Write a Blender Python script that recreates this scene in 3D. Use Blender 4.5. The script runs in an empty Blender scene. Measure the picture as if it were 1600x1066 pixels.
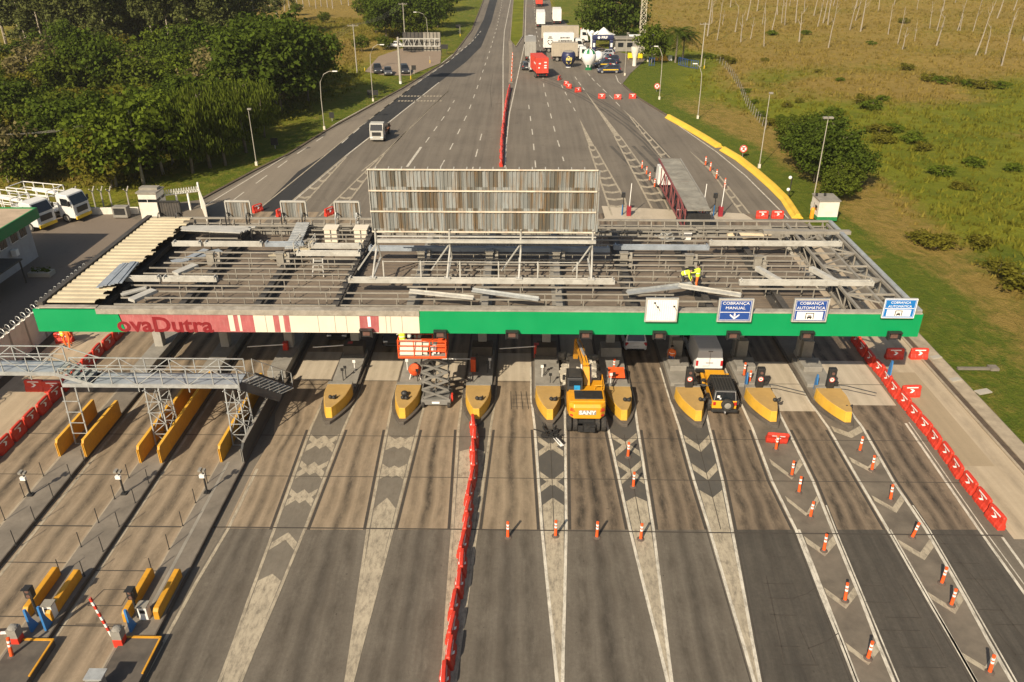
import bpy, bmesh, math, random
from math import radians, sin, cos, pi, tan, atan2, hypot, exp
from mathutils import Vector, Matrix, noise
S = bpy.context.scene
C = S.collection
# ---------------------------------------------------------------- camera, sky, sun, exposure
F = 1244.0; TH = radians(28.0); PSI = math.atan(22*cos(TH)/F); H = 28.7
cam = bpy.data.objects.new('camera', bpy.data.cameras.new('camera')); C.objects.link(cam)
cam.location = (0, 0, H); cam.rotation_euler = (pi/2-TH, 0, PSI)
cam.data.sensor_width = 36; cam.data.lens = F/1600*36
cam.data.clip_start = 0.5; cam.data.clip_end = 6000
S.camera = cam
SUN_EL = radians(36); SUN_AZ = radians(27)            # shadows fall towards +Y, 27 degrees to the right
w = bpy.data.worlds.new('World'); S.world = w; w.use_nodes = True
nt = w.node_tree; bg = nt.nodes['Background']
sky = nt.nodes.new('ShaderNodeTexSky'); sky.sky_type = 'NISHITA'; sky.sun_disc = False
sky.sun_elevation = SUN_EL; sky.sun_rotation = pi+SUN_AZ; sky.air_density = 1.2; sky.dust_density = 2.5; sky.ozone_density = 0.6
nt.links.new(sky.outputs[0], bg.inputs[0]); bg.inputs[1].default_value = 0.07
sun = bpy.data.objects.new('sun', bpy.data.lights.new('sun', 'SUN')); C.objects.link(sun)
sun.data.energy = 5.0; sun.data.angle = radians(0.5); sun.data.color = (1.0, 0.87, 0.68)
sun.rotation_euler = Vector((sin(SUN_AZ)*cos(SUN_EL), cos(SUN_AZ)*cos(SUN_EL), -sin(SUN_EL))).to_track_quat('-Z', 'Y').to_euler()
S.view_settings.view_transform = 'Standard'; S.view_settings.look = 'None'
S.view_settings.exposure = 0.45; S.view_settings.gamma = 1.0
# ---------------------------------------------------------------- placing helpers
def G(px, py, z=0.0):
    """where the sight line of a photo pixel meets the level plane z"""
    x = (px-800)/F; y = -(py-533)/F
    f = cos(TH)+y*sin(TH); u = -sin(TH)+y*cos(TH)
    dx = x*cos(PSI)-f*sin(PSI); dy = x*sin(PSI)+f*cos(PSI)
    t = (z-H)/u
    return Vector((dx*t, dy*t, z))
def V(px, py, Y):
    """where the sight line of a photo pixel meets the upright plane y = Y"""
    x = (px-800)/F; y = -(py-533)/F
    f = cos(TH)+y*sin(TH); u = -sin(TH)+y*cos(TH)
    dx = x*cos(PSI)-f*sin(PSI); dy = x*sin(PSI)+f*cos(PSI)
    t = Y/dy
    return Vector((dx*t, Y, H+u*t))
def P2(p, z=0.0): return G(p[0], p[1], z)
def pxl(v):
    dx, dy = v[0], v[1]
    x = dx*cos(PSI)+dy*sin(PSI); f = -dx*sin(PSI)+dy*cos(PSI); u = v[2]-H
    zc = f*cos(TH)-u*sin(TH); yc = f*sin(TH)+u*cos(TH)
    return (800+F*x/zc, 533-F*yc/zc)
def lerp(a, b, t): return a+(b-a)*t
def smooth(a, b, x):
    t = max(0.0, min(1.0, (x-a)/(b-a))); return t*t*(3-2*t)
def interp(tab, y):
    if y <= tab[0][0]:
        a, b = tab[0], tab[1]
    elif y >= tab[-1][0]:
        a, b = tab[-2], tab[-1]
    else:
        for a, b in zip(tab, tab[1:]):
            if a[0] <= y <= b[0]: break
    return a[1]+(b[1]-a[1])*(y-a[0])/(b[0]-a[0])
def inpoly(x, y, poly):
    r = False; j = len(poly)-1
    for i in range(len(poly)):
        xi, yi = poly[i][0], poly[i][1]; xj, yj = poly[j][0], poly[j][1]
        if (yi > y) != (yj > y) and x < (xj-xi)*(y-yi)/(yj-yi)+xi: r = not r
        j = i
    return r
def segd(x, y, poly, closed=False):
    best = 1e9; n = len(poly)
    for i in range(n if closed else n-1):
        a = poly[i]; b = poly[(i+1) % n]
        dx, dy = b[0]-a[0], b[1]-a[1]; L = dx*dx+dy*dy or 1e-9
        t = max(0, min(1, ((x-a[0])*dx+(y-a[1])*dy)/L))
        d = hypot(x-a[0]-t*dx, y-a[1]-t*dy)
        if d < best: best = d
    return best
# ---------------------------------------------------------------- materials
MATS = {}
def nodes_of(name, rough=0.8, metal=0.0, spec=0.35):
    m = bpy.data.materials.new(name); m.use_nodes = True
    t = m.node_tree; b = t.nodes['Principled BSDF']
    b.inputs['Roughness'].default_value = rough; b.inputs['Metallic'].default_value = metal
    b.inputs['Specular IOR Level'].default_value = spec
    return m, t, b
def nd(t, typ, **kw):
    n = t.nodes.new(typ)
    for k, v in kw.items(): setattr(n, k, v)
    return n
def noise_n(t, vec, scale, detail=4, rough=0.6, dist=0.0):
    n = nd(t, 'ShaderNodeTexNoise'); n.inputs['Scale'].default_value = scale
    n.inputs['Detail'].default_value = detail; n.inputs['Roughness'].default_value = rough
    n.inputs['Distortion'].default_value = dist
    t.links.new(vec, n.inputs['Vector']); return n.outputs['Fac']
def mapping(t, vec, scale=(1, 1, 1), rot=(0, 0, 0), loc=(0, 0, 0)):
    n = nd(t, 'ShaderNodeMapping'); n.inputs['Scale'].default_value = scale
    n.inputs['Rotation'].default_value = rot; n.inputs['Location'].default_value = loc
    t.links.new(vec, n.inputs['Vector']); return n.outputs[0]
def mrange(t, v, a, b, c, d, clamp=True):
    n = nd(t, 'ShaderNodeMapRange'); n.clamp = clamp
    for i, x in enumerate((a, b, c, d)): n.inputs[i+1].default_value = x
    t.links.new(v, n.inputs[0]); return n.outputs[0]
def mixc(t, fac, a, b, mode='MIX'):
    n = nd(t, 'ShaderNodeMix', data_type='RGBA', blend_type=mode)
    for sock, v in ((n.inputs[0], fac), (n.inputs[6], a), (n.inputs[7], b)):
        if isinstance(v, (int, float)): sock.default_value = v
        elif isinstance(v, tuple): sock.default_value = v if len(v) == 4 else (*v, 1)
        else: t.links.new(v, sock)
    return n.outputs[2]
def math_n(t, op, a, b=None):
    n = nd(t, 'ShaderNodeMath', operation=op)
    for s, v in zip(n.inputs, (a, b)):
        if v is None: continue
        if isinstance(v, (int, float)): s.default_value = v
        else: t.links.new(v, s)
    return n.outputs[0]
def bump(t, b, h, strength=0.4, dist=0.05):
    n = nd(t, 'ShaderNodeBump'); n.inputs['Strength'].default_value = strength; n.inputs['Distance'].default_value = dist
    t.links.new(h, n.inputs['Height']); t.links.new(n.outputs[0], b.inputs['Normal'])
def pos(t): return nd(t, 'ShaderNodeNewGeometry').outputs['Position']
def objc(t): return nd(t, 'ShaderNodeTexCoord').outputs['Object']
def mat(name, col, rough=0.6, var=0.18, scale=2.0, metal=0.0, spec=0.4, dirt=0.25, dcol=(0.13, 0.105, 0.075), world=False, streak=False):
    """a painted / plain surface with uneven tone and some grime"""
    if name in MATS: return MATS[name]
    m, t, b = nodes_of(name, rough, metal, spec)
    v = pos(t) if world else objc(t)
    n1 = noise_n(t, v, scale, 5, 0.65)
    k = mrange(t, n1, 0.3, 0.7, 1-var, 1+var)
    hsv = nd(t, 'ShaderNodeHueSaturation'); hsv.inputs['Color'].default_value = (*col, 1); t.links.new(k, hsv.inputs['Value'])
    out = hsv.outputs[0]
    if dirt > 0:
        v2 = mapping(t, v, (3, 3, 0.5)) if streak else v
        n2 = noise_n(t, v2, scale*1.7+0.4, 6, 0.7, 0.5)
        out = mixc(t, mrange(t, n2, 0.48, 0.78, 0.0, dirt), out, dcol)
    t.links.new(out, b.inputs['Base Color'])
    t.links.new(mrange(t, n1, 0.3, 0.7, max(0.02, rough-0.1), min(1, rough+0.12)), b.inputs['Roughness'])
    MATS[name] = m; return m
def glassmat():
    if 'glass' in MATS: return MATS['glass']
    m, t, b = nodes_of('dark glass', 0.06, 0, 0.6); b.inputs['Base Color'].default_value = (0.012, 0.015, 0.018, 1)
    MATS['glass'] = m; return m
# ---------------------------------------------------------------- mesh collector
class MB:
    def __init__(s): s.v = []; s.f = []; s.mi = []; s.cur = 0
    def add(s, vs, fs, M=None):
        o = len(s.v)
        for p in vs: s.v.append(tuple(M @ Vector(p)) if M else tuple(p))
        for f in fs: s.f.append([i+o for i in f]); s.mi.append(s.cur)
        return s
    def m(s, i): s.cur = i; return s
    def box(s, c, d, rz=0.0, M=None, tx=1.0, ty=1.0):
        """box centred at c, size d; tx, ty shrink its top"""
        x, y, z = d[0]/2, d[1]/2, d[2]/2
        vs = [(-x, -y, -z), (x, -y, -z), (x, y, -z), (-x, y, -z), (-x*tx, -y*ty, z), (x*tx, -y*ty, z), (x*tx, y*ty, z), (-x*tx, y*ty, z)]
        T = Matrix.Translation(c) @ Matrix.Rotation(rz, 4, 'Z')
        if M: T = M @ T
        return s.add(vs, [(3, 2, 1, 0), (4, 5, 6, 7), (0, 1, 5, 4), (1, 2, 6, 5), (2, 3, 7, 6), (3, 0, 4, 7)], T)
    def bar(s, a, b, wd, ht=None):
        """rectangular bar from a to b; wd across, ht upwards"""
        ht = ht or wd; a = Vector(a); b = Vector(b); d = (b-a); L = d.length
        if L < 1e-6: return s
        d.normalize(); up = Vector((0, 0, 1)) if abs(d.z) < 0.95 else Vector((0, 1, 0))
        x = d.cross(up).normalized(); u = x.cross(d).normalized(); vs = []
        for p in (a, b):
            for i, j in ((-1, -1), (1, -1), (1, 1), (-1, 1)): vs.append(p+x*(wd/2*i)+u*(ht/2*j))
        return s.add(vs, [(0, 1, 2, 3), (7, 6, 5, 4), (0, 4, 5, 1), (1, 5, 6, 2), (2, 6, 7, 3), (3, 7, 4, 0)])
    def tube(s, pts, r, n=8, r1=None, cap=True):
        pts = [Vector(p) for p in pts]; r1 = r if r1 is None else r1; rings = []; m = len(pts); vs = []; fs = []
        for i, p in enumerate(pts):
            d = (pts[min(i+1, m-1)]-pts[max(i-1, 0)]).normalized()
            up = Vector((0, 0, 1)) if abs(d.z) < 0.9 else Vector((1, 0, 0))
            x = d.cross(up).normalized(); u = x.cross(d)
            rr = r[i] if isinstance(r, (list, tuple)) else lerp(r, r1, i/max(1, m-1))
            for k in range(n):
                a = 2*pi*k/n; vs.append(p+x*(rr*cos(a))+u*(rr*sin(a)))
        for i in range(m-1):
            for k in range(n):
                k2 = (k+1) % n; fs.append((i*n+k, i*n+k2, (i+1)*n+k2, (i+1)*n+k))
        if cap: fs.append(tuple(range(n-1, -1, -1))); fs.append(tuple((m-1)*n+k for k in range(n)))
        return s.add(vs, fs)
    def prism(s, poly, z0, z1, M=None):
        n = len(poly)
        ar = sum(poly[i][0]*poly[(i+1) % n][1]-poly[(i+1) % n][0]*poly[i][1] for i in range(n))
        if ar < 0: poly = poly[::-1]
        vs = [(p[0], p[1], z0) for p in poly]+[(p[0], p[1], z1) for p in poly]
        fs = [tuple(range(n-1, -1, -1)), tuple(range(n, 2*n))]+[(i, (i+1) % n, n+(i+1) % n, n+i) for i in range(n)]
        return s.add(vs, fs, M)
    def side(s, prof, x0, x1, M=None, inset=None):
        """profile of (y, z) points extruded across x"""
        n = len(prof); vs = [(x0, p[0], p[1]) for p in prof]+[(x1, p[0], p[1]) for p in prof]
        ar = sum(prof[i][0]*prof[(i+1) % n][1]-prof[(i+1) % n][0]*prof[i][1] for i in range(n))
        fs = [tuple(range(n-1, -1, -1)), tuple(range(n, 2*n))]+[(i, (i+1) % n, n+(i+1) % n, n+i) for i in range(n)]
        if ar < 0: fs = [f[::-1] for f in fs]
        return s.add(vs, fs, M)
    def sheet(s, poly, z=0.0):
        n = len(poly)
        ar = sum(poly[i][0]*poly[(i+1) % n][1]-poly[(i+1) % n][0]*poly[i][1] for i in range(n))
        if ar < 0: poly = poly[::-1]
        return s.add([(p[0], p[1], z) for p in poly], [tuple(range(n))])
    def strip(s, pts, wd, z):
        """flat ribbon of width wd along pts"""
        pts = [Vector((p[0], p[1])) for p in pts]; vs = []; n = len(pts)
        for i, p in enumerate(pts):
            d = (pts[min(i+1, n-1)]-pts[max(i-1, 0)]).normalized(); q = Vector((-d.y, d.x))
            vs += [(*(p-q*wd/2), z), (*(p+q*wd/2), z)]
        return s.add(vs, [(2*i, 2*i+2, 2*i+3, 2*i+1) for i in range(n-1)])
    def wall(s, pts, wd, z0, z1):
        pts = [Vector((p[0], p[1])) for p in pts]; vs = []; n = len(pts); fs = []
        for i, p in enumerate(pts):
            d = (pts[min(i+1, n-1)]-pts[max(i-1, 0)]).normalized(); q = Vector((-d.y, d.x))
            vs += [(*(p-q*wd/2), z0), (*(p+q*wd/2), z0), (*(p+q*wd/2), z1), (*(p-q*wd/2), z1)]
        for i in range(n-1):
            a = 4*i; b = a+4
            fs += [(a, b, b+3, a+3), (a+3, b+3, b+2, a+2), (a+2, b+2, b+1, a+1), (a, a+1, b+1, b)]
        fs += [(0, 3, 2, 1), (4*n-4, 4*n-3, 4*n-2, 4*n-1)]
        return s.add(vs, fs)
    def ball(s, c, r, nu=14, nv=9, sc=(1, 1, 1), M=None):
        vs = []; fs = []
        for j in range(nv+1):
            ph = pi*j/nv
            for i in range(nu):
                a = 2*pi*i/nu; vs.append((c[0]+r*sc[0]*sin(ph)*cos(a), c[1]+r*sc[1]*sin(ph)*sin(a), c[2]-r*sc[2]*cos(ph)))
        for j in range(nv):
            for i in range(nu):
                k = (i+1) % nu; fs.append((j*nu+i, j*nu+k, (j+1)*nu+k, (j+1)*nu+i))
        return s.add(vs, fs, M)
    def lathe(s, prof, c=(0, 0, 0), n=16, M=None):
        vs = []; fs = []; m = len(prof)
        for r, z in prof:
            for i in range(n):
                a = 2*pi*i/n; vs.append((c[0]+r*cos(a), c[1]+r*sin(a), c[2]+z))
        for j in range(m-1):
            for i in range(n):
                k = (i+1) % n; fs.append((j*n+i, j*n+k, (j+1)*n+k, (j+1)*n+i))
        fs.append(tuple(range(n-1, -1, -1))); fs.append(tuple((m-1)*n+i for i in range(n)))
        return s.add(vs, fs, M)
    def loft(s, rings, close=True):
        n = len(rings[0]); vs = [p for r in rings for p in r]; fs = []
        for j in range(len(rings)-1):
            for i in range(n):
                k = (i+1) % n; fs.append((j*n+i, j*n+k, (j+1)*n+k, (j+1)*n+i))
        if close: fs.append(tuple(range(n-1, -1, -1))); fs.append(tuple((len(rings)-1)*n+i for i in range(n)))
        return s.add(vs, fs)
    def shift(s, v):
        s.v = [(p[0]-v[0], p[1]-v[1], p[2]-v[2]) for p in s.v]; return s
    def build(s, name, mats, parent=None, bevel=0.0, seg=2, fix=False, tri=False):
        me = bpy.data.meshes.new(name); me.from_pydata(s.v, [], s.f)
        if not isinstance(mats, (list, tuple)): mats = [mats]
        for x in mats: me.materials.append(x)
        me.polygons.foreach_set('material_index', s.mi)
        if fix or tri:
            bm = bmesh.new(); bm.from_mesh(me)
            bmesh.ops.remove_doubles(bm, verts=bm.verts, dist=1e-4)
            if fix: bmesh.ops.recalc_face_normals(bm, faces=bm.faces)
            if tri: bmesh.ops.triangulate(bm, faces=[f for f in bm.faces if len(f.verts) > 4])
            bm.to_mesh(me); bm.free()
        me.update()
        o = bpy.data.objects.new(name, me); C.objects.link(o)
        if parent is not None: o.parent = parent
        if bevel:
            b = o.modifiers.new('bevel', 'BEVEL'); b.width = bevel; b.segments = seg; b.limit_method = 'ANGLE'; b.angle_limit = radians(35)
        return o
def shade(o, ang=40):
    me = o.data; me.polygons.foreach_set('use_smooth', [True]*len(me.polygons))
    if ang < 180:
        bm = bmesh.new(); bm.from_mesh(me); lim = radians(ang)
        for e in bm.edges:
            if len(e.link_faces) == 2 and e.calc_face_angle(0) > lim: e.smooth = False
        bm.to_mesh(me); bm.free()
    return o
def tag(o, label=None, cat=None, group=None, kind=None):
    if label: o['label'] = label
    if cat: o['category'] = cat
    if group: o['group'] = group
    if kind: o['kind'] = kind
    return o
def thing(name, label, cat, loc=(0, 0, 0), rz=0.0, group=None, sc=1.0):
    o = bpy.data.objects.new(name, None); C.objects.link(o); o.empty_display_size = 0.3
    o.location = loc; o.rotation_euler = (0, 0, rz); o.scale = (sc, sc, sc)
    return tag(o, label, cat, group)
def kids(o): return [c for c in C.objects if c.parent == o]
TREE_KIDS = {}
def dup(root, loc, rz=0.0, label=None, group=None, sc=None):
    def cp(o, par):
        c = o.copy(); C.objects.link(c)
        if par is not None: c.parent = par
        if o.name not in TREE_KIDS: TREE_KIDS[o.name] = list(o.children)
        for ch in TREE_KIDS[o.name]: cp(ch, c)
        return c
    r = cp(root, None); r.location = loc; r.rotation_euler = (0, 0, rz)
    if sc: r.scale = (sc, sc, sc) if not isinstance(sc, tuple) else sc
    if label: r['label'] = label
    if group: r['group'] = group
    return r
def text_mesh(txt, size, depth=0.012, bold=0.0, align='CENTER', sx=1.0):
    cu = bpy.data.curves.new('txt', 'FONT'); cu.body = txt; cu.size = size; cu.extrude = depth; cu.offset = bold
    cu.align_x = align; cu.align_y = 'CENTER'; cu.resolution_u = 3
    o = bpy.data.objects.new('txt', cu); C.objects.link(o)
    me = bpy.data.meshes.new_from_object(o.evaluated_get(bpy.context.evaluated_depsgraph_get()))
    bpy.data.objects.remove(o); bpy.data.curves.remove(cu)
    vs = [(v.co.x*sx, v.co.y, v.co.z) for v in me.vertices]; fs = [tuple(p.vertices) for p in me.polygons]
    bpy.data.meshes.remove(me); return vs, fs
def upright(loc, rz=0.0, tilt=0.0):
    """turns text lying in xy to stand upright, facing -y, at loc"""
    return Matrix.Translation(loc) @ Matrix.Rotation(rz, 4, 'Z') @ Matrix.Rotation(pi/2+tilt, 4, 'X')
ORD = ['first', 'second', 'third', 'fourth', 'fifth', 'sixth', 'seventh', 'eighth', 'ninth', 'tenth', 'eleventh', 'twelfth', 'thirteenth',
       'fourteenth', 'fifteenth', 'sixteenth', 'seventeenth', 'eighteenth', 'nineteenth', 'twentieth', 'twenty-first', 'twenty-second',
       'twenty-third', 'twenty-fourth', 'twenty-fifth', 'twenty-sixth', 'twenty-seventh', 'twenty-eighth', 'twenty-ninth', 'thirtieth',
       'thirty-first', 'thirty-second', 'thirty-third', 'thirty-fourth', 'thirty-fifth', 'thirty-sixth', 'thirty-seventh', 'thirty-eighth']+['forty-%s' % x for x in ('first','second','third','fourth','fifth','sixth')]
# ---------------------------------------------------------------- the setting: ground, roads, paint
LEFT_EDGE = [G(*p) for p in [(315, 312), (400, 266), (450, 242), (509, 205), (628, 139), (704, 92), (737, 48), (755, 2), (766, -40), (772, -75)]]
RIGHT_EDGE = [G(*p) for p in [(846, -75), (850, -40), (862, 12), (893, 46), (930, 72), (1010, 92), (985, 115), (972, 132), (998, 154), (1042, 181), (1077, 200), (1125, 229), (1181, 268), (1226, 309), (1244, 341)]]
EDGE_R = 31.0
ROAD = [Vector((-36.8, -10, 0)), Vector((-36.8, 60, 0)), Vector((-36.8, 78, 0)), Vector((-46, 84, 0))]+LEFT_EDGE+RIGHT_EDGE+[Vector((EDGE_R, 78, 0)), Vector((EDGE_R, 60, 0)), Vector((EDGE_R, -10, 0))]
YARD = [G(*p) for p in [(-420, 336), (214, 329), (226, 338)]]+[Vector((-36.8, 78, 0)), Vector((-36.8, 20, 0)), Vector((-100, 20, 0))]
LAYBY = [G(*p) for p in [(570, 112), (592, 88), (640, 72), (690, 78), (688, 99), (640, 118), (600, 118)]]
rb = [(p[0], p[1]) for p in ROAD]; yb = [(p[0], p[1]) for p in YARD]
redge = [(EDGE_R, -10), (EDGE_R, 60)]+[(p[0], p[1]) for p in RIGHT_EDGE[::-1]]
ledge = [(p[0], p[1]) for p in LEFT_EDGE]
def hgt(x, y):
    """height of the open ground; level beside the roads"""
    if x > 0:
        d = segd(x, y, redge)
        a = smooth(9, 40, d)
        n = noise.noise(Vector((x*0.03, y*0.045, 3.1)))*0.9+noise.noise(Vector((x*0.11, y*0.14, 1.0)))*0.35
        return a*(n+0.55)+smooth(150, 420, y)*smooth(35, 160, x)*5.0+smooth(12, 26, d)*0.25
    d = min(segd(x, y, ledge), segd(x, y, yb, True))
    a = smooth(6, 30, d)
    return a*(noise.noise(Vector((x*0.04, y*0.04, 7.0)))*0.9+0.2)
def zone(x, y):
    """how dry (0 green, 1 straw) and how mown the grass is"""
    n = noise.noise(Vector((x*0.035, y*0.05, 11.0))); n2 = noise.noise(Vector((x*0.12, y*0.16, 5.0)))
    if x > 10:
        d = segd(x, y, redge)+n2*1.2
        if y < 74:
            dry = 0.06+0.4*smooth(0.15, 0.55, n2+n*0.6)+0.62*smooth(5.5, 8, d)*(1-smooth(11, 15, d))
            mown = 1-smooth(16, 24, d)
        elif y < 205:
            dry = 0.03+0.80*smooth(4.0, 6.5, d+(y-90)*0.02)*(1-smooth(12, 17, d))*(1-smooth(132, 160, y)); mown = 1-smooth(4.5, 13, d)
        else:
            dry = 0.25+0.4*n2; mown = 0.8*(1-smooth(15, 30, d))
        far = smooth(118, 172, y+n*28-x*0.16)
        fld = smooth(13, 22, d)
        dry = lerp(dry, lerp(0.03+0.25*max(0, n+0.1), 0.84+0.3*n, far), fld)
        # golden knolls in the green field
        for cx, cy, rx, ry, v in ((95, 118, 26, 7, 0.55), (60, 150, 22, 12, 0.55), (36, 175, 10, 26, 0.5), (85, 100, 18, 3, 0.4)):
            q = ((x-cx)/rx)**2+((y-cy)/ry)**2
            if q < 1.6: dry += v*(1-smooth(0.3, 1.6, q+n2*0.5))*fld
        return max(0, min(1, dry)), mown
    if rb and min(p[0] for p in LEFT_EDGE) < x: pass
    d = segd(x, y, ledge)+n2*1.5
    dry = 0.22+0.35*max(0, n2+n*0.6)+0.25*smooth(9, 22, d)
    for cx, cy, r, v in ((-45, 205, 20, 0.4), (-62, 300, 30, 0.5), (-95, 330, 40, 0.6)):
        q = hypot(x-cx, y-cy)/r
        if q < 1.5: dry += v*(1-smooth(0.4, 1.5, q))
    return max(0, min(1, dry)), 1-smooth(4, 9, d)
# -- grass ground with its zones of green and straw
def ground_material(name='grass'):
    m, t, b = nodes_of(name, 0.95, 0, 0.1)
    p = pos(t); at = nd(t, 'ShaderNodeAttribute'); at.attribute_name = 'zone'
    sep = nd(t, 'ShaderNodeSeparateColor'); t.links.new(at.outputs['Color'], sep.inputs[0])
    big = noise_n(t, p, 0.16, 6, 0.62); mid = noise_n(t, mapping(t, p, (1, 0.7, 1)), 0.9, 6, 0.7, 0.4); fine = noise_n(t, p, 4.5, 5, 0.75)
    dry = math_n(t, 'ADD', sep.outputs[0], mrange(t, mid, 0.3, 0.7, -0.30, 0.30))
    dry = math_n(t, 'ADD', dry, mrange(t, fine, 0.3, 0.7, -0.2, 0.2))
    green = mixc(t, mrange(t, big, 0.35, 0.65, 0, 1), (0.110, 0.132, 0.010), (0.195, 0.200, 0.018))
    mown = mixc(t, mrange(t, mid, 0.35, 0.7, 0, 1), (0.080, 0.115, 0.011), (0.140, 0.155, 0.017))
    green = mixc(t, sep.outputs[1], green, mown)
    straw = mixc(t, mrange(t, mid, 0.3, 0.7, 0, 1), (0.215, 0.148, 0.034), (0.305, 0.215, 0.058))
    col = mixc(t, mrange(t, dry, 0.22, 0.85, 0, 1), green, straw)
    col = mixc(t, mrange(t, noise_n(t, p, 1.6, 7, 0.8, 0.6), 0.52, 0.74, 0, 0.5), col, (0.055, 0.056, 0.014))
    t.links.new(col, b.inputs['Base Color'])
    hh = math_n(t, 'ADD', mid, math_n(t, 'MULTIPLY', fine, 0.6))
    bump(t, b, hh, 0.9, 0.5)
    MATS[name] = m; return m
def make_ground():
    xs = [-700, -500, -400, -330]+[-290+3*i for i in range(84)]+[-38+1.5*i for i in range(92)]+[100+3*i for i in range(64)]+[300, 360, 450, 600, 800]
    ys = [-60, -20]+[2*i for i in range(100)]+[200+3.5*i for i in range(70)]+[450, 480, 540, 640, 800]
    vs = []; col = []
    for y in ys:
        for x in xs:
            z = -0.06
            if not (inpoly(x, y, rb) or inpoly(x, y, yb)): z += hgt(x, y)
            vs.append((x, y, z)); col.append(zone(x, y) if (0 <= y <= 460 and -290 < x < 300) else (0.5, 0))
    nx = len(xs); fs = [(j*nx+i, j*nx+i+1, (j+1)*nx+i+1, (j+1)*nx+i) for j in range(len(ys)-1) for i in range(nx-1)]
    me = bpy.data.meshes.new('grass_ground'); me.from_pydata(vs, [], fs); me.materials.append(ground_material())
    a = me.color_attributes.new('zone', 'FLOAT_COLOR', 'POINT')
    for i, c in enumerate(col): a.data[i].color = (c[0], c[1], 0, 1)
    me.polygons.foreach_set('use_smooth', [True]*len(fs))
    o = bpy.data.objects.new('grass_ground', me); C.objects.link(o); tag(o, kind='structure')
make_ground()
# -- asphalt and concrete
def asphalt(name, c0, c1, streak=0.5, crack=0.0):
    m, t, b = nodes_of(name, 0.85, 0, 0.25); p = pos(t)
    big = noise_n(t, p, 0.11, 5, 0.6); st = noise_n(t, mapping(t, p, (1.3, 0.035, 1)), 1.0, 5, 0.65); fine = noise_n(t, p, 7.0, 6, 0.8)
    k = math_n(t, 'ADD', math_n(t, 'MULTIPLY', big, 0.5), math_n(t, 'MULTIPLY', st, streak))
    col = mixc(t, mrange(t, k, 0.35, 0.7, 0, 1), c0, c1)
    col = mixc(t, mrange(t, fine, 0.3, 0.75, 0.0, 0.45), col, tuple(x*0.55 for x in c0))
    col = mixc(t, mrange(t, noise_n(t, p, 0.55, 6, 0.75, 1.0), 0.56, 0.75, 0, 0.5), col, tuple(x*0.5 for x in c0))
    t.links.new(col, b.inputs['Base Color']); bump(t, b, fine, 0.35, 0.02); MATS[name] = m; return m
A_FAR = asphalt('grey weathered asphalt', (0.112, 0.095, 0.074), (0.195, 0.166, 0.128), 0.7)
A_YARD = asphalt('brown yard asphalt', (0.19, 0.152, 0.116), (0.26, 0.21, 0.16), 0.15)
A_NEW = asphalt('fresh black asphalt', (0.032, 0.032, 0.032), (0.058, 0.055, 0.052), 0.4)
A_DIRT = asphalt('pinkish bare dirt', (0.27, 0.205, 0.145), (0.33, 0.26, 0.19), 0.2)
MB().sheet(rb, 0.0).build('road', A_FAR, tri=True)['kind'] = 'structure'
MB().sheet(yb, -0.004).build('yard_pavement', A_YARD, tri=True)['kind'] = 'structure'
MB().sheet([(p[0], p[1]) for p in LAYBY], 0.02).build('layby_dirt', A_DIRT, tri=True)['kind'] = 'structure'
def lane_material(name, c0, c1, tyre, mark, fine_amt=0.4, patch=0.0, warm=(0.5, 0.4, 0.3)):
    """lane slab: u runs across the lane, v along it in metres; the middle is blackened by dripping oil"""
    m, t, b = nodes_of(name, 0.8, 0, 0.25); p = pos(t)
    uv = nd(t, 'ShaderNodeUVMap'); s = nd(t, 'ShaderNodeSeparateXYZ'); t.links.new(uv.outputs[0], s.inputs[0])
    u, v = s.outputs[0], s.outputs[1]
    st = noise_n(t, mapping(t, uv.outputs[0], (9, 0.10, 1)), 1.0, 5, 0.7); big = noise_n(t, p, 0.35, 5, 0.65); fine = noise_n(t, p, 5.0, 7, 0.85)
    wob = math_n(t, 'ADD', u, mrange(t, noise_n(t, mapping(t, uv.outputs[0], (0, 0.12, 1)), 1.0, 2), 0.3, 0.7, -0.05, 0.05))
    col = mixc(t, mrange(t, math_n(t, 'ADD', math_n(t, 'MULTIPLY', st, 0.6), math_n(t, 'MULTIPLY', big, 0.5)), 0.36, 0.72, 0, 1), c0, c1)
    d = math_n(t, 'ABSOLUTE', math_n(t, 'SUBTRACT', wob, 0.5))
    oil = mrange(t, d, 0.015, 0.14, 1, 0)
    blot = mrange(t, noise_n(t, mapping(t, p, (2.2, 0.8, 1)), 1.5, 6, 0.8), 0.36, 0.58, 0.55, 1)
    along = mrange(t, noise_n(t, mapping(t, p, (0.35, 0.09, 1)), 1.0, 3), 0.36, 0.60, 0.5, 1.0)
    col = mixc(t, math_n(t, 'MULTIPLY', math_n(t, 'MULTIPLY', oil, math_n(t, 'MULTIPLY', blot, along)), tyre), col, (0.030, 0.025, 0.020))
    d2 = math_n(t, 'ABSOLUTE', math_n(t, 'SUBTRACT', d, 0.27))
    wh = math_n(t, 'MULTIPLY', mrange(t, d2, 0.03, 0.13, 1, 0), mrange(t, noise_n(t, mapping(t, p, (1.5, 0.5, 1)), 1.1, 6, 0.75), 0.36, 0.62, 0, mark))
    col = mixc(t, wh, col, (0.045, 0.037, 0.028))
    col = mixc(t, mrange(t, fine, 0.35, 0.75, 0, fine_amt), col, tuple(x*0.5 for x in c0))
    spots = mrange(t, noise_n(t, mapping(t, p, (1.5, 1.2, 1)), 2.6, 4, 0.7), 0.66, 0.72, 0, patch)
    col = mixc(t, spots, col, (0.025, 0.02, 0.016))
    t.links.new(col, b.inputs['Base Color']); bump(t, b, fine, 0.3, 0.015); MATS[name] = m; return m
L_CON = lane_material('tan stained concrete', (0.225, 0.172, 0.113), (0.345, 0.268, 0.182), 1.0, 0.5, 0.35, 0.4)
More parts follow.
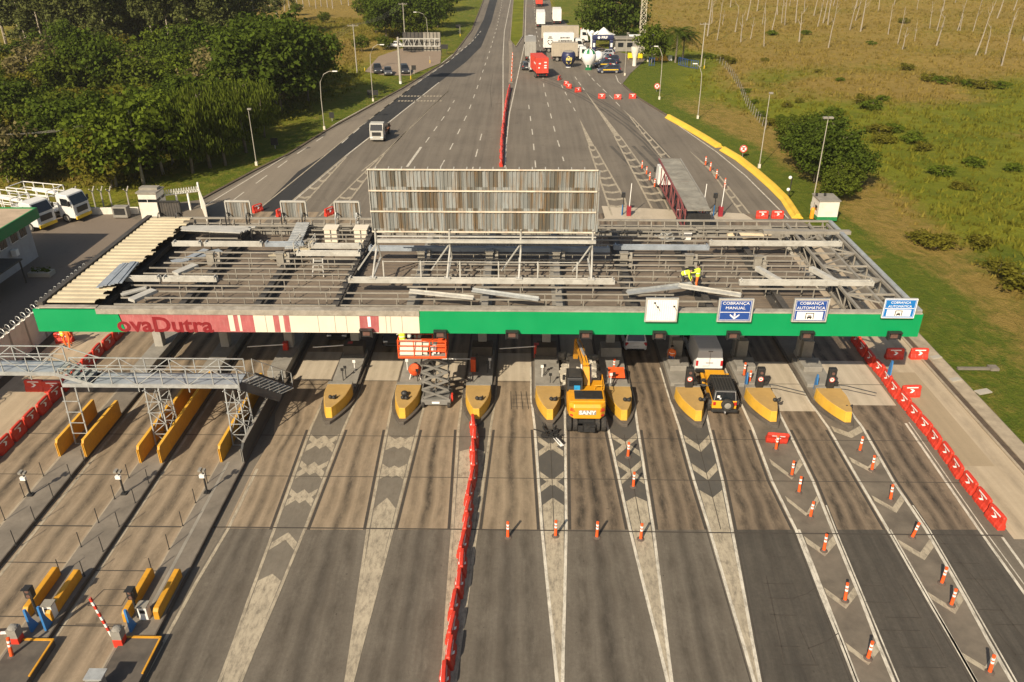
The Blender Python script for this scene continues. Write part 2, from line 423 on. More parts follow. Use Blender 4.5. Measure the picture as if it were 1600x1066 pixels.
L_CON_R = lane_material('brown stained concrete', (0.145, 0.109, 0.075), (0.262, 0.200, 0.138), 1.0, 1.0, 0.5, 1.0)
L_ASP = lane_material('tan grey asphalt', (0.108, 0.091, 0.070), (0.172, 0.150, 0.119), 0.8, 0.6, 0.5, 0.8)
L_ASP_R = lane_material('dark patched asphalt', (0.054, 0.048, 0.040), (0.108, 0.094, 0.075), 0.4, 0.3, 0.5, 0.5)
L_PALE = lane_material('pale new concrete', (0.40, 0.34, 0.25), (0.50, 0.43, 0.33), 0.10, 0.25, 0.15, 0.0)
class UVB:
    def __init__(s): s.v = []; s.f = []; s.uv = []; s.mi = []
    def lane(s, rows, z, mi=0):
        """rows of (left point, right point)"""
        o = len(s.v)
        for a, b in rows: s.v += [(a[0], a[1], z), (b[0], b[1], z)]
        for i in range(len(rows)-1):
            s.f.append((o+2*i, o+2*i+1, o+2*i+3, o+2*i+2)); s.mi.append(mi)
            v0 = rows[i][0][1]; v1 = rows[i+1][0][1]; s.uv += [(0, v0), (1, v0), (1, v1), (0, v1)]
    def build(s, name, mats):
        me = bpy.data.meshes.new(name); me.from_pydata(s.v, [], s.f)
        for x in mats: me.materials.append(x)
        me.polygons.foreach_set('material_index', s.mi)
        l = me.uv_layers.new(name='UVMap'); l.data.foreach_set('uv', [c for q in s.uv for c in q])
        bm = bmesh.new(); bm.from_mesh(me)
        for f in bm.faces:
            if f.normal.z < 0: f.normal_flip()
        bm.to_mesh(me); bm.free()
        o = bpy.data.objects.new(name, me); C.objects.link(o); return tag(o, kind='structure')
# gores in front of the islands: photo rows (y, x of left edge, x of right edge)
GORE = [
    [(660, 488, 542), (828, 427.6, 477), (1066, 341, 378)],
    [(660, 606, 657), (828, 574, 614), (1066, 540, 551)],
    [(660, 716, 769), (828, 706, 746), (1066, 689, 712)],
    [(660, 834, 884), (828, 846, 885.5), (1066, 870, 879.5)],
    [(660, 947, 996), (830, 984, 1022), (1066, 1043, 1050)],
    [(660, 1058, 1107), (752.6, 1084, 1130), (830, 1108.5, 1145), (1066, 1178, 1188)],
    [(660, 1171, 1226), (753, 1205, 1272), (831.5, 1244, 1303), (1066, 1334, 1400)],
    [(660, 1288, 1344), (753, 1342, 1397), (833, 1389, 1451), (1066, 1521.5, 1584)],
    [(660, 1415, 1423), (833, 1533, 1541), (927, 1600, 1609), (1066, 1699, 1709)]]
def gx(i, y, side):
    return interp([(r[0], r[1+side]) for r in GORE[i]], y)
ISL_X = [-12.3+4.67*k for k in range(8)]; LEFT_X = [-26.85, -21.95, -17.2]
ISW = 1.10; D_JOINT = G(700, 828)[1]; D_NOSE = 42.95; D_BACK = 66.0
lanes = UVB()
for i in range(8):
    rows = []
    a, b = [], []
    for y in (1160, 1110, 1066, 1000, 940, 880, 828): a.append((G(gx(i, y, 1), y), G(gx(i+1, y, 0), y)))
    for y in (828, 790, 752, 710, 675): b.append((G(gx(i, y, 1), y), G(gx(i+1, y, 0), y)))
    xl = ISL_X[i]+ISW; xr = ISL_X[i+1]-ISW if i < 7 else 25.0
    for d in (43.6, 48, 55, 62, 70, 84): b.append((Vector((xl, d, 0)), Vector((xr, d, 0))))
    lanes.lane(a, 0.008, 1 if i < 5 else 3); lanes.lane(b, 0.008, 0 if i < 3 else 2)
# first lane left of island one, between its gore and the raised kerb island
lf = [(1160, 165), (1066, 216), (912, 300), (826, 351), (733, 396), (680, 428)]
a = [(G(x, y), G(gx(0, y, 0), y)) for y, x in lf if y >= 826]; b = [(G(x, y), G(gx(0, y, 0), y)) for y, x in lf if y <= 826]
for d in (43.6, 48, 55, 62, 70, 84): b.append((Vector((-16.2, d, 0)), Vector((ISL_X[0]-ISW, d, 0))))
lanes.lane(a, 0.008, 1); lanes.lane(b, 0.008, 0)
# the three lanes further left are concrete throughout
def straight(x0, x1, d0, d1, z, mi, n=12):
    lanes.lane([(Vector((x0, lerp(d0, d1, k/n), 0)), Vector((x1, lerp(d0, d1, k/n), 0))) for k in range(n+1)], z, mi)
for x0, x1 in ((-31.3, -27.65), (-26.05, -22.6), (-21.3, -17.85)): straight(x0, x1, 10, 84, 0.008, 0, 20)
lanes.build('lane_slabs', [L_CON, L_ASP, L_CON_R, L_ASP_R])
pale = UVB()
for i, (d0, d1) in {0: (47.9, 52), 1: (47.9, 52), 2: (48.0, 52), 3: (48.2, 55), 6: (44.4, 51.0), 7: (45.2, 51.2)}.items():
    pale.lane([(Vector((ISL_X[i]+ISW+0.02, d, 0)), Vector((ISL_X[i+1]-ISW if i < 7 else 24.9, d, 0))) for d in (d0, d0+1, d0+2, d1)], 0.014, 0)
pale.lane([(Vector((-16.1, d, 0)), Vector((-13.42, d, 0))) for d in (47.9, 49, 50.5, 52)], 0.014, 0)
pale.lane([(G(*p), G(*q)) for p, q in (((940, 346), (1180, 346)), ((945, 340), (1172, 340)), ((940, 322), (1162, 334)))], 0.014, 0)
pale.build('pale_slabs', [L_PALE])
sh = UVB()
L_SH = lane_material('sandy concrete', (0.36, 0.285, 0.19), (0.47, 0.38, 0.265), 0.12, 0.3, 0.2, 0.0)
L_SH2 = lane_material('tan repaired concrete', (0.30, 0.235, 0.15), (0.36, 0.28, 0.18), 0.1, 0.1, 0.2, 0.0)
sh.lane([(Vector((25.75, d, 0)), Vector((29.25, d, 0))) for d in (32.3, 36, 40, 44, 50, 60, 75)], 0.008, 0)
sh.lane([(Vector((25.7, d, 0)), Vector((28.0, d, 0))) for d in (38.6, 41, 45, 49.6)], 0.012, 1)
sh.lane([(Vector((-36.0, d, 0)), Vector((-31.9, d, 0))) for d in (20, 30, 40, 50, 60, 75)], 0.008, 0)
sh.build('shoulder_slabs', [L_SH, L_SH2])
# gutter with its two channel lips on the right, and the dark drain on the left
g = MB(); g.m(0).wall([(29.35, 5), (29.35, 62)], 0.16, 0, 0.07); g.wall([(29.95, 5), (29.95, 62)], 0.16, 0, 0.07); g.m(1).strip([(29.65, 5), (29.65, 62)], 0.42, 0.012); g.m(0).strip([(30.5, 5), (30.5, 62)], 0.9, 0.010)
gm = mat('gutter concrete', (0.33, 0.27, 0.19), 0.85, 0.25, 1.0, world=True); dk = mat('gutter dirt', (0.085, 0.06, 0.04), 0.9, 0.3, 2.0, world=True)
g.build('gutter', [gm, dk])['kind'] = 'structure'
k = MB(); k.strip([(-36.4, 8), (-36.4, 78)], 0.8, 0.014); k.build('drain_strip', dk)['kind'] = 'structure'
kb = MB(); kb.wall([(p[0], p[1]) for p in LEFT_EDGE], 0.35, 0, 0.14)
kb.wall([(p[0], p[1]) for p in RIGHT_EDGE[7:10]], 0.35, 0, 0.14); kb.build('road_kerb', mat('old kerb', (0.10, 0.075, 0.05), 0.9, 0.3, 0.6, world=True))['kind'] = 'structure'
# median between the carriageways
MEDIAN = [G(*p) for p in [(797, 63), (802, 0), (806, -75), (824, -75), (819, 0), (817, 57), (806, 74)]]
mm = bpy.data.meshes.new('median'); me_p = [(p[0], p[1]) for p in MEDIAN]
md = MB(); md.prism(me_p, 0, 0.12); mdo = md.build('median_grass', ground_material('median grass'), tri=True)
mdo['kind'] = 'structure'
kk = MB(); kk.wall(me_p+[me_p[0]], 0.25, 0, 0.16); kk.strip([G(797, 64), G(799, 90), G(798, 130)], 0.9, 0.006)
kk.build('median_kerb', mat('median kerb', (0.23, 0.19, 0.14), 0.9, 0.3, 0.6, world=True))['kind'] = 'structure'
lshd = MB(); lshd.sheet([G(*p) for p in ((316, 318), (400, 271), (450, 247), (509, 209), (628, 143), (704, 95), (737, 66), (700, 97), (653, 129), (577, 187), (508, 242), (466, 268), (395, 338), (330, 338))], 0.0035)
lshd.build('left_shoulder', asphalt('tan shoulder asphalt', (0.19, 0.16, 0.122), (0.26, 0.22, 0.168), 0.5), tri=True)['kind'] = 'structure'
# fresh asphalt lane on the far left carriageway
ns = UVB()
rows = [((395.7, 337.5), (431, 337)), ((466, 268), (509, 268)), ((508, 242), (545.7, 240)), ((577, 187), (603, 195)), ((653, 129), (686, 129)), ((700, 97), (728, 97)), ((737, 66), (752, 73)), ((756, 30), (768, 34)), ((765, 0), (777, 0)), ((775, -60), (785, -60))]
ns.lane([(G(*p), G(*q)) for p, q in rows], 0.006, 0); ns.build('fresh_asphalt_lane', [A_NEW])
dp = MB()
for poly in ([(770, 112), (768, 170), (772, 170), (774, 112)], [(930, 142), (950, 140), (1010, 215), (985, 222)], ):
    pass
# -- painted markings
def paint(name, col, wear, rough=0.7):
    m, t, b = nodes_of(name, rough, 0, 0.3); p = pos(t)
    n = noise_n(t, mapping(t, p, (1.6, 0.7, 1)), 2.2, 7, 0.8); n2 = noise_n(t, p, 0.5, 3, 0.6)
    c = mixc(t, mrange(t, n2, 0.3, 0.7, 0, 1), tuple(x*0.82 for x in col), col)
    c = mixc(t, mrange(t, n, 0.46, 0.66, 0, wear), c, (0.12, 0.10, 0.075)); c = mixc(t, mrange(t, noise_n(t, mapping(t, p, (3, .5, 1)), 1.3, 6, .8), .5, .7, 0, wear*.6), c, (0.10, 0.088, 0.07))
    t.links.new(c, b.inputs['Base Color']); MATS[name] = m; return m
PW = paint('white road paint', (0.62, 0.57, 0.47), 0.65); PF = paint('faded cream road paint', (0.42, 0.36, 0.262), 0.75); PG = paint('worn gore surface', (0.175, 0.152, 0.118), 0.7)
PD = paint('dark grey gore asphalt', (0.085, 0.078, 0.068), 0.4)
mk = MB()          # 0 white, 1 faded
def pline(pts, wd, z=0.020, mi=0, dash=None, onl=0.5):
    mk.m(mi); P = [Vector((q[0], q[1])) for q in (G(*p) for p in pts)]
    if not dash: mk.strip(P, wd, z); return
    tot = 0
    for a, b in zip(P, P[1:]):
        L = (b-a).length; d = (b-a)/L; s = -tot % dash
        x = s-dash if s-dash+dash*onl > 0 else s
        while x < L:
            u, v = max(0, x), min(L, x+dash*onl)
            if v > u: mk.strip([a+d*u, a+d*v], wd, z)
            x += dash
        tot += L
gore = MB()        # 0 base, 1 dark
def gpt(i, y, t): return G(lerp(gx(i, y, 0), gx(i, y, 1), t), y)
for i in range(8):
    ys = [1160, 1066, 1000, 940, 880, 828, 790, 752, 710, 668]
    L = [gpt(i, y, 0) for y in ys]+[Vector((ISL_X[i]-ISW, 44, 0))]; R = [gpt(i, y, 1) for y in ys]+[Vector((ISL_X[i]+ISW, 44, 0))]
    gore.m(0 if i in (0, 1, 2) else 1 if i < 6 else 2)
    for a in range(len(L)-1): gore.sheet([L[a], R[a], R[a+1], L[a+1]], 0.012)
    mi = 1 if i < 3 else 0
    wd = 0.15 if i < 6 else 0.16
    for s in (-1, 1): mk.m(mi); mk.strip([Vector((ISL_X[i]+s*(ISW+.02), 50, 0)), Vector((ISL_X[i]+s*(ISW+.02), 45.6, 0)), gpt(i, 668, 0.02 if s < 0 else 0.98)], wd, 0.021)
    mk.m(mi)
    mk.strip([gpt(i, y, 0.02 if y < 1000 else 0.05) for y in ys], wd, 0.022); mk.strip([gpt(i, y, 0.98 if y < 1000 else 0.95) for y in ys], wd, 0.022)
    if i >= 6:
        mk.m(0); mk.strip([gpt(i, y, 0.10 if i == 6 else 0.07) for y in ys[:6]], 0.13, 0.022)
    if i == 7: mk.strip([gpt(i, y, 1.07) for y in ys[:7]], 0.07, 0.022)
    if i == 6: mk.strip([gpt(i, y, 1.07) for y in ys[:7]], 0.07, 0.022)
VZ = 0.0172
def vee(i, ya, yb, th, mi=1, t0=0.09, t1=0.91):
    """chevron across gore i: arms at row yb, apex at row ya, thickness th (rows)"""
    mk.m(mi); global VZ; VZ = 0.0172+((VZ-0.0172)+0.0007) % 0.0042
    for s0, s1 in ((t0, 0.5), (0.5, t1)):
        y0, y1 = (yb, ya) if s0 < 0.4 else (ya, yb)
        mk.sheet([gpt(i, y0, s0), gpt(i, y1, s1), gpt(i, y1+th, s1), gpt(i, y0+th, s0)], VZ)
def solid(i, ya, yb, mi=1, t0=0.1, t1=0.9):
    mk.m(mi); ys = [1160, 1066, 1000, 940, 880]; ys = [y for y in ys if y > max(ya, yb)+5]
    pl = [gpt(i, y, t0 if y < 1050 else .15) for y in ys]+[gpt(i, yb, t0), gpt(i, ya, .5), gpt(i, yb, t1)]+[gpt(i, y, t1 if y < 1050 else .85) for y in ys[::-1]]
    mk.sheet(pl, 0.017)
for y in (680, 722, 765): vee(0, y, y+16, 11); 
for y in (687, 728, 772): vee(0, y+6, y-8, 9)
vee(0, 832, 848, 12); solid(0, 897, 908)
for y in (683, 728): vee(1, y, y+9, 12); vee(1, y+8, y-3, 11)
solid(1, 778, 795); solid(2, 700, 706, 1)
for y in (690, 745): vee(3, y+6, y-8, 9); vee(3, y+2, y+15, 9)
solid(3, 778, 790)
for y in (683, 726): vee(4, y+8, y-6, 9); vee(4, y+8, y+22, 9)
solid(4, 776, 784)
for y in (682, 726): vee(5, y+14, y-2, 11)
solid(5, 778, 766)
for y0, y1 in ((741, 717), (802, 775), (858, 838), (940, 918), (1028, 1004)): vee(6, y0, y1, 9 if y0 < 850 else 12, 1, 0.16, 0.93)
for y0, y1 in ((676, 666), (730, 714), (793, 774), (864, 843), (948, 925), (1042, 1020)): vee(7, y0, y1, 9 if y0 < 850 else 12, 1, 0.12, 0.93)
gore.build('gore_surface', [PG, PD, mat('grey brown gore', (0.135, 0.112, 0.085), 0.9, 0.3, 0.7, world=True)])['kind'] = 'structure'
# line along the raised left island and beside the right red barriers
pline([(176, 1110), (222, 1066), (306, 912), (357, 826), (402, 733)], 0.16, mi=1)
pline([(1415, 662), (1533, 833), (1600, 927), (1710, 1080)], 0.15); pline([(1420, 660), (1541, 833), (1610, 927), (1720, 1080)], 0.06)
pline([(1566, 840), (1600, 887), (1700, 1030)], 0.14)
for x in (-27.85, -22.75, -18.0): mk.m(1).strip([(x, 12), (x, 60)], 0.14, 0.02)
for x in (-25.75, -21.0): mk.m(1).strip([(x, 12), (x, 60)], 0.16, 0.02)
# rear gores: left and right border, chevrons between
def rear(L, R, ys, apex=None, mi=0, th=3.0):
    pline(L, 0.22, mi=mi); pline(R, 0.22, mi=mi)
    fl = sorted((p[1], p[0]) for p in L); fr = sorted((p[1], p[0]) for p in R)
    for y in ys:
        xl = interp(fl, y); xr = interp(fr, y); c = (xl+xr)/2; mk.m(mi)
        d = 2.0
        mk.sheet([G(xl, y), G(c, y+d), G(c, y+d+th), G(xl, y+th)], 0.018); mk.sheet([G(c, y+d), G(xr, y), G(xr, y+th), G(c, y+d+th)], 0.018)
    if apex: mk.sheet([G(*p) for p in apex], 0.017)
rear([(431, 338), (455.7, 315), (540, 244)], [(450, 346), (478, 315), (541, 246)], [306, 292, 280, 268, 257], None, 1)
rear([(499, 338), (596, 244)], [(520, 338), (545.7, 314), (576, 274), (600, 242)], [322, 307, 293, 281, 269], None, 1)
pline([(540, 244), (603, 195), (686, 129)], 0.22); pline([(565, 268), (600, 240), (701, 142)], 0.22, mi=1); pline([(600, 242), (640, 200), (701, 142)], 0.15, mi=1)
pline([(636, 261), (658, 230)], 0.35)
rear([(920, 229), (956, 337)], [(929, 229), (976, 311), (982, 337)], [232+11*k for k in range(9)], [(905, 185), (920, 229), (929, 229)], 1)
rear([(960, 213), (1019, 327)], [(969, 213), (1032, 301), (1046, 330)], [216+10.5*k for k in range(10)], [(913, 141), (960, 213), (969, 213)], 1)
rear([(985, 184), (1034, 247)], [(988, 184), (1047, 247)], [195, 206, 217, 228, 239], [(972, 170), (985, 184), (988, 184)], 1)
rear([(1115, 273), (1158, 334)], [(1122, 273), (1171, 334)], [294, 306, 319], [(1076, 235), (1115, 273), (1122, 273)], 1)
pline([(962, 118), (966, 128), (996, 152), (1040, 180), (1065, 200), (1120, 238), (1165, 275), (1232, 342)], 0.16)
pline([(315, 325), (438, 250), (527, 192), (620, 142), (679, 108), (720, 75)], 0.16)
pline([(362, 315), (382, 300), (459, 244), (505, 214)], 0.16, dash=7, onl=0.5)
pline([(396, 334), (508, 243), (560, 200), (653, 129)], 0.18, mi=1); pline([(430, 339), (545, 241)], 0.18)
pline([(534, 224), (577, 187), (653, 129), (700, 97), (737, 66), (752, 48)], 0.18, dash=6, onl=0.55)
pline([(688, 262), (696, 248), (710, 220), (731, 177), (744, 142), (765, 81), (777, 40), (783, 12), (789, -40)], 0.16, dash=9, onl=0.4)
pline([(665, 223), (675, 209), (698, 177), (710, 157)], 0.16, dash=7, onl=0.45)
pline([(736, 275), (742, 250), (750, 220), (755, 200)], 0.16, dash=9, onl=0.45)
pline([(783, 260), (786, 177), (786, 89), (788, 50), (798, 0), (805, -60)], 0.18)
pline([(834, 0), (838, 48), (844, 74), (850, 138), (859, 174), (868, 209), (881, 252)], 0.16, dash=9, onl=0.4)
pline([(826, 164), (832, 209), (837, 262)], 0.16, dash=9, onl=0.4)
pline([(877, 133), (889, 156), (899, 174)], 0.16, dash=7, onl=0.45); pline([(918, 114), (928, 126), (952, 149), (972, 170)], 0.16, dash=6, onl=0.6); pline([(898, 120), (908, 134), (913, 141)], 0.16, dash=6, onl=0.6)
pline([(826, -70), (822, 0), (820, 68), (796, 178), (791, 225), (789, 262)], 0.18)
for k in range(14):   # rumble strips
    for y0 in (150.5, 158):
        x = 622+k*5.0; pline([(x, y0), (x+3.2, y0)], 1.0, mi=1)
mk.build('road_markings', [PW, PF])['kind'] = 'structure'
# -- transverse joints, groove lines and tar cracks
jt = MB(); dkj = mat('joint tar', (0.05, 0.042, 0.034), 0.9, 0.2, 3, world=True)
for y in (683, 747, 828):
    d = G(700, y)[1]; jt.m(0).strip([(-31.2, d-0.05), (-16.2, d), (-3, d+0.03), (10, d-0.02), (25.3, d)], 0.055 if y < 800 else 0.09, 0.0225)
for d in (15.5, 19, 22.6, 26, 29.5): jt.strip([(-31.2, d), (-27.7, d)], 0.06, 0.0225); jt.strip([(-26.0, d+.3), (-22.7, d+.3)], 0.06, 0.0225); jt.strip([(-21.3, d-.2), (-17.9, d-.2)], 0.06, 0.0225)
jt.strip([(-31.2, 47.85), (25.3, 47.85)], 0.06, 0.0225)
for i in range(8):
    for sd, s in ((0, -0.16), (1, 0.16)):
        ys = [828, 790, 752, 710, 672]
        jt.strip([gpt(i, y, sd)+Vector((s, 0, 0)) for y in ys], 0.16, 0.016)
        if i > 4: jt.strip([gpt(i, y, sd)+Vector((s*0.9, 0, 0)) for y in (1120, 1066, 950, 880, 828)], 0.05, 0.016)
    if i > 2 and i < 6: jt.strip([gpt(i, y, .5) for y in (828, 790, 752, 710, 680)], 0.04, 0.024)
random.seed(5)
def loop(px):        # square detector-loop cuts and tar cracks
    jt.strip([G(*p) for p in px], 0.045, 0.0245)
for pts in ([(1240, 935), (1275, 918)], [(1262, 1014), (1310, 990)]):
    loop([pts[0], ((pts[0][0]+pts[1][0])/2+3, (pts[0][1]+pts[1][1])/2+2), pts[1]])
for x0, x1, y in ((1205, 1228, 870), (1193, 1240, 912), (1200, 1242, 935), (1203, 1245, 961), (1210, 1250, 1010), (1222, 1280, 1039), (1345, 1380, 915), (1352, 1392, 941), (1385, 1440, 965), (1378, 1438, 985), (1408, 1455, 1012), (1416, 1478, 1043), (1470, 1510, 850), (1490, 1530, 880), (1510, 1560, 905), (1530, 1570, 953), (1550, 1600, 976), (1585, 1640, 1023)):
    loop([(x0, y), ((x0+x1)/2, y+0.8), (x1, y+1)])
for q in ([(1197, 900), (1226, 1035)], [(1248, 980), (1275, 1038)], [(1410, 915), (1438, 965)], [(1452, 985), (1475, 1026)], [(1555, 985), (1588, 1025)], [(770, 116), (766, 140), (768, 168)], [(1465, 838), (1560, 948), (1625, 1030)]): loop(q)
for q in ([(781, 640), (790, 600), (826, 640)], ): pass
for a in range(4): loop([(822-a*8, 612), (826-a*9, 640)]); loop([(800, 618+a*6), (832, 618+a*6.2)])
loop([(137, 947), (162, 922), (205, 922), (190, 947), (137, 947)]); loop([(118, 976), (190, 976)])
jt.build('pavement_joints', dkj)['kind'] = 'structure'
sk = MB()
for off in (0, 5, 13, 17):
    sk.strip([G(x+off, y-off*.25) for x, y in ((845, 126), (872, 136), (905, 151), (940, 171), (975, 196), (1005, 222), (1030, 250))], 0.34, 0.006+off*.0002)
for x0 in (1040, 1052, 1075, 1090): sk.strip([G(x0, 338), G(x0-22, 300), G(x0-52, 262), G(x0-86, 228)], 0.5, 0.0045+x0*1e-6)
sk.build('tyre_marks', mat('tyre blackened asphalt', (0.085, 0.073, 0.058), 0.85, 0.3, 0.5, world=True))['kind'] = 'structure'
# ---------------------------------------------------------------- the toll plaza canopy, stripped down for rebuilding
M_GREEN = mat('green fascia paint', (0.0, 0.255, 0.080), 0.5, 0.05, 0.6, dirt=0.2, dcol=(0.0, 0.20, 0.06), streak=True)
M_RED = mat('faded red fascia', (0.36, 0.095, 0.095), 0.6, 0.14, 1.5, dirt=0.25, dcol=(0.6, 0.42, 0.36), streak=True)
M_REDD = mat('darker red lettering', (0.19, 0.006, 0.010), 0.6, 0.15, 2.0, dirt=0.2, dcol=(0.5, 0.12, 0.12), streak=True)
M_WHITE = mat('white fascia panel', (0.66, 0.59, 0.47), 0.55, 0.05, 0.8, dirt=0.15, dcol=(0.4, 0.33, 0.25), streak=True)
M_LIP = mat('weathered concrete lip', (0.30, 0.27, 0.22), 0.85, 0.3, 1.2, dirt=0.6, dcol=(0.12, 0.085, 0.06))
M_DECK = mat('dusty ceiling sheet', (0.155, 0.122, 0.090), 0.8, 0.3, 0.35, dirt=0.5, dcol=(0.07, 0.055, 0.042))
M_RAFT = mat('dark steel with rafter shade', (0.055, 0.050, 0.044), 0.7, 0.3, 1.0, dirt=0.5)  # dark tone has the shade on the rafters' sides put into it
M_PURL = mat('dusty grey steel', (0.25, 0.228, 0.188), 0.6, 0.2, 1.0, dirt=0.45)
M_WBEAM = mat('white painted steel', (0.42, 0.405, 0.36), 0.45, 0.16, 0.8, dirt=0.5)
M_GALV = mat('galvanised steel', (0.38, 0.39, 0.38), 0.45, 0.2, 2.0, metal=0.3, dirt=0.3)
M_BLUEST = mat('blue grey beam', (0.26, 0.29, 0.32), 0.5, 0.2, 1.0, dirt=0.3)
M_CREAM = mat('cream roof sheet', (0.50, 0.425, 0.285), 0.55, 0.12, 0.5, dirt=0.2, dcol=(0.3, 0.22, 0.12))
M_PILLAR = mat('grey pillar concrete', (0.34, 0.32, 0.28), 0.85, 0.2, 0.8, dirt=0.3)
M_DARK = mat('black plastic', (0.022, 0.022, 0.022), 0.5, 0.1, 3, dirt=0.2)
M_GREY = mat('grey cabinet paint', (0.24, 0.225, 0.195), 0.7, 0.2, 1.0, dirt=0.4)
M_WHT = mat('white enamel', (0.74, 0.72, 0.67), 0.4, 0.06, 1.5, dirt=0.15)
M_YEL = mat('yellow wedge paint', (0.58, 0.335, 0.035), 0.6, 0.14, 1.2, dirt=0.55, dcol=(0.35, 0.2, 0.06))
M_ORG = mat('amber wall paint', (0.56, 0.27, 0.018), 0.55, 0.14, 1.0, dirt=0.5, dcol=(0.25, 0.11, 0.03))
M_REDP = mat('red plastic', (0.54, 0.040, 0.021), 0.5, 0.2, 1.0, dirt=0.45, dcol=(0.35, 0.04, 0.03))
M_ORP = mat('orange plastic', (0.78, 0.105, 0.022), 0.45, 0.1, 1.5, dirt=0.15)
M_REFL = mat('white reflective sheet', (0.80, 0.78, 0.74), 0.4, 0.03, 3, dirt=0.05)
M_BLUE = mat('sign blue', (0.020, 0.065, 0.26), 0.45, 0.04, 2, dirt=0.05)
M_CYAN = mat('bright sign blue', (0.012, 0.16, 0.46), 0.45, 0.04, 2, dirt=0.05)
M_BLPOST = mat('blue post paint', (0.035, 0.17, 0.42), 0.5, 0.1, 2, dirt=0.2)
M_TYRE = mat('tyre rubber', (0.025, 0.023, 0.021), 0.85, 0.2, 4, dirt=0.5)
M_RUST = mat('rusty steel', (0.30, 0.11, 0.045), 0.8, 0.3, 3, dirt=0.4)
M_BLK = mat('dark island kerb', (0.085, 0.072, 0.058), 0.9, 0.3, 1.2, dirt=0.3)
M_TAR = mat('grey island top', (0.175, 0.150, 0.118), 0.9, 0.25, 0.6, dirt=0.5, dcol=(0.09, 0.075, 0.06))
FY = 42.92; ZT = V(700, 486, FY).z; ZB = V(700, 521.5, FY).z; XL = -29.35; XR = 23.75; BY = 59.2
base = Vector((-2.8, 51, 0))
can = thing('toll_canopy', 'long toll plaza canopy stripped of its roof sheets, with green, red and white fascia', 'canopy', base)
def cp(name, mb, m, par=can, off=base, **kw): return mb.shift(off).build(name, m, par, **kw)
def fasc(name, x0, x1, y0, y1, m, t=0.16, dy=0.0, label=None, sk0=0.0, sk1=0.0, par=can):
    a = V(x0, (y0+y1)/2, FY); b = V(x1, (y0+y1)/2, FY); zt = V((x0+x1)/2, y0, FY).z; zb = V((x0+x1)/2, y1, FY).z
    mb = MB(); mb.side([(FY-dy, zb), (FY-dy, zt), (FY-dy+t, zt), (FY-dy+t, zb)], a.x, b.x)
    if sk0 or sk1: mb.v = [(p[0]+(sk0 if i < 4 else sk1)*(1 if p[2] < zb+0.01 else -1), p[1], p[2]) for i, p in enumerate(mb.v)]
    o = cp(name, mb, m, par)
    if label: o['label'] = label
    return o
green_l = fasc('fascia_panel', 56, 190.5, 484.5, 518.5, M_GREEN, sk1=0.12, label='green fascia panel at the left end')
redp = fasc('fascia_panel', 190.6, 397, 491.5, 518.5, M_RED, sk0=0.12, label='faded red fascia panel with worn darker lettering')
whp = fasc('fascia_panel', 397.2, 655, 491, 520, M_WHITE, label='white fascia panel with red bars')
green_r = fasc('fascia_panel', 655.2, 1439, 488.5, 523.6, M_GREEN, label='long green fascia panel')
green_r.data.vertices  # its right end leans with the perspective only
vs, fs = text_mesh('ovaDutra', 1.40, 0.006, 0.035, sx=1.10)
q = V(257, 507.5, FY-0.012); mb = MB(); mb.add(vs, fs, upright((q.x, FY-0.009, q.z-0.05))); cp('lettering', mb, M_REDD, redp, base)
for x0, x1 in ((358, 366), (373, 377)):
    o = fasc('stripe', x0, x1, 492, 517.5, M_WHITE, 0.03, 0.006, par=redp)
for x0, x1 in ((428, 437), (444, 453)): fasc('stripe', x0, x1, 492, 519, M_RED, 0.03, 0.006, par=whp)
o = fasc('number_panel', 562, 592, 492, 519.2, M_RED, 0.03, 0.006, par=whp, sk0=-0.02, sk1=-0.02)
vs, fs = text_mesh('1', 0.85, 0.005, 0.05); q = V(577, 503.5, FY); mb = MB(); mb.add(vs, fs, upright((q.x, FY-0.016, q.z)))
cp('number', mb, M_REFL, whp, base)
for x in (415, 497, 523, 541, 603, 610, 628): a = V(x, 500, FY); mb = MB(); mb.box((a.x, FY-0.003, (ZT+ZB)/2-0.15), (0.02, 0.008, ZT-ZB-0.4)); cp('panel_seam', mb, M_BLK, whp)
# concrete lip on top of the front, with broken left end
mb = MB(); a = V(150, 487, FY).x; b = V(655, 487, FY).x
mb.box(((a+b)/2, FY+0.22, ZT-0.18), (b-a, 0.56, 0.34)); mb.box(((XR+b)/2, FY+0.24, ZT+0.02), (XR-b, 0.5, 0.10)); mb.box(((XL+a)/2, FY+0.26, ZT+0.0), (a-XL, 0.4, 0.08))
cp('front_lip', mb, M_LIP, bevel=0.015)
# side and back edge frames
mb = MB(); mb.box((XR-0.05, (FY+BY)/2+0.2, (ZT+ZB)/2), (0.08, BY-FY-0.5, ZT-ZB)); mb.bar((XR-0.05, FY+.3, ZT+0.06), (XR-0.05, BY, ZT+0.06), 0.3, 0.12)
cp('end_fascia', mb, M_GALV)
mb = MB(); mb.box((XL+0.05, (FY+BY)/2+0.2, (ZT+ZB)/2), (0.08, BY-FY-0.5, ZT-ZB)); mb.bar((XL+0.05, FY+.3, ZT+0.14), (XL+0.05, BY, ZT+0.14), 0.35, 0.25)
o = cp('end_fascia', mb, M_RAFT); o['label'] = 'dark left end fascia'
mb = MB(); mb.box(((XL+XR)/2, BY+0.1, (ZT+ZB)/2-0.3), (XR-XL-0.3, 0.08, ZT-ZB-0.4)); cp('back_fascia', mb, M_GREY)
mb = MB(); mb.bar((XL, BY, ZT+0.05), (XR, BY, ZT+0.05), 0.18, 0.12); mb.bar((XL, BY-0.45, ZT-0.5), (XR, BY-0.45, ZT-0.5), 0.12, 0.1); mb.bar((XL, BY-0.1, ZT-0.35), (XR, BY-0.1, ZT-0.35), 0.08, 0.08)
x = XL+0.5
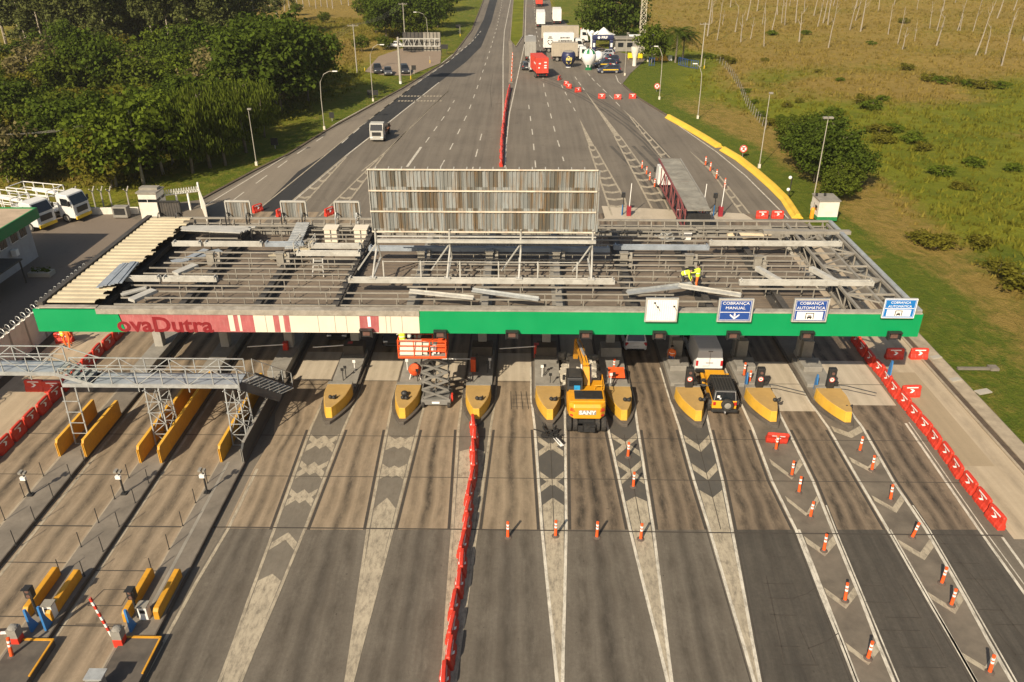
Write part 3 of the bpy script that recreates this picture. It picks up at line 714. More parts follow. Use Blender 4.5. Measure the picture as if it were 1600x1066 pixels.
while x < XR-0.3:
    mb.bar((x, BY, ZB+0.2), (x, BY, ZT), 0.07, 0.1); mb.bar((x, BY-0.45, ZT-0.5), (x, BY, ZT), 0.05); mb.bar((x, BY-0.45, ZB+0.1), (x, BY-0.45, ZT-0.5), 0.06); x += 1.02
cp('back_frame', mb, M_PURL)
# ceiling deck seen through the missing roof
DZ = ZB+0.35
mb = MB(); mb.box(((-29+19.75)/2, (FY+BY)/2+0.1, DZ), (48.7, BY-FY-0.9, 0.06))
n = 0; yy = FY+0.9
while yy < BY-0.8:
    mb.box(((-29+19.6)/2, yy, DZ+0.045), (48.3, 0.07, 0.03)); yy += 0.62
deck = cp('ceiling_deck', mb, M_DECK)
# rafters over each island line; width and dark colour include their shadow bands
RX = LEFT_X+ISL_X
random.seed(3)
for i, x in enumerate(RX):
    mb = MB(); xx = x+0.55
    mb.box((xx, (FY+BY)/2+0.1, DZ+0.46), (0.10, BY-FY-1.0, 0.40)); mb.box((xx, (FY+BY)/2+0.1, DZ+0.67), (0.42, BY-FY-1.0, 0.03)); mb.box((xx, (FY+BY)/2+0.1, DZ+0.07), (0.8, BY-FY-1.0, 0.03))
    if i in (5, 6): mb.box((xx+.02, 54.2, DZ+0.76), (0.42, 7.5, 0.14))
    cp('rafter', mb, M_RAFT if i not in (4, 5, 6) else M_GREY)
# purlins with their little posts
PZ = DZ+1.0; BEAM_A, BEAM_B = 47.3, 53.6
for k in range(16):
    y = FY+1.05+0.95*k
    if abs(y-BEAM_A) < 0.4 or abs(y-BEAM_B) < 0.4: continue
    segs = []
    if y < 46.5: segs = [(-25.2, -11.5), (-11.2, 9.5), (9.6, 19.3)]
    elif y < 50.5: segs = [(-25.4, -11.6), (-7.5, -3.4), (-3.2, 10.2), (10.3, 19.3)]
    elif y < 53: segs = [(-24.8, -16.9), (-16.7, -11.6), (-7.2, 6.1), (6.2, 19.4)]
    elif y < 56.5: segs = [(-24.3, -21.2), (-16.6, -11.7), (-7, 4.5), (4.8, 19.4)]
    else: segs = [(-22, -11.7), (-11.5, -7.4), (-7, 6.2), (6.4, 13.0), (13.2, 19.0)]
    for x0, x1 in segs:
        if y < 45.2 and x0 > 9: x0, x1 = (9.6, 12.0)
        elif y < 46.6 and x0 > 9: continue
        mb = MB(); z0 = PZ+random.uniform(-0.03, 0.03); s0 = random.uniform(-0.06, 0.06)
        mb.bar((x0, y, z0), (x1, y+s0, z0), 0.07, 0.09)
        p = x0+random.uniform(0.2, 1.4)
        while p < x1: mb.bar((p, y, DZ+0.05), (p, y, z0), 0.055, 0.07); p += 2.33
        cp('purlin', mb, M_PURL)
# white gutter beams across the roof
def beam(x0, x1, y, m=None, w=0.34, h=0.24, z=None):
    mb = MB(); z = z or PZ+0.22
    mb.box(((x0+x1)/2, y, z), (x1-x0, w, h)); mb.box(((x0+x1)/2, y-w/2+0.03, z+h/2+0.04), (x1-x0, 0.06, 0.08)); mb.box(((x0+x1)/2, y+w/2-0.03, z+h/2+0.04), (x1-x0, 0.06, 0.08))
    for s in (x0+0.15, x1-0.15): mb.box((s, y, z+h/2+0.08), (0.08, w+0.08, 0.16))
    return cp('gutter_beam', mb, m or M_WBEAM, bevel=0.012)
beam(-25.9, -23.6, BEAM_A); beam(-23.45, -19.9, BEAM_A); beam(-11.35, 5.9, BEAM_A); beam(13.9, 22.5, BEAM_A)
beam(-25.3, -23.2, BEAM_B); beam(-23.0, -18.8, BEAM_B); beam(-15.9, -11.4, BEAM_B-1.7); beam(-15.2, -11.6, BEAM_B-0.3); beam(13.4, 22.9, BEAM_B+0.7)
beam(-18.6, -15.8, BEAM_B, M_BLUEST); beam(-11.0, 6.1, BEAM_B-0.7, M_BLUEST); beam(6.4, 13.2, BEAM_B-0.2, M_BLUEST)
for x in (-21.3, -23.0): pass
for xs, y0 in ((16.6, 48.6), (20.2, 48.6)):
    mb = MB(); mb.bar((xs, 47.6, PZ+0.2), (xs-0.9, y0+1.2, PZ+0.2), 0.34, 0.3); cp('gutter_beam', mb, M_WBEAM)
for x, y in ((-24.1, 44.4), (-23.0, 48.6)):
    mb = MB(); mb.bar((x-0.2, y, PZ+0.05), (x+0.6, y+1.5, PZ+0.05), 0.6, 0.2); cp('gutter_beam', mb, M_WBEAM)
# hanger brackets standing on the rafters
for x, y in ((-21.9, 51.6), (-17.0, 51.6), (-7.2, 52.2), (-2.4, 52.2), (2.3, 52.2), (7.0, 52.0), (11.5, 51.7), (16.2, 51.5)):
    mb = MB(); mb.box((x, y, DZ+0.9), (0.5, 0.3, 0.9)); mb.box((x, y, DZ+1.38), (0.62, 0.42, 0.08)); mb.bar((x+0.5, y, DZ+0.3), (x+0.5, y+0.3, DZ+1.3), 0.22); mb.bar((x, y, DZ+.7), (x+.5, y+.15, DZ+.8), .1); cp('bracket', mb, M_PURL)
# open truss at the right end
mb = MB()
for x in (20.3, 22.0, 23.4): mb.bar((x, FY+.5, ZT-0.1), (x, BY-.3, ZT-0.1), 0.16, 0.16)
for x in (20.3, 23.4): mb.bar((x, FY+.5, DZ+0.1), (x, BY-.3, DZ+0.1), 0.16, 0.16)
yy = FY+0.7; k = 0
while yy < BY-0.5:
    mb.bar((20.3, yy, ZT-0.1), (23.4, yy, ZT-0.1), 0.11); mb.bar((20.3, yy, DZ+.1), (20.3, yy, ZT-.1), 0.09); mb.bar((23.4, yy, DZ+.1), (23.4, yy, ZT-.1), 0.09)
    if yy+2.3 < BY:
        a, b = (20.3, 23.4) if k % 2 else (23.4, 20.3)
        mb.bar((a, yy, ZT-.1), (b, yy+2.3, ZT-.1), 0.09); mb.bar((20.3, yy, DZ+.1), (20.3, yy+2.3, ZT-.1), 0.07); mb.bar((23.4, yy, ZT-.1), (23.4, yy+2.3, DZ+.1), 0.07)
        mb.bar((20.3, yy, DZ+.1), (23.4, yy+2.3, DZ+.1), 0.08)
    yy += 2.3; k += 1
mb.box((21.2, 56.9, ZT+0.0), (6.5, 0.45, 0.25))
cp('end_truss', mb, M_PURL)
# last cream corrugated sheets on the left
mb = MB(); y = FY+0.6; k = 0; random.seed(8)
while y < BY-0.6:
    xr = -25.95+random.uniform(-0.28, 0.22); z0 = ZT+0.12; w_ = 0.60
    pr = [(y, z0), (y+0.12, z0+0.055), (y+0.34, z0+0.055), (y+0.46, z0), (y+w_, z0)]
    n0 = len(mb.v); vs = [(XL+0.3, p[0], p[1]) for p in pr]+[(xr, p[0], p[1]) for p in pr]+[(XL+0.3, p[0], p[1]-0.03) for p in pr]+[(xr, p[0], p[1]-0.03) for p in pr]
    fs = [(i, 5+i, 6+i, i+1) for i in range(4)]+[(10+i, 11+i, 16+i, 15+i) for i in range(4)]+[(5+i, 15+i, 16+i, 6+i) for i in range(4)]
    mb.add(vs, fs); y += w_; k += 1
cp('roof_sheets', mb, M_CREAM)
# lane signal boxes in the lower edge of the fascia
for x, y in ((573, 516.5), (688, 518.5), (800, 519), (915, 519.5), (1029.5, 520), (1145, 520), (1260, 520), (1396, 520.5)):
    a = V(x, y, FY); mb = MB(); wd = 0.78
    mb.m(0).box((a.x, FY-0.06, a.z-0.10), (wd, 0.22, 0.50)); mb.m(1).box((a.x, FY-0.18, a.z-0.08), (0.42, 0.03, 0.34)); mb.m(0).box((a.x, FY-0.24, a.z+0.17), (wd, 0.30, 0.05))
    mb.box((a.x-wd/2+0.03, FY-0.2, a.z-0.1), (0.05, 0.2, 0.5)); mb.box((a.x+wd/2-0.03, FY-0.2, a.z-0.1), (0.05, 0.2, 0.5))
    cp('lane_signal', mb, [M_DARK, mat('dull signal lens', (0.13, 0.07, 0.055), 0.3, 0.2, 3)])
# pillars
for i, x in enumerate(RX):
    mb = MB(); mb.box((x, 51.6, (DZ)/2), (0.62, 0.62, DZ)); mb.box((x, 51.6, 0.35), (0.8, 0.8, 0.4), tx=0.9, ty=0.9); cp('pillar', mb, M_PILLAR, bevel=0.04)
    mb = MB(); mb.box((x, 57.6, DZ/2), (0.62, 0.62, DZ)); cp('pillar', mb, M_PILLAR)
# ---------------------------------------------------------------- what stands or lies on the canopy
def corr_mat():
    m, t, b = nodes_of('weathered galvanised cladding', 0.5, 0.15, 0.4); v = objc(t)
    s = nd(t, 'ShaderNodeSeparateXYZ'); t.links.new(v, s.inputs[0])
    def cell(f, seed):
        fl = math_n(t, 'FLOOR', math_n(t, 'MULTIPLY', s.outputs[0], f)); fz = math_n(t, 'FLOOR', math_n(t, 'MULTIPLY', s.outputs[2], 0.72))
        n = nd(t, 'ShaderNodeTexWhiteNoise', noise_dimensions='2D'); c = nd(t, 'ShaderNodeCombineXYZ'); t.links.new(fl, c.inputs[0]); c.inputs[2].default_value = seed
        t.links.new(math_n(t, 'ADD', fz, seed), c.inputs[1]); t.links.new(c.outputs[0], n.inputs[0]); return n.outputs[0]
    col = mixc(t, mrange(t, cell(3.1, 0.0), .2, .8, 0, 1), (0.095, 0.088, 0.070), (0.29, 0.30, 0.285))
    col = mixc(t, mrange(t, cell(2.1, 3.0), 0.6, 1.0, 0, 0.5), col, (0.33, 0.36, 0.36))
    st = noise_n(t, mapping(t, v, (2.6, 1, 0.20)), 1.7, 5, 0.7)
    col = mixc(t, mrange(t, st, 0.47, 0.68, 0, 0.8), col, (0.22, 0.125, 0.045))
    st2 = noise_n(t, mapping(t, v, (9, 1, 0.5)), 1.5, 5, 0.8); col = mixc(t, mrange(t, st2, 0.45, 0.75, 0, 0.45), col, (0.10, 0.09, 0.075))
    t.links.new(col, b.inputs['Base Color']); return m
M_CORR = corr_mat()
BBY = 49.0
bl, br_ = V(574, 264, BBY), V(934, 266, BBY); zt = (bl.z+br_.z)/2; zb = V(760, 362, BBY).z; bx0, bx1 = bl.x, br_.x
bb = thing('billboard', 'huge weathered corrugated billboard seen from behind, standing on the middle of the stripped canopy', 'billboard', ((bx0+bx1)/2, 47.3, PZ+0.4))
bo = Vector(bb.location)
def corrugated(x0, x1, z0, z1, y, pitch=0.24, dep=0.05, th=0.02):
    mb = MB(); pts = []; x = x0
    while x < x1-0.01:
        pts += [(x, y), (x+pitch*.3, y), (x+pitch*.45, y-dep), (x+pitch*.85, y-dep)]; x += pitch
    pts.append((x1, y)); n = len(pts)
    vs = [(p[0], p[1], z0) for p in pts]+[(p[0], p[1], z1) for p in pts]+[(p[0], p[1]+th, z0) for p in pts]+[(p[0], p[1]+th, z1) for p in pts]
    fs = []
    for i in range(n-1): fs += [(i, i+1, n+i+1, n+i), (2*n+i+1, 2*n+i, 3*n+i, 3*n+i+1), (n+i, n+i+1, 3*n+i+1, 3*n+i), (i+1, i, 2*n+i, 2*n+i+1)]
    return mb.add(vs, fs)
for k in range(3):
    h = (zt-zb)/3; o = cp('cladding_sheet', corrugated(bx0, bx1, zb+h*k+0.02, zb+h*(k+1)-0.02, BBY), M_CORR, bb, bo)
for k in range(4):
    mb = MB(); z = zb+(zt-zb)/3*k; mb.bar((bx0-0.03, BBY-0.10, z), (bx1+0.03, BBY-0.10, z), 0.07, 0.085); cp('rail', mb, mat('cream rail paint', (0.60, 0.53, 0.42), 0.6, 0.15, 1, dirt=0.5, dcol=(0.32, 0.14, 0.05)), bb, bo)
mb = MB(); mb.bar((bx0, BBY-.06, zb), (bx0, BBY-.03, zt), 0.04, 0.06); mb.bar((bx1, BBY-.06, zb), (bx1, BBY-.03, zt), 0.04, 0.06)
x = bx0+0.5
while x < bx1: mb.bar((x, BBY-0.1, zt+0.03), (x, BBY+0.25, zt+0.08), 0.05); x += 0.82
cp('edge_frame', mb, M_WBEAM, bb, bo)
mb = MB()
for x in (584, 700, 812, 925):
    f = V(x, 437, 47.3); a = f.x; z0 = PZ+0.42
    mb = MB(); mb.tube([(a-0.05, 47.3, z0), (a, 47.9, z0+0.7), (a+0.05, 48.75, z0+1.35), (a+0.05, BBY-0.25, z0+1.9), (a+0.05, BBY-0.16, zb+0.05)], 0.065, 8)
    mb.box((a-0.05, 47.3, z0), (0.42, 0.42, 0.08)); mb.bar((a-0.05, 47.5, z0), (a-0.05, 50.5, z0+0.1), 0.12); mb.bar((a, 50.4, z0+0.1), (a+0.05, BBY-.2, zb+0.2), 0.09); mb.bar((a-1.2, 48.3, z0+0.1), (a+0.0, 48.9, z0+1.7), 0.07)
    cp('leg', mb, M_WBEAM, bb, bo)
mb = MB(); z0 = PZ+0.42
for y, x0, x1, z, w in ((BBY-0.35, 590, 931, V(750, 377, BBY-.35).z, 0.30), (BBY-0.2, 590, 931, V(750, 370, BBY-.2).z, 0.12), (BBY+1.2, 590, 925, zb-0.5, 0.12)):
    mb.bar((V(x0, 377, y).x, y, z), (V(x1, 377, y).x, y, z), w, w*0.6)
cp('walkway_beam', mb, M_WBEAM, bb, bo)
for x in (600, 658, 719, 779, 840, 901):
    f = V(x, 437, 47.6); mb = MB(); mb.bar((f.x, 47.65, z0-.2), (f.x, 47.75, z0+1.0), 0.08); cp('guard_post', mb, M_WBEAM, bb, bo)
mb = MB(); mb.bar((V(600, 437, 47.6).x, 47.75, z0+0.95), (V(901, 437, 47.6).x, 47.75, z0+.95), 0.04); cp('guard_rail', mb, M_WBEAM, bb, bo)
# lane signs on the front edge
def lane_sign(x0, x1, y0, y1, kind, label, frame=True):
    Y = FY-0.30; a = V((x0+x1)/2, (y0+y1)/2, Y); wd = V(x1, 485, Y).x-V(x0, 485, Y).x; ht = V(1000, y0, Y).z-V(1000, y1, Y).z
    t = thing('lane_sign', label, 'sign', (a.x, Y, a.z-ht/2)); c = Vector((0, 0, ht/2))
    mf = MB(); mf.box((0, 0.05, ht/2), (wd, 0.10, ht))
    mf.box((-wd*.3, 0.25, ht*.45), (0.08, 0.5, 0.10)); mf.box((wd*.3, 0.25, ht*.45), (0.08, 0.5, 0.10)); mf.build('back_box', M_GALV, t)
    fr = MB(); b = 0.09 if frame else 0.035
    for q, d in (((0, -.01, b/2), (wd, .06, b)), ((0, -.01, ht-b/2), (wd, .06, b)), ((-wd/2+b/2, -.01, ht/2), (b, .06, ht-2*b)), ((wd/2-b/2, -.01, ht/2), (b, .06, ht-2*b))): fr.box(q, d)
    fr.build('frame', M_WBEAM if frame else M_REFL, t)
    if kind == 'blank':
        pn = corrugated(-wd/2+b, wd/2-b, b, ht-b, -0.004, 0.13, 0.012, 0.01).build('panel', M_WHT, t)
        for p in ((-.22, .62), (-.12, .45), (.38, .48)):
            m = MB(); m.box((p[0]*wd, -.03, p[1]*ht+.18*ht), (0.10, 0.03, 0.10)); m.bar((p[0]*wd, -.03, p[1]*ht+.2*ht), (p[0]*wd+.15, -.03, p[1]*ht-.0*ht), 0.025); m.build('torn_fixing', M_DARK, t)
        return t
    blue = M_CYAN if not frame else M_BLUE
    m = MB(); m.box((0, -0.006, ht/2), (wd-2*b, 0.016, ht-2*b)); pn = m.build('panel', blue, t)
    m = MB(); e = b+0.05
    for q, d in (((0, -.016, e), (wd-2*e, .008, .016)), ((0, -.016, ht-e), (wd-2*e, .008, .016)), ((-wd/2+e, -.016, ht/2), (.016, .008, ht-2*e-.03)), ((wd/2-e, -.016, ht/2), (.016, .008, ht-2*e-.03)), ((0, -.016, ht*.50 if kind == 'auto' else ht*.42), (wd-2*e-.03, .008, .035))): m.box(q, d)
    m.build('border', M_REFL, pn)
    m = MB()
    for s, z in (('COBRANÇA', ht*.80), ('MANUAL' if kind == 'manual' else 'AUTOMÁTICA', ht*.60)):
        vs, fs = text_mesh(s, ht*.165, 0.004, 0.0, sx=1.15 if kind == 'manual' else 1.02); m.add(vs, fs, upright((0, -0.018, z)))
    m.build('lettering', M_REFL, pn)
    if kind == 'manual':
        m = MB(); z = ht*.24; m.box((0, -.018, z+.10), (.09, .01, .2)); m.add([(-.28, -.022, z+.05), (0, -.022, z-.19), (.28, -.022, z+.05), (.28, -.022, z+.16), (0, -.022, z-.06), (-.28, -.022, z+.16)], [(0, 1, 4, 5), (1, 2, 3, 4)]); m.build('arrow', M_REFL, pn)
    else:
        m = MB(); m.box((0, -.016, ht*.27), (wd*.74, .010, ht*.34)); f = m.build('white_field', M_REFL, pn)
        m = MB(); z = ht*.25; u = ht*.15
        for q, d in (((-u, -.024, z), (.045, .006, u*1.7)), ((u, -.024, z), (.045, .006, u*1.7)), ((0, -.024, z+u*.85), (2*u+.045, .006, .045)), ((0, -.024, z-u*.35), (u*1.2, .006, u*.5)), ((0, -.024, z+u*.1), (u*.8, .006, u*.25)), ((-u*.4, -.024, z-u*.7), (u*.25, .006, u*.25)), ((u*.4, -.024, z-u*.7), (u*.25, .006, u*.25))): m.box(q, d)
        m.build('car_symbol', M_DARK, pn)
    return t
lane_sign(1008, 1059, 466, 503, 'blank', 'blank white ribbed lane sign with torn-off fixings on the green front of the canopy')
lane_sign(1121.5, 1176, 467, 503, 'manual', 'blue lane sign reading COBRANÇA MANUAL with a white down arrow, on the canopy front')
lane_sign(1239, 1294, 467, 503, 'auto', 'dark blue COBRANÇA AUTOMÁTICA sign in a thick grey frame')
lane_sign(1380, 1431, 467, 497, 'auto', 'bright blue COBRANÇA AUTOMÁTICA sign with thin white rim at the right canopy corner', False)
# backs of the signs over the far edge
for (x0, x1, y0, y1), m, lab in (((252, 285, 317, 341), M_RAFT, 'dark brown lane sign back at the far left canopy corner, beside the guard house'),
    ((356, 394, 316, 341), M_GALV, 'ribbed grey lane sign back on the far canopy edge, next to the dark brown'),
    ((442, 480, 316, 341), M_GALV, 'ribbed grey lane sign back at the head of the loose sloping corrugated sheet'),
    ((525, 563, 316, 341), M_GALV, 'ribbed grey sign back beside the billboard, above the two white boxes')):
    Y = BY+0.45; a = V((x0+x1)/2, y1, Y); wd = V(x1, y1, Y).x-V(x0, y1, Y).x; ht = V(700, y0, Y).z-a.z
    t = thing('lane_sign', lab, 'sign', (a.x, Y, a.z), group=None)
    corrugated(-wd/2+.05, wd/2-.05, 0, ht, 0, 0.2, 0.03).build('panel', M_CORR if m is M_GALV else m, t)
    mb = MB()
    for s in (-1, 1): mb.bar((s*wd/2, -.03, -.05), (s*wd/2, -.03, ht), 0.09, 0.14)
    mb.bar((-wd/2, -.03, ht), (wd/2, -.03, ht), 0.12, 0.14); mb.build('frame', M_WBEAM if m is M_GALV else M_DARK, t)
    mb = MB()
    for s in (-1, 1): mb.tube([(s*wd*.42, -.9, -.35), (s*wd*.42, -.9, .25), (s*wd*.42, -.6, .62), (s*wd*.42, -.1, .45), (s*wd*.42, -.05, .2)], 0.05, 6); mb.bar((s*wd*.42, -.05, 0.1), (s*wd*.42, -.45, -.35), 0.07)
    mb.build('bracket', M_DARK if x0 < 500 else M_GALV, t)
# loose material on the roof
def slab_pile(name, label, cat, items, m, grp=None):
    """items: (x0,y0,x1,y1,width,height,z)"""
    mb = MB(); c = Vector((items[0][0], items[0][1], items[0][6]))
    for x0, y0, x1, y1, wd, ht, z in items: mb.bar((x0, y0, z), (x1, y1, z+random.uniform(-.03, .03)), wd, ht)
    o = mb.shift(c).build(name, m); o.location = c; tag(o, label, cat, grp); return o
def R(px, py, z): p = G(px, py, z); return (p.x, p.y)
zr = PZ+0.12; random.seed(12)
its = []
for k in range(7):
    a = R(288+random.uniform(-4, 10), 354+k*2.4, zr); b = R(396-k*3+random.uniform(-6, 8), 355+k*2.9, zr); its.append((a[0], a[1], b[0], b[1], 0.34, 0.07, zr+0.02+0.075*k))
slab_pile('sheet_pile', 'heap of long white roof flashings lying at the far left of the canopy roof', 'metal sheets', its, M_WBEAM)
its = []
for k in range(7):
    a = R(152+k*6, 449-k*1.2, ZT+.35); b = R(190+k*4, 412-k*.6, ZT+.35); its.append((a[0], a[1], b[0], b[1], 0.20, 0.05, ZT+0.32+0.02*(k % 3)))
slab_pile('sheet_pile', 'dark gutter strips stacked on the last cream roof sheets', 'metal sheets', its, M_BLUEST)
for (p, q, wd, lab) in (((640, 457), (740, 468), 0.30, 'white metal channel lying on the purlins, left one of the pair behind the green fascia'), ((738, 455), (842, 469), 0.30, 'grey metal channel lying on the purlins, right one of the pair behind the green fascia'),
    ((980, 459), (1082, 446), 0.45, 'grey metal channel lying beside the crouching roof workers, pointing up at them'), ((1060, 448), (1158, 463), 0.42, 'white metal channel lying from the roof workers towards the COBRANÇA MANUAL sign'), ((190, 462), (228, 452), 0.35, 'short white offcut lying at the left end of the purlins')):
    a, b = R(*p, zr), R(*q, zr); slab_pile('metal_channel', lab, 'metal channel', [(a[0], a[1], b[0], b[1], wd, 0.10, zr+0.05), (a[0], a[1]+wd/2, b[0], b[1]+wd/2, 0.04, 0.2, zr+.08)], M_WBEAM if 'white' in lab else M_GALV)
a, b = R(270, 411, zr-.3), R(345, 392, zr-.3)
slab_pile('metal_channel', 'bluish sheet lying askew under the far white beam at the left of the roof', 'metal sheet', [(a[0], a[1], b[0], b[1], 0.8, 0.05, zr-.25), (a[0]+.8, a[1]+.4, b[0]-1, b[1]-.1, 0.5, 0.05, zr-.17)], M_BLUEST)
# corrugated sheet leaning across the purlins
a = G(456, 389, PZ+.1); b = G(474, 348, ZT+.1); mb = MB(); d = (b-a); n = 16
for i in range(n):
    p = a+d*(i/n); q = a+d*((i+.55)/n); mb.box(((p.x+q.x)/2, (p.y+q.y)/2, (p.z+q.z)/2+0.05), (1.0, (q.y-p.y), 0.07))
mb.bar(a, b, 1.02, 0.03); o = mb.shift(a).build('roof_sheet', M_GALV); o.location = a; tag(o, 'loose grey corrugated sheet sloping from the far canopy edge onto the purlins', 'metal sheet')
for x, lab in ((518.5, 'white roof box on the far canopy edge, left one of the pair'), (565, 'white roof box on the far canopy edge, right one of the pair')):
    a = V(x, 372, 57.3); t = thing('roof_box', lab, 'roof box', (a.x, 57.5, DZ+0.05), group=None); mb = MB(); mb.box((0, 0, 0.55), (1.0, 1.0, 1.05), tx=0.96, ty=0.9); mb.build('housing', M_WHITE, t, bevel=0.04)
    mb = MB(); mb.box((0, 0.0, 1.10), (1.08, 1.05, 0.06)); mb.build('lid', M_WHITE, t)
    mb = MB(); mb.box((0, -0.53, 0.6), (0.05, 0.03, 0.9)); mb.build('seam', M_GREY, t)
# step ladder and little scaffold
a = G(497, 433, DZ+.1); t = thing('ladder', 'white step ladder standing in the open roof bay left of the billboard', 'ladder', a)
for s in (-1, 1): mb = MB(); mb.bar((s*.38, 0, 0), (s*.30, .55, 1.15), 0.06); mb.build('side_rail', M_WBEAM, t)
for k in range(4): mb = MB(); f = .15+.24*k; mb.box((0, .55*f, 1.15*f), (.72, .12, .04)); mb.build('rung', M_WBEAM, t)
a = G(474, 410, DZ+.1); t = thing('scaffold', 'small white platform scaffold cluttered with scrap on the roof, behind the step ladder', 'scaffold', a)
for sx in (-.55, .55):
    for sy in (0, 1.9): mb = MB(); mb.bar((sx, sy, 0), (sx, sy, 1.5), 0.06); mb.build('post', M_WBEAM, t)
mb = MB(); mb.box((0, .95, .95), (1.2, 2.0, .05)); mb.build('platform', M_CREAM, t)
for sx in (-.55, .55): mb = MB(); mb.bar((sx, 0, 1.45), (sx, 1.9, 1.45), .05); mb.bar((sx, 0, 1.2), (sx, 1.9, 1.2), .04); mb.build('guard_rail', M_WBEAM, t)
random.seed(4)
mb = MB()
for k in range(26): p = (random.uniform(-.45, .8), random.uniform(.2, 1.8)); mb.box((p[0], p[1], 1.02+random.random()*.1), (random.uniform(.1, .4), random.uniform(.05, .2), .06), random.uniform(0, 3))
o = mb.build('scrap_heap', M_PURL); o.location = a; tag(o, 'scrap metal bits lying on the small roof scaffold', 'scrap')
a = G(1048, 374, DZ+.1); mb = MB()
mb.box((0, 0, .03), (1.5, .9, .05))
for k in range(60): p = (max(-1, min(.8, random.gauss(0, .6))), random.gauss(0, .35)); mb.m(k % 2).bar((p[0], p[1], .05+random.random()*.3), (p[0]+random.uniform(-.5, .5), p[1]+random.uniform(-.3, .3), .05+random.random()*.5), .06)
o = mb.build('scrap_heap', [M_GALV, M_WBEAM], fix=True); o.location = a; tag(o, 'shiny tangle of scrap beside a white bin on the far right of the roof', 'scrap')
mb = MB(); mb.box((0, 0, .28), (.5, .4, .5), tx=1.1, ty=1.1); mb.box((0, 0, .55), (.6, .5, .05)); o = mb.build('bin', M_WHT); o.location = a+Vector((1.25, 0, 0)); tag(o, 'white bin beside the shiny tangle of scrap on the roof', 'bin')
a = G(1170, 372, DZ+.1); mb = MB(); rings = []
for i in range(9):
    t_ = i/8; r = .55*sin(pi*(0.12+0.8*t_))*(1.2 if i == 1 else 1); rings.append([(lerp(-1.7, 1.7, t_), r*cos(q*pi/4)*0.9, .25+r*.45*sin(q*pi/4)+.05*sin(q*3+i)) for q in range(8)])
o = shade(mb.loft(rings).build('tarpaulin_bundle', mat('cream tarpaulin', (.55, .45, .30), .7, .1, 1))); o.location = a; tag(o, 'cream tarpaulin rolled up on the roof near the far right edge', 'tarpaulin')
a = G(436, 405, DZ+.1); mb = MB()
for k in range(5): mb.box((random.uniform(-.5, .5), random.uniform(-.3, .4), .1+.05*k), (random.uniform(.5, .9), random.uniform(.3, .6), .06), random.uniform(0, 3))
o = mb.build('board_offcuts', M_CREAM); o.location = a; tag(o, 'tan board offcuts on the ceiling deck at the left of the roof', 'offcuts')
mb = MB(); pts = [G(x, y, PZ+.1) for x, y in ((1195, 379), (1175, 392), (1140, 398), (1105, 402), (1080, 398), (1225, 392), (1250, 404))]
mb.tube([G(1090, 405, DZ+.5), G(1125, 401, DZ+.4), G(1160, 403, DZ+.4), G(1200, 392, DZ+.5), G(1225, 389, DZ+.4), G(1250, 396, DZ+.5)], .035, 5); o = mb.shift(pts[2]).build('cable', M_DARK); o.location = pts[2]; tag(o, 'black cable looping over the purlins at the right of the roof', 'cable')
# ---------------------------------------------------------------- toll islands
def arc_nose(w, L, back, tip=0.16, n=7):
    """plan outline of an island: straight sides, sides curving in to a blunt point at -L"""
    pts = [(w, back), (w, 0)]
    for k in range(1, n): t = k/n; pts.append((w*(1-t**2.0)+tip*t**2.0, -L*t))
    pts.append((tip, -L)); pts.append((-tip, -L))
    for k in range(n-1, 0, -1): t = k/n; pts.append((-w*(1-t**2.0)-tip*t**2.0, -L*t))
    return pts+[(-w, 0), (-w, back)]
ISL_LAB = ['yellow-nosed toll island farthest left, one small lamp cluster on its wedge', 'yellow-nosed toll island beside the orange scissor lift, two lamps on its wedge',
    'yellow-nosed toll island from which the middle row of red barriers starts', 'yellow-nosed toll island directly left of the yellow excavator',
    'yellow-nosed toll island tucked against the right side of the excavator', 'yellow-nosed toll island between the excavator lane and the yellow off-roader',
    'yellow-nosed toll island right of the yellow off-roader, blue post and cones behind it', 'yellow-nosed toll island farthest right, below the automatic toll sign']
def lamp_cluster(par, x, y, z, big=False):
    mb = MB(); mb.ball((x-.12, y, z+.14), .13, 10, 7); mb.ball((x+.12, y-.06, z+.15), .13, 10, 7); mb.box((x, y+.02, z+.08), (.3, .12, .16)); mb.bar((x+.1, y, z+.1), (x+.28, y+.1, z+.24), .08)
    if big: mb.ball((x-.05, y+.42, z+.2), .24, 12, 8, (1, .8, .8)); mb.box((x-.05, y+.42, z+.08), (.2, .2, .16))
    return mb.build('lamp_cluster', M_DARK, par)
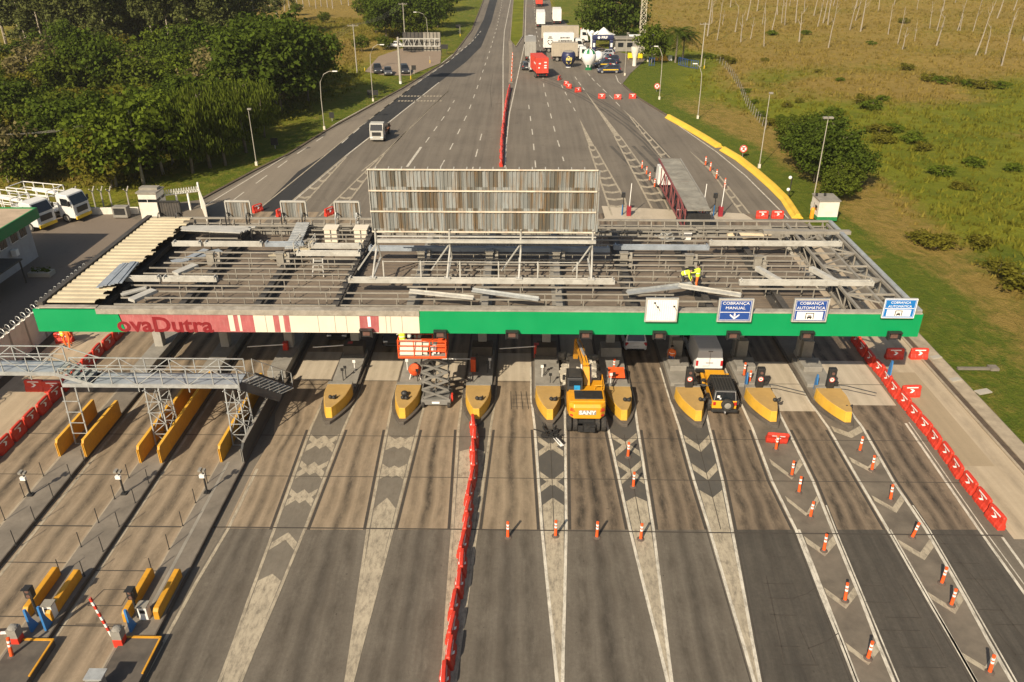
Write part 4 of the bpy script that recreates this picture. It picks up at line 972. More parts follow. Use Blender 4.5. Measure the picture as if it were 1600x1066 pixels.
for i, X in enumerate(ISL_X):
    t = thing('toll_island', ISL_LAB[i], 'toll island', (X, 45.4, 0), group='yellow-nosed toll islands')
    sk = (-0.12, -0.07, 0.0, 0.04, 0.10, 0.16, 0.25, 0.3)[i]
    def skew(mb, s=sk*1.2): mb.v = [(p[0]+(s*(-p[1])/2.4 if p[1] < 0 else 0), p[1], p[2]) for p in mb.v]; return mb
    o = skew(MB().prism(arc_nose(1.09, 3.05, 21), 0, 0.24)).build('kerb_base', M_BLK, t, bevel=0.03)
    mb = MB().prism(arc_nose(0.98, 0.0, 20.9)[:2]+[(-.98, 0.02), (-.98, 20.9)], 0.215, 0.25) if False else MB().box((0, 10.2, 0.235), (1.9, 20.4, 0.05)); mb.build('island_top', M_TAR, t)
    W = arc_nose(0.86, 2.62, 0.32, 0.20)
    zt_ = 1.02; mb = MB(); n = len(W); vs = [(p[0]*1.0, p[1], 0.20) for p in W]+[(p[0]*0.95, p[1]*0.96+0.01, zt_-0.05*(p[1] < -1)) for p in W]
    mb.add(vs, [tuple(range(n))]+[tuple(range(2*n-1, n-1, -1))]+[((i_+1) % n, i_, n+i_, n+(i_+1) % n) for i_ in range(n)])
    wd = skew(mb).build('yellow_wedge', [M_YEL], t, bevel=0.03, fix=True)
    wd.data.materials.append(mat('dusty ochre top', (0.40, 0.255, 0.085), 0.8, 0.12, 0.7, dirt=0.3))
    for p in wd.data.polygons:
        if p.normal.z > 0.8: p.material_index = 1
    mb = MB(); mb.box((0, 0.50, 0.72), (1.66, 0.36, 0.62)); mb.build('grey_cap', M_GREY, t, bevel=0.02)
    if i != 7: lamp_cluster(t, (0.02, 0.02, 0.12, 0.22, 0.26, .42, .46)[i]+sk*1.1, -1.5+(0.1 if i > 4 else 0), zt_-.02, i == 1)
    else: lamp_cluster(t, .62, -1.75, .72)
    mb = MB()
    if i < 5:
        mb.side([(1.2, .26), (1.2, .36), (4.6, .62), (6.0, .62), (6.0, .26)], -.86, .86); mb.build('sloping_slab', M_GREY, t, bevel=.02)
        mb = MB(); mb.box((0, 5.6, .98), (1.5, 1.1, .74), tx=.97, ty=.95); mb.build('booth_plinth', M_BLK if i != 4 else M_GREY, t, bevel=.03)
    else:
        mb.prism([(-.9, 1.6), (.55, 1.6), (.9, 2.1), (.9, 5.2), (-.9, 5.2)], .26, .55); mb.build('sloping_slab', M_GREY, t, bevel=.02)
        mb = MB(); mb.box((.05, 5.3, 1.25), (.75, .5, 1.5)); mb.box((.05, 5.3, .35), (.95, .8, .25)); mb.build('cabinet', M_PURL, t, bevel=.02)
        mb = MB(); mb.prism([(-.7, 3.2), (.6, 3.2), (.75, 4.6), (-.75, 4.6)], .55, .95); mb.build('booth_plinth', M_GREY, t, bevel=.03)
    random.seed(i)
    for k in range(3 if i < 5 else 0):
        px_, py_ = random.uniform(-.7, .7), random.uniform(1.2, 3.5); mb = MB(); mb.bar((px_, py_, .25), (px_, py_, 1.35), .045); mb.box((px_, py_-.03, 1.3), (.2, .04, .2)); mb.m(0); mb.build('sensor_post', [M_DARK if k else M_WHT], t)
# lane signal totems, blue posts, bollards on the right-hand islands
def rnd(n, r, t=0.03): return [(r*cos(2*pi*k/n), r*sin(2*pi*k/n)) for k in range(n)]
for px_, py_, lab in ((1076, 608, 'black lane signal pillar with round red-ringed sign beside the white van'), (1186, 608, 'black lane signal pillar between the yellow off-roader and the pale slab lane'), (1296.5, 609, 'black lane signal pillar on the island farthest right')):
    q = G(px_, py_, .9); t = thing('lane_signal_pillar', lab, 'lane signal', (q.x, q.y+.15, .25), group='black lane signal pillars', sc=1.12)
    mb = MB(); mb.box((0, 0, .06), (.5, .4, .12)); mb.build('foot', M_WHITE, t); mb = MB(); mb.box((0, 0, 1.05), (.44, .32, 1.86)); mb.build('housing', M_DARK, t, bevel=.03)
    Mx = upright((0, -.165, 1.28)); mb = MB(); mb.prism(rnd(20, .165), 0, .01, Mx); d = mb.build('round_sign', M_REFL, t)
    mb = MB(); rr = rnd(20, .165); ri = rnd(20, .118); mb.add([(p[0], p[1], .014) for p in rr]+[(p[0], p[1], .014) for p in ri], [(k, (k+1) % 20, 20+(k+1) % 20, 20+k) for k in range(20)], Mx); mb.build('red_ring', M_REDP, d)
    mb = MB(); vs, fs = text_mesh('40', .13, .004, .004); mb.add(vs, fs, upright((0, -.18, 1.28))); mb.build('number', M_DARK, d)
    mb = MB(); mb.prism(rnd(14, .09), 0, .03, upright((0, -.165, 1.7))); mb.build('lamp', mat('dull signal lens', (.13, .07, .055), .3), t)
    mb = MB(); mb.box((.42, .15, .5), (.22, .18, .95)); mb.tube([(.42, .15, .75), (1.0, -.05, .80), (2.6, -.55, .62)], .03, 6); mb.build('barrier_arm', M_DARK, t)
for px_, py_, h, lab in ((1163.5, 612, 1.5, 'blue fin post among the orange cones behind the wedge'), (1272, 615, 1.5, 'blue fin post at the rear of the island farthest right'), (1385, 601, 1.9, 'tall blue fin post between the right-hand red barriers')):
    q = G(px_, py_); mb = MB(); mb.side([(-.25, 0), (.25, 0), (.2, h*.7), (.06, h), (-.1, h), (-.22, h*.5)], -.04, .04); mb.box((0, 0, .03), (.3, .6, .06)); o = mb.build('blue_post', M_BLPOST); o.location = q; tag(o, lab, 'post', 'blue fin posts')
# ---------------------------------------------------------------- raised kerb islands, amber walls and furniture on the left
for X, lab in ((LEFT_X[0], 'long raised kerb island farthest left, under the two short amber walls'), (LEFT_X[1], 'long raised kerb island in the middle, under the tall lattice tower'), (LEFT_X[2], 'long raised kerb island with the dark wall along its right edge')):
    t = thing('kerb_island', lab, 'traffic island', (X, 44, 0), group='long raised kerb islands on the left')
    mb = MB(); mb.box((0, -2, .12), (1.5, 46, .24)); mb.build('kerb_base', M_TAR, t, bevel=.03)
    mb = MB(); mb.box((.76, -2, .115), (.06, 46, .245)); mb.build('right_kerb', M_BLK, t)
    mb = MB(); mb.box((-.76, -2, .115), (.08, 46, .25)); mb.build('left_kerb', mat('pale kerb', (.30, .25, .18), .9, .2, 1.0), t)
    mb = MB(); mb.box((0, 7.0, .5), (1.3, 6.5, .52)); mb.build('raised_slab', M_GREY, t, bevel=.03)
    if X == LEFT_X[2]:
        mb = MB(); mb.strip([(-.1, -17), (-.18, -6)], .16, .246); mb.build('pale_stripe', M_PURL, t)
ww = [(-27.66, 38.42, 43.05, 'short amber wall at the far left, left one of its pair', 0), (-26.08, 38.42, 43.0, 'short amber wall at the far left, right one of its pair', 0),
      (-22.55, 37.85, 42.6, 'amber wall passing left of the tall lattice tower, nearer piece', 0), (-22.35, 42.65, 46.6, 'amber wall passing left of the tall lattice tower, farther piece', 0), (-21.32, 37.85, 47.0, 'long amber wall just right of the tall lattice tower', 0),
      (-17.8, 38.0, 46.6, 'long amber wall facing the dark wall across the narrow island', 0), (-16.5, 38.0, 46.9, 'long dark grey wall at the edge of the left toll lanes', 1)]
M_DKW = mat('dark grey wall paint', (.050, .050, .048), .7, .15, 1, dirt=.2)
for X, d0, d1, lab, dark in ww:
    t = thing('guard_wall', lab, 'wall', (X, (d0+d1)/2, .2), group=None); L = d1-d0
    mb = MB(); mb.side([(-L/2, 0), (-L/2+.02, .95 if not dark else .8), (-L/2+(.12 if not dark else .45), 1.12), (L/2, 1.12), (L/2, 0)], -.07, .07); mb.build('wall_panel', M_DKW if dark else M_ORG, t, bevel=.012)
    mb = MB(); mb.box((0, .03, 1.135), (.17, L-.2 if not dark else L-.9, .05)); mb.build('top_rail', mat('amber rail', (.66, .36, .04), .5, .1, 1, dirt=.15) if not dark else M_GREY, t)
    for s in (-.045, .045):
        mb = MB(); mb.box((s, -L/2-.015, .5), (.03, .05, .95)); mb.build('end_edge', MATS['amber rail'] if not dark else M_GREY, t)
for (p0, p1), lab in ((((45, 972), (94, 903)), 'low amber kerb wall beside the blue fins, left one of the nearer left pair'), (((78, 977), (129, 907)), 'low amber kerb wall beside the blue fins, right one of the nearer left pair'), (((198, 978), (241, 905)), 'low amber kerb wall behind the raised striped arm, left one of its pair'), (((246, 974), (284, 906)), 'low amber kerb wall behind the raised striped arm, right one of its pair')):
    a, b = G(*p0), G(*p1); mb = MB(); L = (b-a).length
    mb.side([(-L/2, 0), (-L/2+.02, .5), (-L/2+.15, .62), (L/2-.1, .62), (L/2, .5), (L/2, 0)], -.13, .13); o = mb.build('kerb_wall', M_ORG, bevel=.03); o.location = (a+b)/2+Vector((0, 0, .2)); o.rotation_euler = (0, 0, 0); tag(o, lab, 'wall')
# catwalk over the left lanes
CY0, CY1 = 40.2, 41.5; CZ = V(235, 603, CY0).z; CZ2 = V(60, 584, CY0).z
cx1 = V(373, 600, CY0).x; cxs = V(97, 600, CY0).x
cat = thing('catwalk', 'steel truss catwalk spanning the left toll lanes on lattice legs', 'catwalk', (LEFT_X[1], 40.8, 0)); co = Vector(cat.location)
def ccp(name, mb, m=M_GALV): return mb.shift(co).build(name, m, cat)
for (x0, x1, z, nm) in ((cxs, cx1, CZ, 0), (-46, cxs-.2, CZ2, 1)):
    mb = MB(); mb.box(((x0+x1)/2, (CY0+CY1)/2, z+.1), (x1-x0, CY1-CY0-.1, .05)); ccp('walk_deck', mb, M_BLUEST)
    for y in (CY0, CY1):
        mb = MB(); mb.bar((x0, y, z), (x1, y, z), .09, .24); mb.bar((x0, y, z+1.15), (x1, y, z+1.15), .055); mb.bar((x0, y, z+.62), (x1, y, z+.62), .035)
        n = int((x1-x0)/1.45)
        for k in range(n+1):
            x = x0+(x1-x0)*k/n; mb.bar((x, y, z-.42 if y == CY0 and k % 2 else z), (x, y, z+1.15), .055)
            if k < n:
                xa, xb = (x, x+(x1-x0)/n) if k % 2 else (x+(x1-x0)/n, x); mb.bar((xa, y, z+.05), (xb, y, z+1.15), .04)
        ccp('side_truss', mb)
mb = MB()
for k in range(6): mb.box((cxs-.2+.34*k+.2, 40.85, lerp(CZ2+.1, CZ+.1, k/5)), (.28, 1.2, .05))
mb.bar((cxs-.3, CY0, CZ2), (cxs+1.9, CY0, CZ), .06, .22); mb.bar((cxs-.3, CY1, CZ2), (cxs+1.9, CY1, CZ), .06, .22); ccp('steps', mb)
mb = MB(); mb.bar((cxs-.2, CY0, CZ2+1.15), (cxs+1.7, CY0, CZ+1.15), .05); mb.bar((cxs-.2, CY1, CZ2+1.15), (cxs+1.9, CY1, CZ+1.15), .05); ccp('stair_rail', mb)
for X, lat in ((-26.9, 0), (-21.95, 1), (-17.2, 1)):
    mb = MB(); wx = .45; y0, y1 = 39.7, 41.2
    for sx in (-wx, wx):
        for y in ((y0, y1) if lat else (y0,)): mb.bar((X+sx, y, .2), (X+sx*.9, lerp(y, 40.6, .25), CZ), .07)
    n = 5
    for k in range(n):
        z0 = .25+(CZ-.3)*k/n; z1 = .25+(CZ-.3)*(k+1)/n; s = 1 if k % 2 else -1
        if lat:
            for y in (y0, y1): mb.bar((X-s*wx, y, z0), (X+s*wx, y+.1, z1), .04); mb.bar((X-wx, y, z0), (X+wx, y, z0), .04)
            for sx in (-wx, wx): mb.bar((X+sx, y0 if s > 0 else y1, z0), (X+sx, y1 if s > 0 else y0, z1), .035)
        else: mb.bar((X-wx, y0, z0), (X+wx, y0, z0), .04)
    ccp('lattice_leg', mb)
# stair with dark stringer at its right end
mb = MB(); a = Vector((cx1, 40.3, CZ)); b = V(438, 622, 42.6)
M_STG = mat('dark stringer', (.06, .06, .062), .6, .15, 1)
mb.bar(a, b, .08, .5); mb.bar(a+Vector((.5, 1.2, 0)), b+Vector((.5, 1.1, 0)), .08, .4); ccp('stair_stringer', mb, M_STG)
mb = MB()
for k in range(10): p = a.lerp(b, k/10)+Vector((.3, .6, .05)); mb.box(p, (1.3, .3, .04), .85)
ccp('stair_treads', mb)
mb = MB()
for o_ in (Vector((0, 0, 0)), Vector((.5, 1.2, 0))):
    mb.bar(a+o_+Vector((0, 0, 1.15)), b+o_+Vector((0, 0, 1.15)), .05)
    for k in range(5): p = a.lerp(b, k/4)+o_; mb.bar(p, p+Vector((0, 0, 1.15)), .045)
ccp('stair_rail', mb)
# booths and gate gear near the camera
for (px_, py_), lab in (((230, 970), 'small white ticket cabinet between the nearer low amber walls'), ((84, 968), 'small white ticket cabinet behind the two blue fins')):
    t = thing('ticket_cabinet', lab, 'cabinet', G(px_, py_)+Vector((0, 0, .2)), group=None); mb = MB(); mb.box((0, 0, .4), (.42, .36, .8)); mb.build('housing', M_WHT, t, bevel=.02); mb = MB(); mb.box((0, 0, .83), (.5, .44, .05)); mb.build('lid', M_PURL, t); mb = MB(); mb.box((0, -.185, .55), (.26, .02, .2)); mb.build('screen', M_DARK, t)
for (px_, py_), h, lab in (((208, 991), 1.45, 'blue fin beside the gate with the raised striped arm'), ((54, 991), 1.45, 'left blue fin of the two near the lower left corner'), ((76, 989), 1.55, 'right blue fin of the two near the lower left corner')):
    mb = MB(); mb.side([(-.12, 0), (.45, 0), (.12, h*.55), (.0, h), (-.1, h)], -.05, .05); mb.box((0, .1, .03), (.3, .7, .06)); o = mb.build('blue_fin', M_BLPOST); o.location = G(px_, py_)+Vector((0, 0, .12)); tag(o, lab, 'post')
def signal_post(px_, py_, h, lab):
    t = thing('traffic_light', lab, 'traffic light', G(px_, py_)+Vector((0, 0, .15))); mb = MB(); mb.tube([(0, 0, 0), (0, 0, h)], .06, 8); mb.build('pole', M_DARK, t)
    mb = MB(); mb.box((.05, -.05, h-.1), (.36, .28, .62)); mb.build('housing', M_DARK, t, bevel=.03)
    for k in (-.15, .15): mb = MB(); mb.prism(rnd(12, .10), 0, .02, upright((.05, -.19, h-.1+k))); mb.build('lamp', mat('dull signal lens', (.13, .07, .055), .3), t)
    mb = MB(); mb.box((.05, -.25, h+.22), (.34, .16, .03)); mb.build('visor', M_DARK, t)
signal_post(218, 970, 1.75, 'black traffic light beside the nearer low amber wall, behind the striped arm')
signal_post(62, 968, 1.75, 'black traffic light above the two blue fins at lower left')
def gate(px_, py_, ends, lab):
    t = thing('barrier_gate', lab, 'barrier gate', G(px_, py_)+Vector((0, 0, .12))); mb = MB(); mb.box((0, 0, .28), (.42, .42, .56)); mb.build('red_base', M_REDP, t, bevel=.02)
    mb = MB(); mb.box((0, .02, .80), (.42, .42, .48)); mb.ball((0, .02, 1.02), .22, 12, 7, (1, 1, .6)); mb.build('grey_head', M_GREY, t)
    a = Vector((-.24, -.1, .85)); b = Vector(ends); d = b-a; n = 10; ar = MB(); mb = MB()
    ar.bar(a-d*.05, b, .09, .09); arm = ar.build('arm', M_WHT, t)
    for k in range(1, n, 2): mb.bar(a+d*(k/n), a+d*((k+1)/n), .096, .096)
    mb.build('red_bands', M_REDP, arm)
gate(191, 1012, (-.55, -.2, 3.1), 'red and grey barrier gate with its red-banded arm raised')
gate(31, 1010, (-2.9, -.3, .78), 'red and grey barrier gate at the lower left corner with its arm lowered')
for (px_, py_), lab in (((205, 1042), 'dark platform with amber rim in front of the raised striped arm'), ((32, 1046), 'dark platform with amber rim at the lower left corner, beside the orange cone')):
    t = thing('platform_island', lab, 'traffic island', G(px_, py_)); mb = MB(); mb.box((0, -.8, .18), (1.75, 4.2, .36)); mb.build('slab', M_BLK, t, bevel=.03)
    mb = MB(); mb.box((0, 1.28, .37), (1.75, .10, .06)); mb.box((.84, .3, .37), (.08, 1.9, .06)); mb.build('amber_rim', M_ORG, t)
t = thing('booth_cabinet', 'small booth with flat whitish roof at the lower left edge', 'cabinet', G(157, 1092), sc=.75); mb = MB(); mb.box((0, 0, .8), (.8, .8, 1.6)); mb.build('housing', M_GREY, t, bevel=.02); mb = MB(); mb.box((0, .25, 1.66), (1.0, .75, .08)); mb.build('roof', M_GALV, t); mb = MB(); mb.add([(-.15, -.42, .9), (.15, -.42, .9), (0, -.42, 1.15)], [(0, 1, 2)]); mb.build('warning_triangle', M_REFL, t)
t = thing('camera_post', 'black post with white camera box on the far left kerb island', 'camera post', G(50, 779)+Vector((0, 0, .22)), group=None)
mb = MB(); mb.tube([(0, 0, 0), (0, 0, 1.5)], .055, 8); mb.build('pole', M_DARK, t); mb = MB(); mb.box((0, 0, .05), (.3, .3, .1)); mb.build('foot', M_DARK, t); mb = MB(); mb.box((-.05, -.06, 1.22), (.28, .16, .2)); mb.build('camera_box', M_WHT, t)
mb = MB(); mb.box((-.12, 0, 1.6), (.16, .3, .12)); mb.box((.1, 0, 1.56), (.12, .25, .12)); mb.build('camera', M_GREY, t)
dup(t, G(196, 777)+Vector((0, 0, .22)), 0, 'black post with white camera box on the middle kerb island'); dup(t, G(325, 775)+Vector((0, 0, .22)), 0, 'black post with white camera box beside the dark wall')
mb = MB(); mb.tube([(0, 0, 0), (0, 0, 1.0)], .022, 6); mb.box((0, 0, .02), (.1, .1, .04)); fp = mb.build('fence_post', M_DARK); first = True
for nm, row in (('left edge of the far left kerb island', [(70, 749), (40.5, 782), (10, 818)]), ('right edge of the far left kerb island', [(134, 728), (113, 752), (85, 782), (57, 819), (27, 857)]), ('left edge of the middle kerb island', [(203, 752), (181, 785), (156, 822), (129, 860), (97, 903)]), ('right edge of the middle kerb island', [(234, 760), (213, 791), (188, 828), (163, 867), (134, 906)]), ('kerb island beside the dark wall', [(325.5, 760), (307, 791), (287, 827), (266, 863.5), (240, 901)])):
    for k, p in enumerate(row):
        o = fp if first else fp.copy()
        if not first: C.objects.link(o)
        first = False; o.location = G(*p)+Vector((0, 0, .2)); tag(o, 'thin black fence post, %s from far end, %s' % (ORD[k], nm), 'post', 'thin fence posts on the left islands')
# ---------------------------------------------------------------- red plastic barriers
BW = 1.36
def barrier_proto():
    t = thing('plastic_barrier', 'x', 'barrier', (0, 0, 0))
    mb = MB(); L = BW-.06
    def ring(x, k=1.0, top=1.0): return [(x, -.25*k, 0), (x, -.25*k, .22), (x, -.13*k, .48), (x, -.11*k, .92*top), (x, -.07*k, .98*top), (x, .07*k, .98*top), (x, .11*k, .92*top), (x, .13*k, .48), (x, .25*k, .22), (x, .25*k, 0)]
    rg = [ring(-L/2, .75, .9), ring(-L/2+.05, 1, .97), ring(-L/2+.30, 1, 1), ring(-L/2+.33, 1.08, 1), ring(-L/2+.42, 1.08, 1), ring(-L/2+.45, 1, 1), ring(L/2-.45, 1, 1), ring(L/2-.42, 1.08, 1), ring(L/2-.33, 1.08, 1), ring(L/2-.30, 1, 1), ring(L/2-.05, 1, .97), ring(L/2, .75, .9)]
    mb.loft(rg); b = mb.build('body', M_REDP, t, bevel=0.015)
    for s in (-1, 1):
        mb = MB(); y = s*.142; m_ = lambda x, z: (x*s, y*(1.0 if z > .5 else 1.18 if z < .45 else 1.0), z)
        # white bar near the top, and an arrow head below it
        mb.box((0, s*.125, .83), (.78, .012, .09)); mb.build('white_bar', M_REFL, b)
        mb = MB(); z0 = .57; yy = s*.155
        pts = [(-.16, z0+.15), (.02, z0+.15), (.20, z0), (.02, z0-.15), (-.16, z0-.15), (.03, z0)]
        vs = [(p[0], s*(.137 if p[1] > .5 else .21 if p[1] < .45 else .15), p[1]) for p in pts]; mb.add(vs, [(0, 1, 2, 5) if s < 0 else (5, 2, 1, 0), (5, 2, 3, 4) if s < 0 else (4, 3, 2, 5)]); mb.build('white_arrow', M_REFL, b)
    return t
bar0 = barrier_proto(); bar0.scale = (1, .9, .88); BUSED = [False]
def put_barrier(p, rz, label, group, far=False):
    if not BUSED[0] and not far:
        BUSED[0] = True; bar0.location = p; bar0.rotation_euler = (0, 0, rz); bar0['label'] = label; bar0['group'] = group; return bar0
    return dup(bar0, p, rz, label, group)
def path_pts(pts, step):
    out = []; P = [Vector((p[0], p[1], 0)) for p in pts]; d = 0.0
    for a, b in zip(P, P[1:]):
        L = (b-a).length
        while d < L: out.append((a+(b-a)*(d/L), atan2(b.y-a.y, b.x-a.x))); d += step
        d -= L
    return out
random.seed(21)
def row(pts, step, lab, grp, n0=0, jit=.07, flip=0):
    for k, (p, a) in enumerate(path_pts(pts, step)):
        put_barrier(p+Vector((random.uniform(-jit, jit), 0, 0)), a+flip+random.uniform(-.09, .09), lab % ORD[k], grp)
row([G(*p) for p in ((741, 672), (742, 690), (739, 747), (728, 830), (715, 930), (704, 1010), (694, 1090))], BW, 'red plastic barrier, %s from the far end of the row down the middle lanes', 'red barriers down the middle of the near lanes')
row([Vector((25.45, 33.6, 0)), Vector((25.3, 54.8, 0))], 1.45, 'red plastic barrier, %s from the near end of the right-hand row by the sandy shoulder', 'red barriers along the right shoulder', flip=pi)
row([Vector((-31.6, 36.4, 0)), Vector((-31.35, 56.5, 0))], 1.47, 'red plastic barrier, %s from the near end of the left-hand row by the sandy shoulder', 'red barriers along the left shoulder', flip=0)
row([G(*p) for p in ((783, 259), (784.5, 222), (788, 186), (792, 160), (796, 139))], BW*1.02, 'red plastic barrier, %s from the near end of the row dividing the far carriageways', 'red barriers between the far carriageways')
for px_, py_, rz, lab in ((1396, 560, 0, 'red plastic barrier standing across the right shoulder in the canopy shade'), (1434, 560, .02, 'red plastic barrier standing across the gutter in sunlight, at the right shoulder'), (1421, 619, .06, 'red plastic barrier standing alone across the sandy right shoulder'),
    (1190, 341, 0, 'red plastic barrier across the far lane behind the canopy, left one of two'), (1214, 341, 0, 'red plastic barrier across the far lane behind the canopy, right one of two'),
    (940, 154, 0, 'red plastic barrier across the far roadway, leftmost of three spaced in line'), (965, 155, -.1, 'red plastic barrier across the far roadway, middle of three spaced in line'), (988, 154, .05, 'red plastic barrier across the far roadway, rightmost of three spaced in line'),
    (903, 144, .5, 'red plastic barrier by itself beside the dashed line on the far roadway'), (885, 134, -.9, 'red plastic barrier in the far skewed pair, left one'), (889, 138, -.8, 'red plastic barrier in the far skewed pair, right one'),
    (874, 125, 1.2, 'red plastic barrier on the far road nearest to the truck with the red container'), (57, 610, 0, 'red plastic barrier lying across the left shoulder below the catwalk, left one'), (86, 612, 0, 'red plastic barrier lying across the left shoulder below the catwalk, right one'),
    (102, 534, .3, 'red plastic barrier next to the orange-clad workers under the green fascia end'), (724, 340, 0, 'red barrier')):
    if lab == 'red barrier': continue
    put_barrier(G(px_, py_), rz, lab, 'single red barriers')
for px_, py_, lab in ((403, 331, 'red plastic barrier behind the far canopy edge, next to the first ribbed sign back'), (440, 337, 'red plastic barrier behind the far canopy edge at the corner of the fresh asphalt'), (515, 336, 'red plastic barrier behind the far canopy edge between two ribbed sign backs')):
    put_barrier(G(px_, py_), 1.0, lab, 'single red barriers')
o = put_barrier(G(1214, 690)+Vector((0, .1, .25)), -.1, 'red plastic barrier resting on an orange post in front of the island wedge', 'single red barriers'); o.rotation_euler = (.5, 0, -.12); o.location = G(1214, 694)+Vector((0, .25, .12))
# ---------------------------------------------------------------- orange delineator posts
def post_proto():
    t = thing('delineator_post', 'x', 'traffic post'); mb = MB(); mb.lathe([(.20, 0), (.20, .035), (.13, .06), (.10, .09)], n=16); mb.build('foot', mat('worn rubber foot', (.10, .075, .06), .9, .2, 3), t)
    mb = MB(); mb.lathe([(.085, .08), (.072, .55), (.065, .95), (.05, .99), (.075, 1.0), (.075, 1.05), (.03, 1.07)], n=14); pb = mb.build('tube', M_ORP, t); shade(pb, 50)
    for z in (.60, .80):
        mb = MB(); r = .0775-.008*(z-.3); mb.lathe([(r, z), (r-.001, z+.11)], n=14); mb.build('white_band', M_REFL, pb)
    return t
post0 = post_proto(); pfirst = [True]
def put_post(px_, py_, lab, grp, tilt=(0, 0), sc=1.0, z=0.0):
    p = G(px_, py_)+Vector((0, 0, z))
    if pfirst[0]: pfirst[0] = False; o = post0; o.location = p; o['label'] = lab; o['group'] = grp
    else: o = dup(post0, p, 0, lab, grp)
    o.rotation_euler = (tilt[0], tilt[1], random.uniform(0, 6)); o.scale = (sc, sc, sc); return o
for k, p in enumerate([(793.6, 840), (868, 838), (932.5, 840), (1001, 843)]): put_post(*p, 'orange traffic post, %s from the left in the row of four across the lanes' % ORD[k], 'traffic posts across the middle lanes')
put_post(981, 714, 'orange traffic post just behind the excavator, in the crossed stripes', 'traffic posts behind the excavator'); put_post(989.5, 761, 'orange traffic post standing lower in the crossed stripes behind the excavator', 'traffic posts behind the excavator', (0, .03))
for k, p in enumerate([(1212, 703), (1237, 743), (1248, 770), (1266, 808), (1287, 861), (1320, 939), (1356, 1029)]): put_post(*p, 'orange traffic post, %s from the far end in the chevron strip left of the rightmost' % ORD[k], 'traffic posts on the chevron strips', (.02*k % .05, .05*(k % 3)))
for k, p in enumerate([(1343, 705), (1362, 735), (1391, 781), (1425, 840), (1471, 912), (1486, 946), (1546, 1051)]): put_post(*p, 'orange traffic post, %s from the far end in the rightmost chevron strip' % ORD[k], 'traffic posts on the chevron strips', (0, .04*(k % 4)))
put_post(1160.5, 597, 'orange traffic post on the island behind the yellow off-roader, farther of two', 'traffic posts on the islands', z=.5); put_post(1169.5, 606, 'orange traffic post on the island beside the blue fin, nearer of two', 'traffic posts on the islands', z=.3); put_post(958, 592, 'orange traffic post on the island right of the excavator cab', 'traffic posts on the islands', z=.55)
put_post(22, 1034, 'orange traffic post leaning on the dark platform at the lower left corner', 'traffic posts on the islands', (0, -.12), z=.3); put_post(1074, 603, 'orange traffic post behind the black signal pillar beside the white van', 'traffic posts on the islands', z=.3)
for k, p in enumerate([(1102, 259), (1109.5, 268), (1119, 280), (1132, 294)]): put_post(*p, 'orange traffic post, %s from far end on narrow stripes right of the car carrier' % ORD[k], 'traffic posts on the far stripes', sc=1.15)
for k, p in enumerate([(1003, 264), (1010, 273), (1015, 282), (1022.5, 293)]): put_post(*p, 'orange traffic post, %s from the far end on the chevrons left of the car carrier' % ORD[k], 'traffic posts on the far stripes', sc=1.0)
for k, p in enumerate([(799, 128), (799.3, 121), (799.7, 114), (800, 108), (800.3, 102), (800.7, 96), (801, 91)]): put_post(*p, 'orange traffic post, %s from the near end in the line running up to the median' % ORD[k], 'traffic posts below the median', sc=1.2)
for px_, py_, lab in ((970, 337, 'left'), (1085, 338, 'middle'), (1113, 338, 'right')):
    t = thing('barrier_gate', 'dark red exit gate with pale upright arm behind the canopy, %s one of three' % lab, 'barrier gate', G(px_+12, py_), group='exit gates behind the canopy'); mb = MB(); mb.box((0, 0, .55), (.45, .45, 1.1)); mb.build('gate_box', mat('dark red enamel', (.26, .02, .03), .5, .1, 1), t, bevel=.02)
    mb = MB(); mb.bar((0, -.1, .9), (.1, 0, 3.6), .07); mb.build('arm', M_WHT, t); mb = MB(); mb.tube([(-.6, .4, 0), (-.6, .4, 2.2)], .05, 6); mb.build('signal_pole', M_DARK, t); mb = MB(); mb.box((-.65, .35, 2.2), (.4, .3, .5)); mb.build('signal_head', M_DARK, t); mb = MB(); mb.side([(0, 0), (.3, 0), (.1, 1.2), (0, 1.2)], -.75, -.68); mb.build('blue_fin', M_BLPOST, t)
t = thing('barricade', 'orange and white striped barricade behind the car carrier', 'barricade', G(1078, 343)); mb = MB(); mb.box((0, 0, .95), (2.9, .06, .3)); bd = mb.build('striped_board', M_REFL, t)
mb = MB()
for k in range(9): x = -1.35+.31*k; mb.add([(x, -.035, .80), (x+.15, -.035, .80), (x+.3, -.035, 1.10), (x+.15, -.035, 1.10)], [(0, 1, 2, 3)])
mb.build('orange_stripes', M_ORP, bd)
for s in (-1.1, 1.1): mb = MB(); mb.bar((s, .3, 0), (s, 0, 1.0), .06); mb.bar((s, -.3, 0), (s, 0, 1.0), .06); mb.build('leg', M_WHT, t)
